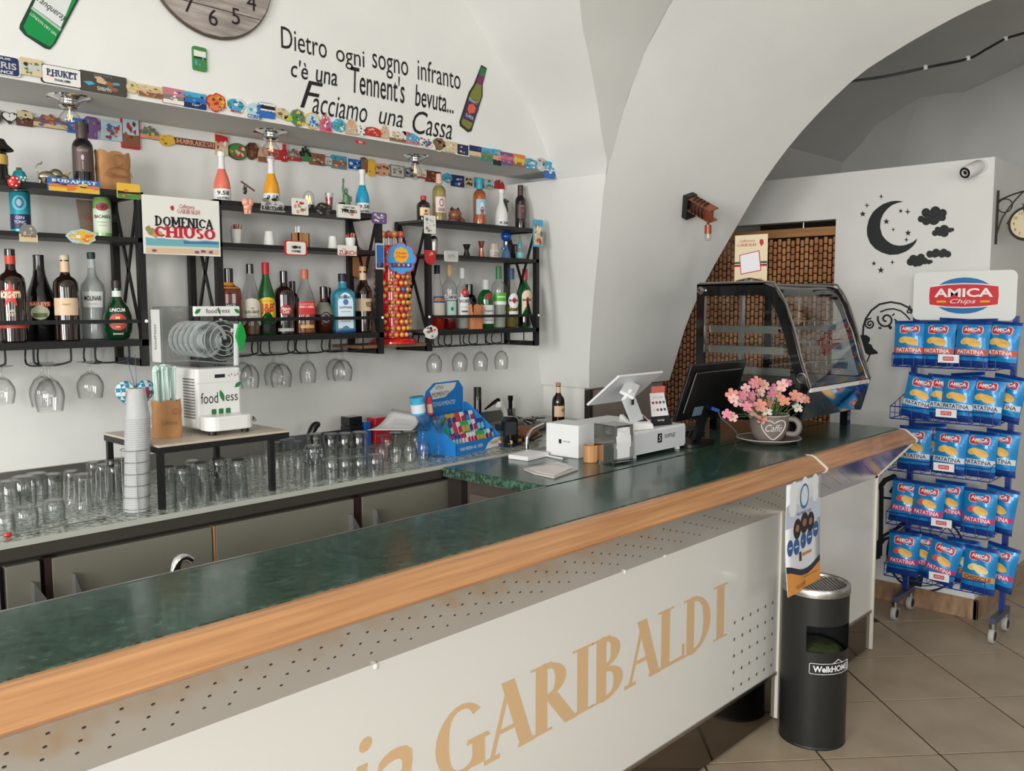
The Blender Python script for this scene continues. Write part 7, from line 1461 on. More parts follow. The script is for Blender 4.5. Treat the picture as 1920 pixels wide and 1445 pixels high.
for i in range(48): y_ = 2.165+i*.0285-2.8; m.box(-.0015, .0015, y_-.0015, y_+.0015, .55, 2.06)
o = m.build('strings', t); o['kind'] = 'stuff'
mb(STEEL).tube([(0, 2.36-2.8, 2.11), (0, 2.36-2.8, 2.143)], .004, 6).build('hook', t)
# ================================================================ stickers on the partition
XS = XP-.0006
pw = lambda u, v: on(u, v, x=XS)
STK = mat('black_vinyl', (32, 36, 36), .5)
def sticker(name, label, polys, cat='sticker', group=None, parts=None):
    pts = [pw(u, v) for p in polys for u, v in p]; c_ = V((XS, sum(q.y for q in pts)/len(pts), sum(q.z for q in pts)/len(pts)))
    m = mb(STK)
    for ip_, p in enumerate(polys): m.prism([(pw(u, v).y-c_.y, pw(u, v).z-c_.z) for u, v in p], lambda y_, z, d: (-d, y_, z), 0, .0012+ip_*2e-5)
    o = m.build(name); o.location = c_; return tag(o, label, cat, group)
zq = lambda x, y_: (1590+x/5.287, 350+y_/5.287)      # 230 px of wall read at 5.287x
moon = [(550, 148), (490, 137), (420, 145), (350, 170), (290, 210), (240, 260), (205, 330), (185, 420), (192, 490), (220, 560), (270, 615), (340, 655), (420, 677), (500, 670), (570, 645), (630, 605), (670, 560), (688, 513), (640, 550), (570, 578), (510, 585), (440, 572), (380, 530), (340, 480), (318, 400), (325, 330), (350, 270), (390, 220), (440, 180), (500, 158)]
P_ = [pw(*zq(*q)) for q in moon]; c_ = V((XS, 1.83, 2.07)); n = 18
m = mb(STK); outer = [pw(*zq(*q)) for q in moon[:18]]; inner = [pw(*zq(*q)) for q in (moon[18:]+[moon[0]])][::-1]
def resample(ps, k):
    L = [0]
    for a, b in zip(ps, ps[1:]): L.append(L[-1]+(b-a).length)
    out = []
    for i in range(k+1):
        d = L[-1]*i/k
        for j in range(len(ps)-1):
            if L[j] <= d <= L[j+1]+1e-9: out.append(ps[j].lerp(ps[j+1], (d-L[j])/(L[j+1]-L[j]+1e-9))); break
    return out
o1, i1 = resample(outer, 30), resample(inner, 30)
m.grid([[p-c_+V((-.0012, 0, 0)) for p in pr_] for pr_ in zip(o1, i1)], False); o = m.build('moon_sticker'); o.location = c_; tag(o, 'large black crescent moon sticker on the white partition', 'sticker')
for i, (x, y_, r_, k, lb) in enumerate(((330, 97, 25, 4, 'topmost four-pointed star sticker left of the moon'), (188, 185, 26, 4, 'second four-pointed star sticker left of the moon'), (147, 270, 33, 5, 'five-pointed star sticker left of the moon'), (523, 240, 24, 5, 'small five-pointed star sticker inside the crescent top'), (592, 248, 32, 4, 'four-pointed star sticker near the crescent tip'), (381, 345, 33, 5, 'five-pointed star sticker at the inner edge of the moon'), (449, 424, 22, 4, 'smallest four-pointed star sticker in the middle of the moon'), (596, 458, 34, 5, 'five-pointed star sticker above the lower moon tip'), (579, 525, 26, 4, 'four-pointed star sticker by the lower moon tip'), (257, 760, 26, 5, 'small five-pointed star sticker below the moon'), (440, 748, 25, 4, 'four-pointed star sticker below the moon'), (326, 827, 36, 5, 'lowest five-pointed star sticker below the moon'))):
    sticker('star_sticker', lb, [[zq(x+a, y_-b) for a, b in star(k, r_, r_*(.4 if k == 5 else .3))]], group='star stickers')
def cloud(circs): return [[zq(cx+r_*cos(2*pi*k/14), cy+r_*sin(2*pi*k/14)) for k in range(14)] for cx, cy, r_ in circs]
sticker('cloud_sticker', 'biggest cloud sticker, top right of the moon', cloud([(775, 258, 46), (868, 245, 52), (940, 260, 40), (935, 305, 36), (850, 320, 60), (725, 320, 33), (775, 340, 42), (880, 290, 60)]), group='cloud stickers')
sticker('cloud_sticker', 'second cloud sticker below the biggest cloud', cloud([(862, 460, 30), (890, 425, 30), (955, 425, 48), (955, 455, 44), (1010, 430, 24), (1034, 425, 19), (910, 455, 34)]), group='cloud stickers')
sticker('cloud_sticker', 'flat cloud sticker lowest on the right', cloud([(812, 668, 36), (875, 655, 42), (860, 668, 36), (950, 655, 42), (990, 668, 34), (930, 670, 34)]), group='cloud stickers')
sticker('cloud_sticker', 'tailed cloud sticker under the lower moon tip', cloud([(620, 745, 38), (650, 720, 46), (700, 735, 54), (725, 700, 38), (760, 735, 34), (800, 745, 24), (822, 742, 18), (670, 760, 34)]), group='cloud stickers')
def stroke(pts, w_):
    """ribbon along a pixel polyline -> list of quads"""
    out = []
    for (a, b), (c2, d) in zip(pts, pts[1:]):
        l = sqrt((c2-a)**2+(d-b)**2)+1e-6; nx_, ny_ = -(d-b)/l*w_/2, (c2-a)/l*w_/2; ex, ey = (c2-a)/l*w_*.25, (d-b)/l*w_*.25
        out.append([(a+nx_-ex, b+ny_-ey), (c2+nx_+ex, d+ny_+ey), (c2-nx_+ex, d-ny_+ey), (a-nx_-ex, b-ny_-ey)])
    return out
def spiral(cx, cy, r0, r1, a0, a1, n=20): return [(cx+(r0+(r1-r0)*i/n)*cos(radians(a0+(a1-a0)*i/n)), cy+(r0+(r1-r0)*i/n)*sin(radians(a0+(a1-a0)*i/n))) for i in range(n+1)]
zl = lambda x, y_: (1600+x/5.287, 540+y_/5.287)
Z_ = lambda ps: [zl(*p) for p in ps]
arc_big = [(95, 470), (100, 380), (125, 300), (180, 220), (260, 160), (370, 138), (470, 155), (550, 195), (590, 235)]
_st = stroke
stroke = lambda p, w_: _st(p, w_*1.35)
polys = stroke(Z_(arc_big), 2.6)+stroke(Z_(spiral(165, 355, 8, 55, 0, 640)), 2.2)+stroke(Z_(spiral(325, 310, 15, 85, 90, 560)), 2.4)+stroke(Z_([(270, 235), (330, 212), (400, 205), (470, 225), (520, 265), (560, 310)]), 2)+stroke(Z_(spiral(550, 235, 5, 26, 0, 400)), 1.8)+stroke(Z_([(545, 200), (590, 215)]), 2)+stroke(Z_([(560, 175), (575, 240)]), 2)+stroke(Z_([(410, 310), (430, 325), (425, 345)]), 2)+stroke(Z_([(390, 270), (405, 255)]), 2)+stroke(Z_([(275, 395), (255, 395)]), 2.5)+stroke(Z_([(360, 380), (372, 398)]), 4)
polys += [Z_([(70, 465), (130, 465), (165, 490), (165, 520), (150, 545), (185, 565), (195, 595), (240, 630), (245, 650), (150, 662), (120, 640)])]+stroke(Z_([(165, 660), (140, 720), (100, 780)]), 1.6)
sticker('lantern_sticker', 'black scrollwork street lantern sticker beside the chips rack', polys)
# bicycle sticker
wc = (1736, 1036); polys = stroke(spiral(wc[0], wc[1], 72, 72, 0, 360, 40), 3)+stroke(spiral(wc[0], wc[1], 62, 62, 0, 360, 40), 1.4)
for k in range(14): a = 2*pi*k/14; polys += stroke([wc, (wc[0]+62*cos(a), wc[1]+62*sin(a))], .7)
polys += stroke([(1648, 915), (1660, 900), (1676, 893), (1684, 905), (1672, 922)], 7)+stroke([(1653, 915), (1652, 990), (1650, 1040)], 6)+stroke([(1653, 932), (1700, 938), (1760, 944)], 3)+stroke([(1655, 1005), (1690, 985), (1740, 950)], 4)+stroke([(1658, 1010), (1700, 1000), (wc[0], wc[1])], 4)+stroke([(1645, 1045), (1640, 1030), (1655, 1010)], 9)+stroke([(1700, 1085), (1725, 1090)], 14)
sticker('bicycle_sticker', 'black bicycle sticker low on the partition behind the chips rack', polys)
# ================================================================ security camera
P = on(1838, 312, x=XP-.004); t = thing('security_camera', 'white bullet security camera near the top of the partition', 'camera', (XP-.0005, P.y, P.z))
dv = V((-.11, .035, -.045)); mb(WHITE).lathe([(0, 0), (.036, 0), (.034, .012), (0, .014)], 20).build('base', t).matrix_local = Matrix.Rotation(-pi/2, 4, 'Y')
q = dv.to_track_quat('Z', 'Y').to_matrix().to_4x4(); Tm = Matrix.Translation((-.03, .0, .0)) @ q
mb(WHITE).lathe([(0, -.01), (.028, -.01), (.031, 0), (.032, .11), (.028, .118), (.0275, .11), (0, .108)], 20).build('housing', t).matrix_local = Tm
mb(BLKG).lathe([(0, .112), (.0275, .112), (.027, .119), (.018, .119), (.016, .114), (0, .114)], 20).build('lens_ring', t).matrix_local = Tm; mb(C(196, 200, 200)).lathe([(.012, .1145), (.017, .120), (.013, .1205), (.010, .115)], 18).build('lens_rim', t).matrix_local = Tm
mb(WHITE).tube([(0, 0, 0), (-.02, .004, -.004), (-.04, .01, -.012)], .012, 8).build('arm', t)
# ================================================================ beam lamp on the arch
def arch_at(u, v):
    best = None
    for a, b in zip(nA, nB):
        for k in range(21):
            p = a.lerp(b, k/20); c3 = p-CAM; d = c3.dot(_f); e = (960+FPX*c3.dot(_r)/d-u)**2+(722.5+FPX*c3.dot(_d)/d-v)**2
            if best is None or e < best[0]: best = (e, p)
    return best[1]
T_, B3 = arch_at(1300, 350), arch_at(1283, 403); mid = (T_+B3)/2; Lx = (B3-T_).normalized(); nrm = (arch_at(1300, 380)-arch_at(1250, 380)).cross(Lx).normalized()
if nrm.y > 0: nrm = -nrm
sx_ = Lx.cross(nrm).normalized()
t = thing('beam_lamp', 'wall lamp of a copper beam wrapped in black cord with hanging bulb', 'lamp', mid+nrm*.002); LL = (B3-T_).length
fb = lambda a, b, c3: Lx*a+sx_*b+nrm*c3
m = mb(BLACK); m.add([fb(a, b, c3) for a in (-LL*.5, LL*.5) for b in (-.03, .03) for c3 in (0, .035)], [(0, 1, 3, 2), (4, 6, 7, 5), (0, 4, 5, 1), (2, 3, 7, 6), (0, 2, 6, 4), (1, 5, 7, 3)]); m.build('wall_plate', t, bevel=.002)
COP = mat('copper_brown', (150, 84, 56), .35, .4); a0 = -LL*.18
def bbox3(m, a, b, c3): m.add([fb(x, y_, z) for x in a for y_ in b for z in c3], [(0, 1, 3, 2), (4, 6, 7, 5), (0, 4, 5, 1), (2, 3, 7, 6), (0, 2, 6, 4), (1, 5, 7, 3)])
m = mb(COP); bbox3(m, (a0-.032, a0-.027), (-.026, .026), (.034, .19)); m.build('flange', t); m = mb(COP); bbox3(m, (a0+.027, a0+.032), (-.026, .026), (.034, .19)); m.build('flange', t); m = mb(COP); bbox3(m, (a0-.028, a0+.028), (-.006, .006), (.034, .182)); m.build('web', t)
for k in range(4): mb(BLACK).tube([fb(a0+.040*cos(a), .033*sin(a), .06+.025*k+.008*sin(a)) for a in [2*pi*q_/16 for q_ in range(16)]], .0042, 6, True).build('cord_loop', t)
e = fb(a0+.03, 0, .155); mb(BLACK).tube([e, e+V((0, 0, -.03))], .006, 8).build('cord_grip', t); mb(COP).lathe([(0, -.03), (.016, -.03), (.017, -.07), (.0, -.07)], 16, tuple(e)).build('bulb_socket', t); b = mb(CLEAR).lathe([(.011, -.07), (.016, -.078), (.017, -.09), (.011, -.102), (0, -.105)], 16, tuple(e)).build('bulb', t); mb(mat('filament')).tube([e+V((0, 0, -.07)), e+V((.003, 0, -.09))], .0015, 5).build('filament', b)
# ================================================================ station clock at the right edge
xb = 5.045; cy_ = on(1927, 419, x=xb).y; cz_ = on(1927, 419, x=xb).z; RC = abs(on(1893, 419, x=xb).y-cy_)*1.0
IRON = mat('wrought_iron', (44, 40, 36), .5, .4)
t = thing('bracket_clock', 'round station clock on a wrought iron wall bracket at the right edge', 'clock', (xb, 1.329, cz_))
yv = lambda y_, z: (0, y_-1.329, z-cz_); zt_, zb_ = on(1872, 357, x=xb).z, on(1867, 458, x=xb).z
mb(IRON).bar(yv(1.324, zt_), yv(1.324, zb_), .01, .01).build('wall_bar', t); za = on(1872, 376, x=xb).z
mb(IRON).tube([yv(1.32, za), yv(1.24, za+.03), yv(1.14, za+.045), yv(1.0, za+.045)], .004, 6).build('top_scroll', t); mb(IRON).tube([yv(1.322, zb_+.05), yv(1.30, zb_+.13), yv(1.25, zb_+.21), yv(1.19, zb_+.27), yv(1.13, za+.04)], .004, 6).build('brace', t); mb(IRON).tube([yv(1.29+.034*cos(a), za-.028+.034*sin(a)) for a in [2*pi*k/18 for k in range(18)]], .0028, 5, True).build('ring_scroll', t)
Tc = Matrix.Translation((0, cy_-1.329, 0)) @ Matrix.Rotation(-pi/2, 4, 'Y')
mb(IRON).lathe([(0, -.03), (RC, -.03), (RC*1.06, -.015), (RC*1.06, .015), (RC, .03), (RC*.9, .03), (RC*.88, .022), (0, .022)], 36).build('case', t).matrix_local = Tc
fd = mb(C(216, 202, 166)).lathe([(0, .0235), (RC*.88, .0235)], 36).build('dial', t); fd.matrix_local = Tc
for k in range(12):
    a = pi/2-(k+1)*pi/6; m = mb(C(60, 54, 44)); write(m, str(k+1), lambda x, y_: V((-.0246, cy_-1.329-(RC*.7*cos(a)+x), RC*.7*sin(a)+y_)), h=RC*.18); m.build('numeral', t)
mb(INK).bar((-.026, cy_-1.329, 0), (-.026, cy_-1.329-.05, .05), .006, .002, (1, 0, 0)).build('hour_hand', t); mb(INK).bar((-.028, cy_-1.329, 0), (-.028, cy_-1.329+.02, .1), .005, .002, (1, 0, 0)).build('minute_hand', t); mb(IRON).lathe([(0, 0), (.012, .004), (0, .03)], 8, (0, cy_-1.329+RC*1.04, 0)).build('finial', t); mb(IRON).tube([(0, cy_-1.329, RC*1.05), yv(cy_, za+.045)], .005, 6).build('hanger', t)
# ================================================================ cable with clips across the far vault
cp = [(1560, 158), (1597, 152), (1660, 143), (1735, 127), (1815, 110), (1850, 92), (1885, 73), (1920, 62), (1990, 40)]; xs = [4.4, 4.45, 4.55, 4.65, 4.8, 4.9, 5.0, 5.1, 5.3]
pts = [on(u, v, x=x) for (u, v), x in zip(cp, xs)]; t = thing('ceiling_cable', 'thin black twisted cable with white insulators under the far vault', 'cable', pts[1]); sp_ = smooth_path([p-pts[1] for p in pts], 60)
mb(BLACK).tube(sp_, .0065, 6).build('cable', t)
for k in (3, 4, 6): mb(C(196, 200, 196)).lathe([(0, -.012), (.011, -.01), (.011, .01), (0, .022)], 10, tuple(pts[k]-pts[1])).build('insulator', t)
# ================================================================ chips rack
BLR = mat('blue_rack_paint', (24, 50, 130), .35, coat=.3); RX = 4.82
yL, yR = on(1708, 850, x=RX).y, on(1893, 850, x=RX).y
t = thing('chips_rack', 'blue wire rack on castors with five baskets and a brand header', 'rack', (RX, (yL+yR)/2, 0)); yc = (yL+yR)/2; hwk = (yL-yR)/2
ztop = on(1906, 592, x=RX).z
for s in (1, -1):
    mb(BLR).box(-.014, .014, s*hwk-.012, s*hwk+.012, .135, ztop).build('post', t)
    mb(mat('castor_bar', (84, 90, 112), .4, .4)).bar((-.16, s*(hwk+.0), .115), (.10, s*(hwk+.0), .115), .028, .03).build('foot_bar', t)
    for x in (-.145, .085):
        mb(STEEL).lathe([(0, .062), (.016, .062), (.018, .1), (0, .1)], 12, (x, s*hwk, 0)).build('castor_fork', t)
        w2 = mb(mat('castor_rubber', (176, 176, 172), .5)).lathe([(.012, -.012), (.036, -.012), (.038, -.006), (.038, .006), (.036, .012), (.012, .012)], 20).build('castor_wheel', t); w2.matrix_local = Matrix.Translation((x, s*hwk, .0385)) @ Matrix.Rotation(pi/2, 4, 'X')
        h2 = mb(BLACK).lathe([(0, -.014), (.024, -.013), (.024, .013), (0, .014)], 16).build('wheel_hub', w2)
sh = on(1810, 508, x=RX).z; wy0, wy1 = on(1715, 540, x=RX).y-yc, on(1909, 540, x=RX).y-yc; z0_ = on(1810, 600, x=RX).z
ws, hs_ = wy0-wy1, sh-z0_; f = plane((-.016, (wy0+wy1)/2, (sh+z0_)/2), (0, -1, 0), (0, 0, 1))
hd = mb(C(224, 226, 222)).prism(rrect(ws, hs_, .03, 4), lambda x, y_, d: f(x, y_, d), -.004, 0).build('header_board', t)
def logo(par, f, cx, cy, w_, off, names=('logo_oval', 'logo_red', 'logo_text')):
    h_ = w_*.46
    lens = [(w_*.46*cos(a), h_*.62*sin(a)) for a in [2*pi*k/28 for k in range(28)]]; barrel = [(w_*.5, -h_*.30), (w_*.51, 0), (w_*.5, h_*.30), (w_*.25, h_*.37), (0, h_*.39), (-w_*.25, h_*.37), (-w_*.5, h_*.30), (-w_*.51, 0), (-w_*.5, -h_*.30), (-w_*.25, -h_*.37), (0, -h_*.39), (w_*.25, -h_*.37)]
    o = mb(C(26, 110, 170)).face([f(cx+x, cy+y_, off) for x, y_ in lens]).build(names[0], par); mb(C(230, 228, 224)).face([f(cx+x*1.04, cy+y_*1.1, off+.0003) for x, y_ in barrel]).build('logo_border', o); mb(C(206, 44, 56)).face([f(cx+x, cy+y_, off+.0006) for x, y_ in barrel]).build(names[1], o)
    m = mb(C(236, 234, 230)); write(m, 'AMICA', lambda x, y_: f(x, y_, off+.001), w=w_*.86, h=h_*.3, bold=.03, cx=cx, cy=cy+h_*.10); m.build(names[2], o); m = mb(C(236, 234, 230)); write(m, 'Chips', lambda x, y_: f(x, y_, off+.001), w=w_*.38, h=h_*.2, shear=.35, cx=cx, cy=cy-h_*.21); m.build(names[2], o)
    for s in (-1, 1): mb(C(226, 170, 30)).face([f(cx+s*w_*.32+x, cy-h_*.2+y_, off+.001) for x, y_ in rrect(w_*.14, h_*.07, .001)]).build('logo_dash', o)
logo(hd, f, 0, -.0, ws*.66, .0006)
# baskets
XFR = 4.60
tiers = [(690, 1668, 1866), (792, 1668, 1868), (893, 1668, 1866), (997, 1660, 1862), (1098, 1655, 1862)]
TZs = []
yA, yB = on(1672, 690, x=XFR).y, on(1866, 690, x=XFR).y
for i, (v, u0, u1) in enumerate(tiers):
    z = on((u0+u1)/2, v, x=XFR).z; TZs.append(z); a, b = yA-yc, yB-yc; x0_, x1_ = XFR-RX, -.02
    bk = mb(BLR).tube([(x0_, a, z), (x0_, b, z), (x1_, b, z), (x1_, a, z)], .0032, 6, True).build('basket_rim', t); hb = .062
    mb(BLR).tube([(x0_, a, z+hb), (x0_, b, z+hb), (x1_, b, z+hb+.05), (x1_, a, z+hb+.05)], .0032, 6, True).build('basket_rim', t)
    for k in range(10): y_ = a+(b-a)*k/9; mb(BLR).tube([(x0_, y_, z+hb), (x0_, y_, z), (x1_, y_, z)], .0019, 5).build('basket_wire', t)
    for s_ in (a, b):
        for k in range(3): x = x0_+(x1_-x0_)*(k+1)/3; mb(BLR).tube([(x, s_, z), (x, s_, z+hb+.05*(k+1)/3)], .0019, 5).build('basket_wire', t)
    mb(BLR).tube([(x0_, a, z+hb*.5), (x0_, b, z+hb*.5)], .0019, 5).build('basket_wire', t)
    cdp = mb(C(228, 228, 230)).box(x0_-.006, x0_-.0035, -.048+.0, .048, z+.028, z+.068).build('price_card', t); fz = plane((x0_-.0065, 0, z+.048), (0, -1, 0), (0, 0, 1)); mb(C(196, 60, 64)).face([fz(x, y_) for x, y_ in rrect(.05, .02, .004)]).build('card_logo', cdp); m = mb(C(232, 226, 224)); write(m, 'AMICA', lambda x, y_: fz(x, y_, .0003), w=.042, h=.011); m.build('card_text', cdp)
# bags
BAGB = mat('bag_blue', (22, 132, 196), .3, .15, coat=.3); BAGD = mat('bag_dark_blue', (22, 60, 136), .3, .2, coat=.3)
BWd, BHt = .158, .225
def bag_surf(x, z, off=0):
    u = 2*x/BWd; v = 2*z/BHt-1; e = max(0, 1-abs(u)**3)*max(0, 1-abs(v)**4); return V((x*(1-.05*(1-abs(v)**4)), -.028*e-.0015-off+.0022*sin(u*5+v*7)*e, z))
def make_bag(var):
    t = thing('chips_bag', 'x', 'chips bag', (0, 0, -9), 0, 'chips bags on the rack'); nu, nv = 12, 14; m = mb(BAGB)
    for sgn in (1, -1):
        for j in range(nv):
            v0, v1 = j/nv, (j+1)/nv; m.use(BAGD if (v1 > .93 or v0 < .13) else BAGB)
            g = [[], []]
            for r_, v in ((0, v0), (1, v1)):
                for i in range(nu+1):
                    p = bag_surf((i/nu-.5)*BWd, v*BHt); 
                    if sgn < 0: p = V((p.x, -p.y*.7, p.z))
                    g[r_].append(p)
            m.grid(g)
    m.build('bag', t)
    f = lambda x, y_, d=0: bag_surf(x, y_, .0012+d); st = {'wavy': ((206, 78, 50), 'PATATINA', (232, 226, 220)), 'classic': ((206, 212, 216), 'PATATINA', (36, 40, 70)), 'pepper': ((190, 46, 110), 'PATATINA', (232, 220, 226)), 'sticks': ((206, 140, 70), 'CHIGGOLE', (70, 40, 60))}[var]
    def patch(pl, cx, cy, col, off, nm, par=None):
        n = len(pl); mm = mb(C(*col)); mm.add([f(cx, cy, off)]+[f(cx+x, cy+y_, off) for x, y_ in pl], [(0, 1+i, 1+(i+1) % n) for i in range(n)]); return mm.build(nm, par or t)
    lw = BWd*.58
    lo = patch([(x*1.08, y_*1.12) for x, y_ in rrect(lw, lw*.40, .012, 4)], 0, BHt*.80, (226, 222, 220), .0, 'logo_border'); patch(rrect(lw, lw*.40, .010, 4), 0, BHt*.80, (196, 40, 52), .0006, 'logo_red', lo)
    m = mb(C(234, 230, 228)); write(m, 'AMICA', lambda x, y_: f(x, y_, .0012), w=lw*.84, h=.017, cy=BHt*.815, bold=.03); m.build('logo_text', lo); m = mb(C(234, 230, 228)); write(m, 'Chips', lambda x, y_: f(x, y_, .0012), w=lw*.4, h=.009, cy=BHt*.765, shear=.3); m.build('logo_text', lo)
    el = lambda a, b, an: [(a*cos(q)*cos(an)-b*sin(q)*sin(an), a*cos(q)*sin(an)+b*sin(q)*cos(an)) for q in [2*pi*k/16 for k in range(16)]]
    c1 = {'pepper': (206, 90, 90), 'sticks': (226, 200, 130)}.get(var, (222, 176, 84)); patch(el(.026, .016, .3), -.026, BHt*.56, c1, .0004, 'chip_picture'); patch(el(.036, .02, -.25), .012, BHt*.53, (226, 178, 84) if var != 'sticks' else (228, 206, 140), .0008, 'chip_picture')
    if var == 'wavy':
        for k in range(4): m = mb(C(200, 140, 50)); m.grid([[f(-.012+.012*k+.02*q, BHt*.50+.004+.018*q*.5+e, .0012) for q in (0, .5, 1)] for e in (0, .0016)]); m.build('chip_ridge', t)
    z0, z1 = BHt*.27, BHt*.39; mm = mb(C(*st[0])); mm.grid([[f((k/10-.5)*BWd*.97, z, .0003) for k in range(11)] for z in (z0, (z0+z1)/2, z1)]); bo = mm.build('name_band', t); m = mb(C(*st[2])); write(m, st[1], lambda x, y_: f(x, y_, .0012), w=BWd*.78, h=.02, cy=(z0+z1)/2, bold=.02); m.build('name_text', bo)
    return t
PB = {k: make_bag(k) for k in ('wavy', 'classic', 'pepper', 'sticks')}; ub = {}
FLV = {'wavy': 'orange-banded', 'classic': 'white-banded', 'pepper': 'magenta-banded', 'sticks': 'yellow-banded'}
TN = ['top', 'second', 'third', 'fourth', 'bottom']
def put(var, tier, u, x, tilt, lean, yaw, where, dz=0):
    z = TZs[tier]+.006+dz; p = on(u, tiers[tier][0]-45, x=x); M_ = Matrix.Translation((x, p.y, z)) @ Matrix.Rotation(-pi/2+yaw, 4, 'Z') @ Matrix.Rotation(tilt, 4, 'Y') @ Matrix.Rotation(lean, 4, 'X')
    lb = '%s blue chips bag, %s in the %s basket' % (FLV[var], where, TN[tier])
    if var not in ub: o = PB[var]; ub[var] = 1
    else: o = dup(PB[var], (0, 0, 0), 0)
    o['label'] = lb; o.matrix_world = M_
F0, F1 = 4.645, 4.72
for a in [('wavy', 0, 1706, F0, -.02, -.12, .1, 'first from the left'), ('wavy', 0, 1758, F0, .0, -.12, 0, 'second from the left'), ('wavy', 0, 1821, F0, .02, -.12, 0, 'third from the left'), ('wavy', 0, 1874, F0+.03, .06, -.1, -.1, 'rightmost'), ('wavy', 0, 1785, F1+.02, .05, -.06, 0, 'behind the second and third bag', .012), ('wavy', 0, 1838, F1+.02, -.04, -.06, 0, 'behind the third bag', .01),
          ('classic', 1, 1717, F0, .16, -.12, .12, 'tilted first from the left'), ('classic', 1, 1763, F0+.02, .06, -.1, .1, 'second from the left'), ('classic', 1, 1793, F0-.012, .03, -.14, 0, 'third from the left, in front'), ('classic', 1, 1846, F0, .05, -.12, -.05, 'fourth from the left'), ('classic', 1, 1880, F1, .14, -.08, -.15, 'rear rightmost', .01), ('classic', 1, 1820, F1+.03, -.1, -.06, 0, 'rear middle', .012),
          ('classic', 2, 1714, F0, 0, -.1, .1, 'leftmost, beside the counter end'), ('classic', 2, 1778, F0, .03, -.12, 0, 'in the middle'), ('classic', 2, 1835, F0+.02, .02, -.1, 0, 'right of the middle'), ('classic', 2, 1873, F1, .05, -.08, -.1, 'rear rightmost', .01), ('classic', 2, 1745, F1+.02, -.05, -.06, 0, 'rear left', .01),
          ('pepper', 3, 1696, F0+.01, .06, -.12, .15, 'first from the left'), ('pepper', 3, 1737, F0-.01, .04, -.13, .05, 'second from the left, in front'), ('pepper', 3, 1779, F1, .02, -.08, 0, 'rear middle', .008), ('pepper', 3, 1834, F0, .02, -.12, 0, 'large on the right'), ('pepper', 3, 1868, F1, .1, -.08, -.2, 'rear rightmost', .01),
          ('pepper', 4, 1692, F0, .02, -.12, .15, 'first from the left'), ('pepper', 4, 1728, F1-.02, .02, -.1, 0, 'second, partly hidden'), ('pepper', 4, 1757, F0-.012, .2, -.13, 0, 'tilted in front'), ('sticks', 4, 1802, F1-.02, .02, -.1, 0, 'behind the front one on the right'), ('sticks', 4, 1834, F0-.012, .04, -.12, 0, 'in front on the right', -.01), ('pepper', 4, 1868, F1, .12, -.08, -.2, 'rear rightmost')]:
    put(*a)
# ================================================================ ashtray bin
bx, by, BR, BH = 3.177, 1.409-.01, .121, .612
t = thing('ashtray_bin', 'black cylindrical litter bin with steel ashtray grille in front of the counter', 'bin', (bx, by, 0))
BIN = mat('black_bin_metal', (40, 41, 40), .42, .3); oc, ow = radians(-119), radians(50); zo0, zo1 = .375, .475
m = mb(BIN); N = 72
zl_ = [0, .006, .02, .2, zo0, zo1, .55, BH-.03]
for i, (za_, zb2) in enumerate(zip(zl_, zl_[1:])):
    for k in range(N):
        a0, a1 = 2*pi*k/N, 2*pi*(k+1)/N; am = ((a0+a1)/2-oc+pi) % (2*pi)-pi
        if za_ == zo0 and abs(am) < ow: continue
        m.add([(BR*cos(a0), BR*sin(a0), za_), (BR*cos(a1), BR*sin(a1), za_), (BR*cos(a1), BR*sin(a1), zb2), (BR*cos(a0), BR*sin(a0), zb2)], [(0, 1, 2, 3)], True)
m.lathe([(0, .002), (BR*1.01, .0), (BR*1.01, .008), (BR, .010)], N); m.build('body', t)
mb(BIN).lathe([(0, .552), (BR*.99, .552)], 30).build('inner_plate', t)
mb(mat('green_bag', (56, 66, 40), .4, n=.3, ns=30, bump=.6)).ball((0, 0, .34), (BR*.93, BR*.93, .045), 20, 10).build('litter_bag', t)
mb(STEEL).lathe([(BR*.995, BH-.032), (BR*1.03, BH-.03), (BR*1.03, BH-.006), (BR*1.0, BH), (BR*.9, BH-.002), (BR*.88, BH-.016), (BR*.88, BH-.03)], 40).build('ashtray_ring', t)
mb(C(60, 58, 54)).lathe([(0, BH-.024), (BR*.88, BH-.024)], 30).build('ash_sand', t)
for k in range(-7, 8):
    for ang in (45, -45):
        d = BR*.117*k; L2 = sqrt(max(0, (BR*.87)**2-d*d)); ca, sa = cos(radians(ang)), sin(radians(ang)); mb(STEEL).bar((d*ca-L2*sa, d*sa+L2*ca, BH-.012+(.001 if ang > 0 else 0)), (d*ca+L2*sa, d*sa-L2*ca, BH-.012+(.001 if ang > 0 else 0)), .0028, .002).build('grille_bar', t)
fb2 = lambda x, y_, d=0: V(((BR+.0008+d)*cos(oc+radians(-3)+x/BR), (BR+.0008+d)*sin(oc+radians(-3)+x/BR), .315+y_))
m = mb(C(224, 226, 228)); write(m, 'WelkHOME', lambda x, y_: fb2(x, y_), w=.15, h=.024, bold=.03); m.build('logo_text', t)
bd2 = rrect(.175, .04, .006, 3); bd2 = [(x, y_) for x, y_ in bd2 if True]; pts = []
for (a, b), (c2, d) in zip(bd2, bd2[1:]+bd2[:1]):
    for q in range(4): pts.append((a+(c2-a)*q/4, b+(d-b)*q/4))
mb(C(224, 226, 228)).tube([fb2(x, y_) for x, y_ in pts], .0014, 4, True).build('logo_frame', t); mb(C(224, 226, 228)).tube([fb2(.0, .02), fb2(.022, .034), fb2(.045, .02)], .0016, 5).build('logo_roof', t)
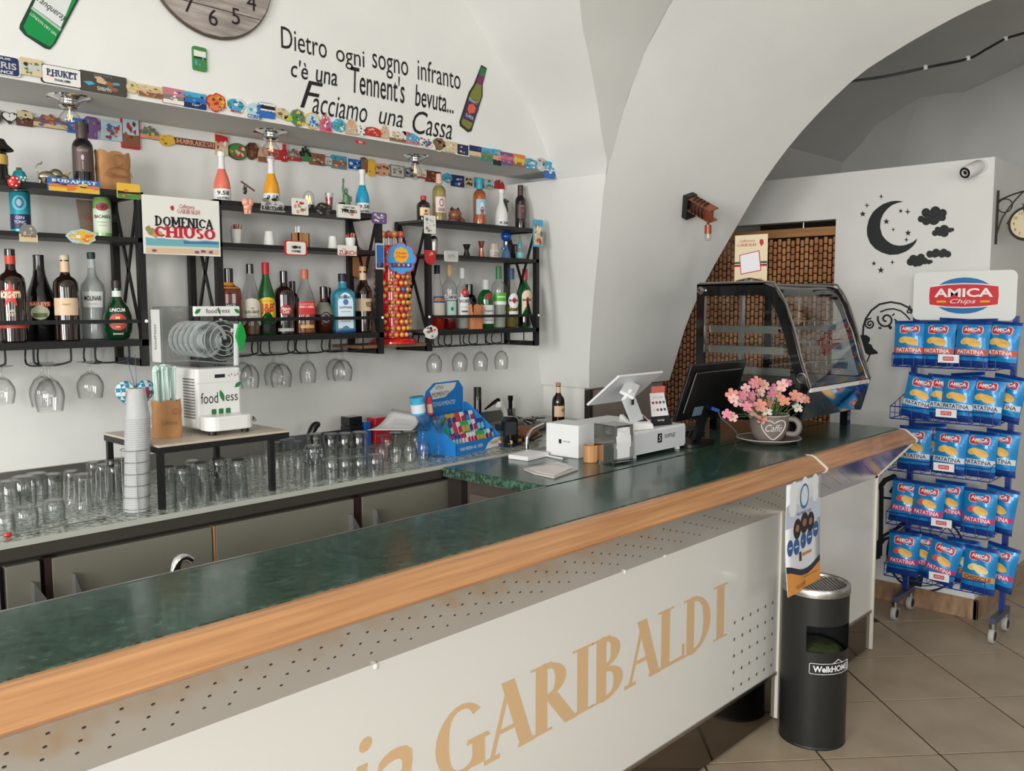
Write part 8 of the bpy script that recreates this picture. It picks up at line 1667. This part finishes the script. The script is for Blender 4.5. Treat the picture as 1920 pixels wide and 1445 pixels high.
# ================================================================ flyer clipped under the rail
xa, xb2, zt2, zb3 = 2.868, 3.15, 1.03, .632
t = thing('delivery_flyer', 'glossy white and orange flyer hanging from the wooden rail', 'flyer', ((xa+xb2)/2, 1.381, zb3)); fw_, fh = xb2-xa, zt2-zb3
fl = lambda x, y_, d=0: V((x, -.001-.012*max(0, 1-y_/fh*1.6)**2*(1.3 if x < 0 else .5)-d, y_))
def fp2(pl, col, off, nm='print', par=None): n = len(pl); cx = sum(a for a, b in pl)/n; cy = sum(b for a, b in pl)/n; return mb(C(*col)).add([fl(cx, cy, off)]+[fl(a, b, off) for a, b in pl], [(0, 1+i, 1+(i+1) % n) for i in range(n)]).build(nm, par or t)
o = mb(C(222, 226, 232)).grid([[fl(-fw_/2+fw_*k/6, fh*j/14) for k in range(7)] for j in range(15)]).build('sheet', t); so = o.modifiers.new('s', 'SOLIDIFY'); so.thickness = .0008
ov = lambda cx, cy, r_, e=1.15: [(cx*fw_+r_*cos(2*pi*k/18), cy*fh+r_*e*sin(2*pi*k/18)) for k in range(18)]
m = mb(C(196, 204, 222)); m.grid([[fl(-fw_/2+fw_*k/8, fh*(y_+.03*sin(k*1.3)*(1 if y_ > .6 else 0)), .0006) for k in range(9)] for y_ in (.60, .70, .80)]); m.build('cloud_band', t)
for ib, (cx, cy, r_) in enumerate(((-.3, .93, .03), (0, .95, .028), (.3, .94, .03), (-.32, .78, .03), (.32, .84, .026))): fp2(ov(cx, cy, r_), (232, 234, 236), .0012+ib*6e-5, 'pale_bubble')
a = fp2(ov(.0, .85, .036, 1.3), (60, 120, 160), .0016, 'medal'); fp2(ov(0, .855, .028, 1.3), (216, 226, 232), .002, 'medal_face', a)
m = mb(C(50, 50, 70)); write(m, 'RICHIEDI QUI', lambda x, y_: fl(x, y_, .0016), w=fw_*.4, h=.013, cy=fh*.70); m.build('flyer_text', t)
for ib, (cx, cy, r_) in enumerate(((-.18, .57, .030), (.02, .60, .032), (.2, .59, .030))): b = fp2(ov(cx, cy, r_, 1.25), (40, 34, 34), .0016+ib*8e-5, 'black_badge'); fp2(ov(cx, cy+.005, r_*.5, .9), (150, 110, 80), .002, 'badge_picture', b)
for cx, cy in ((-.38, .42), (-.2, .41), (0, .44), (.18, .45), (.36, .50)): b = fp2(ov(cx, cy, .023, 1.3), (50, 90, 150), .0016, 'blue_badge'); fp2([(cx*fw_+x, cy*fh+y_) for x, y_ in rrect(.026, .006, .002)], (200, 214, 230), .002, 'badge_line', b)
fp2([(.0*fw_-.01, fh*.30), (.24*fw_, fh*.30), (.24*fw_, fh*.325), (-.01, fh*.325)], (206, 130, 60), .0016, 'orange_tag'); fp2([(-.13*fw_, fh*.265), (-.07*fw_, fh*.265), (-.07*fw_, fh*.35), (-.13*fw_, fh*.35)], (60, 44, 34), .0018, 'phone_picture')
wave = lambda k: .20+.05*cos(k/8*pi*1.5+.4)
m = mb(C(38, 44, 66)); m.grid([[fl(-fw_/2+fw_*k/8, fh*(wave(k)+q), .0012) for k in range(9)] for q in (-.04, .02)]); m.build('dark_wave', t)
m = mb(C(222, 150, 72)); m.grid([[fl(-fw_/2+fw_*k/8, fh*y_ if y_ < .1 else fh*(wave(k)-.035), .0016) for k in range(9)] for y_ in (0, .06, .2)]); m.build('orange_wave', t)
m = mb(C(110, 70, 40)); write(m, 'www.richiedi', lambda x, y_: fl(x, y_, .002), w=fw_*.4, h=.008, cx=.2*fw_, cy=fh*.1); m.build('flyer_text', t); m = mb(C(110, 70, 40)); write(m, 'GLOVO', lambda x, y_: fl(x, y_, .0026), w=fw_*.3, h=.012, cx=-.12*fw_, cy=fh*.05); m.build('flyer_text', t)
# thin cord over the rail joint
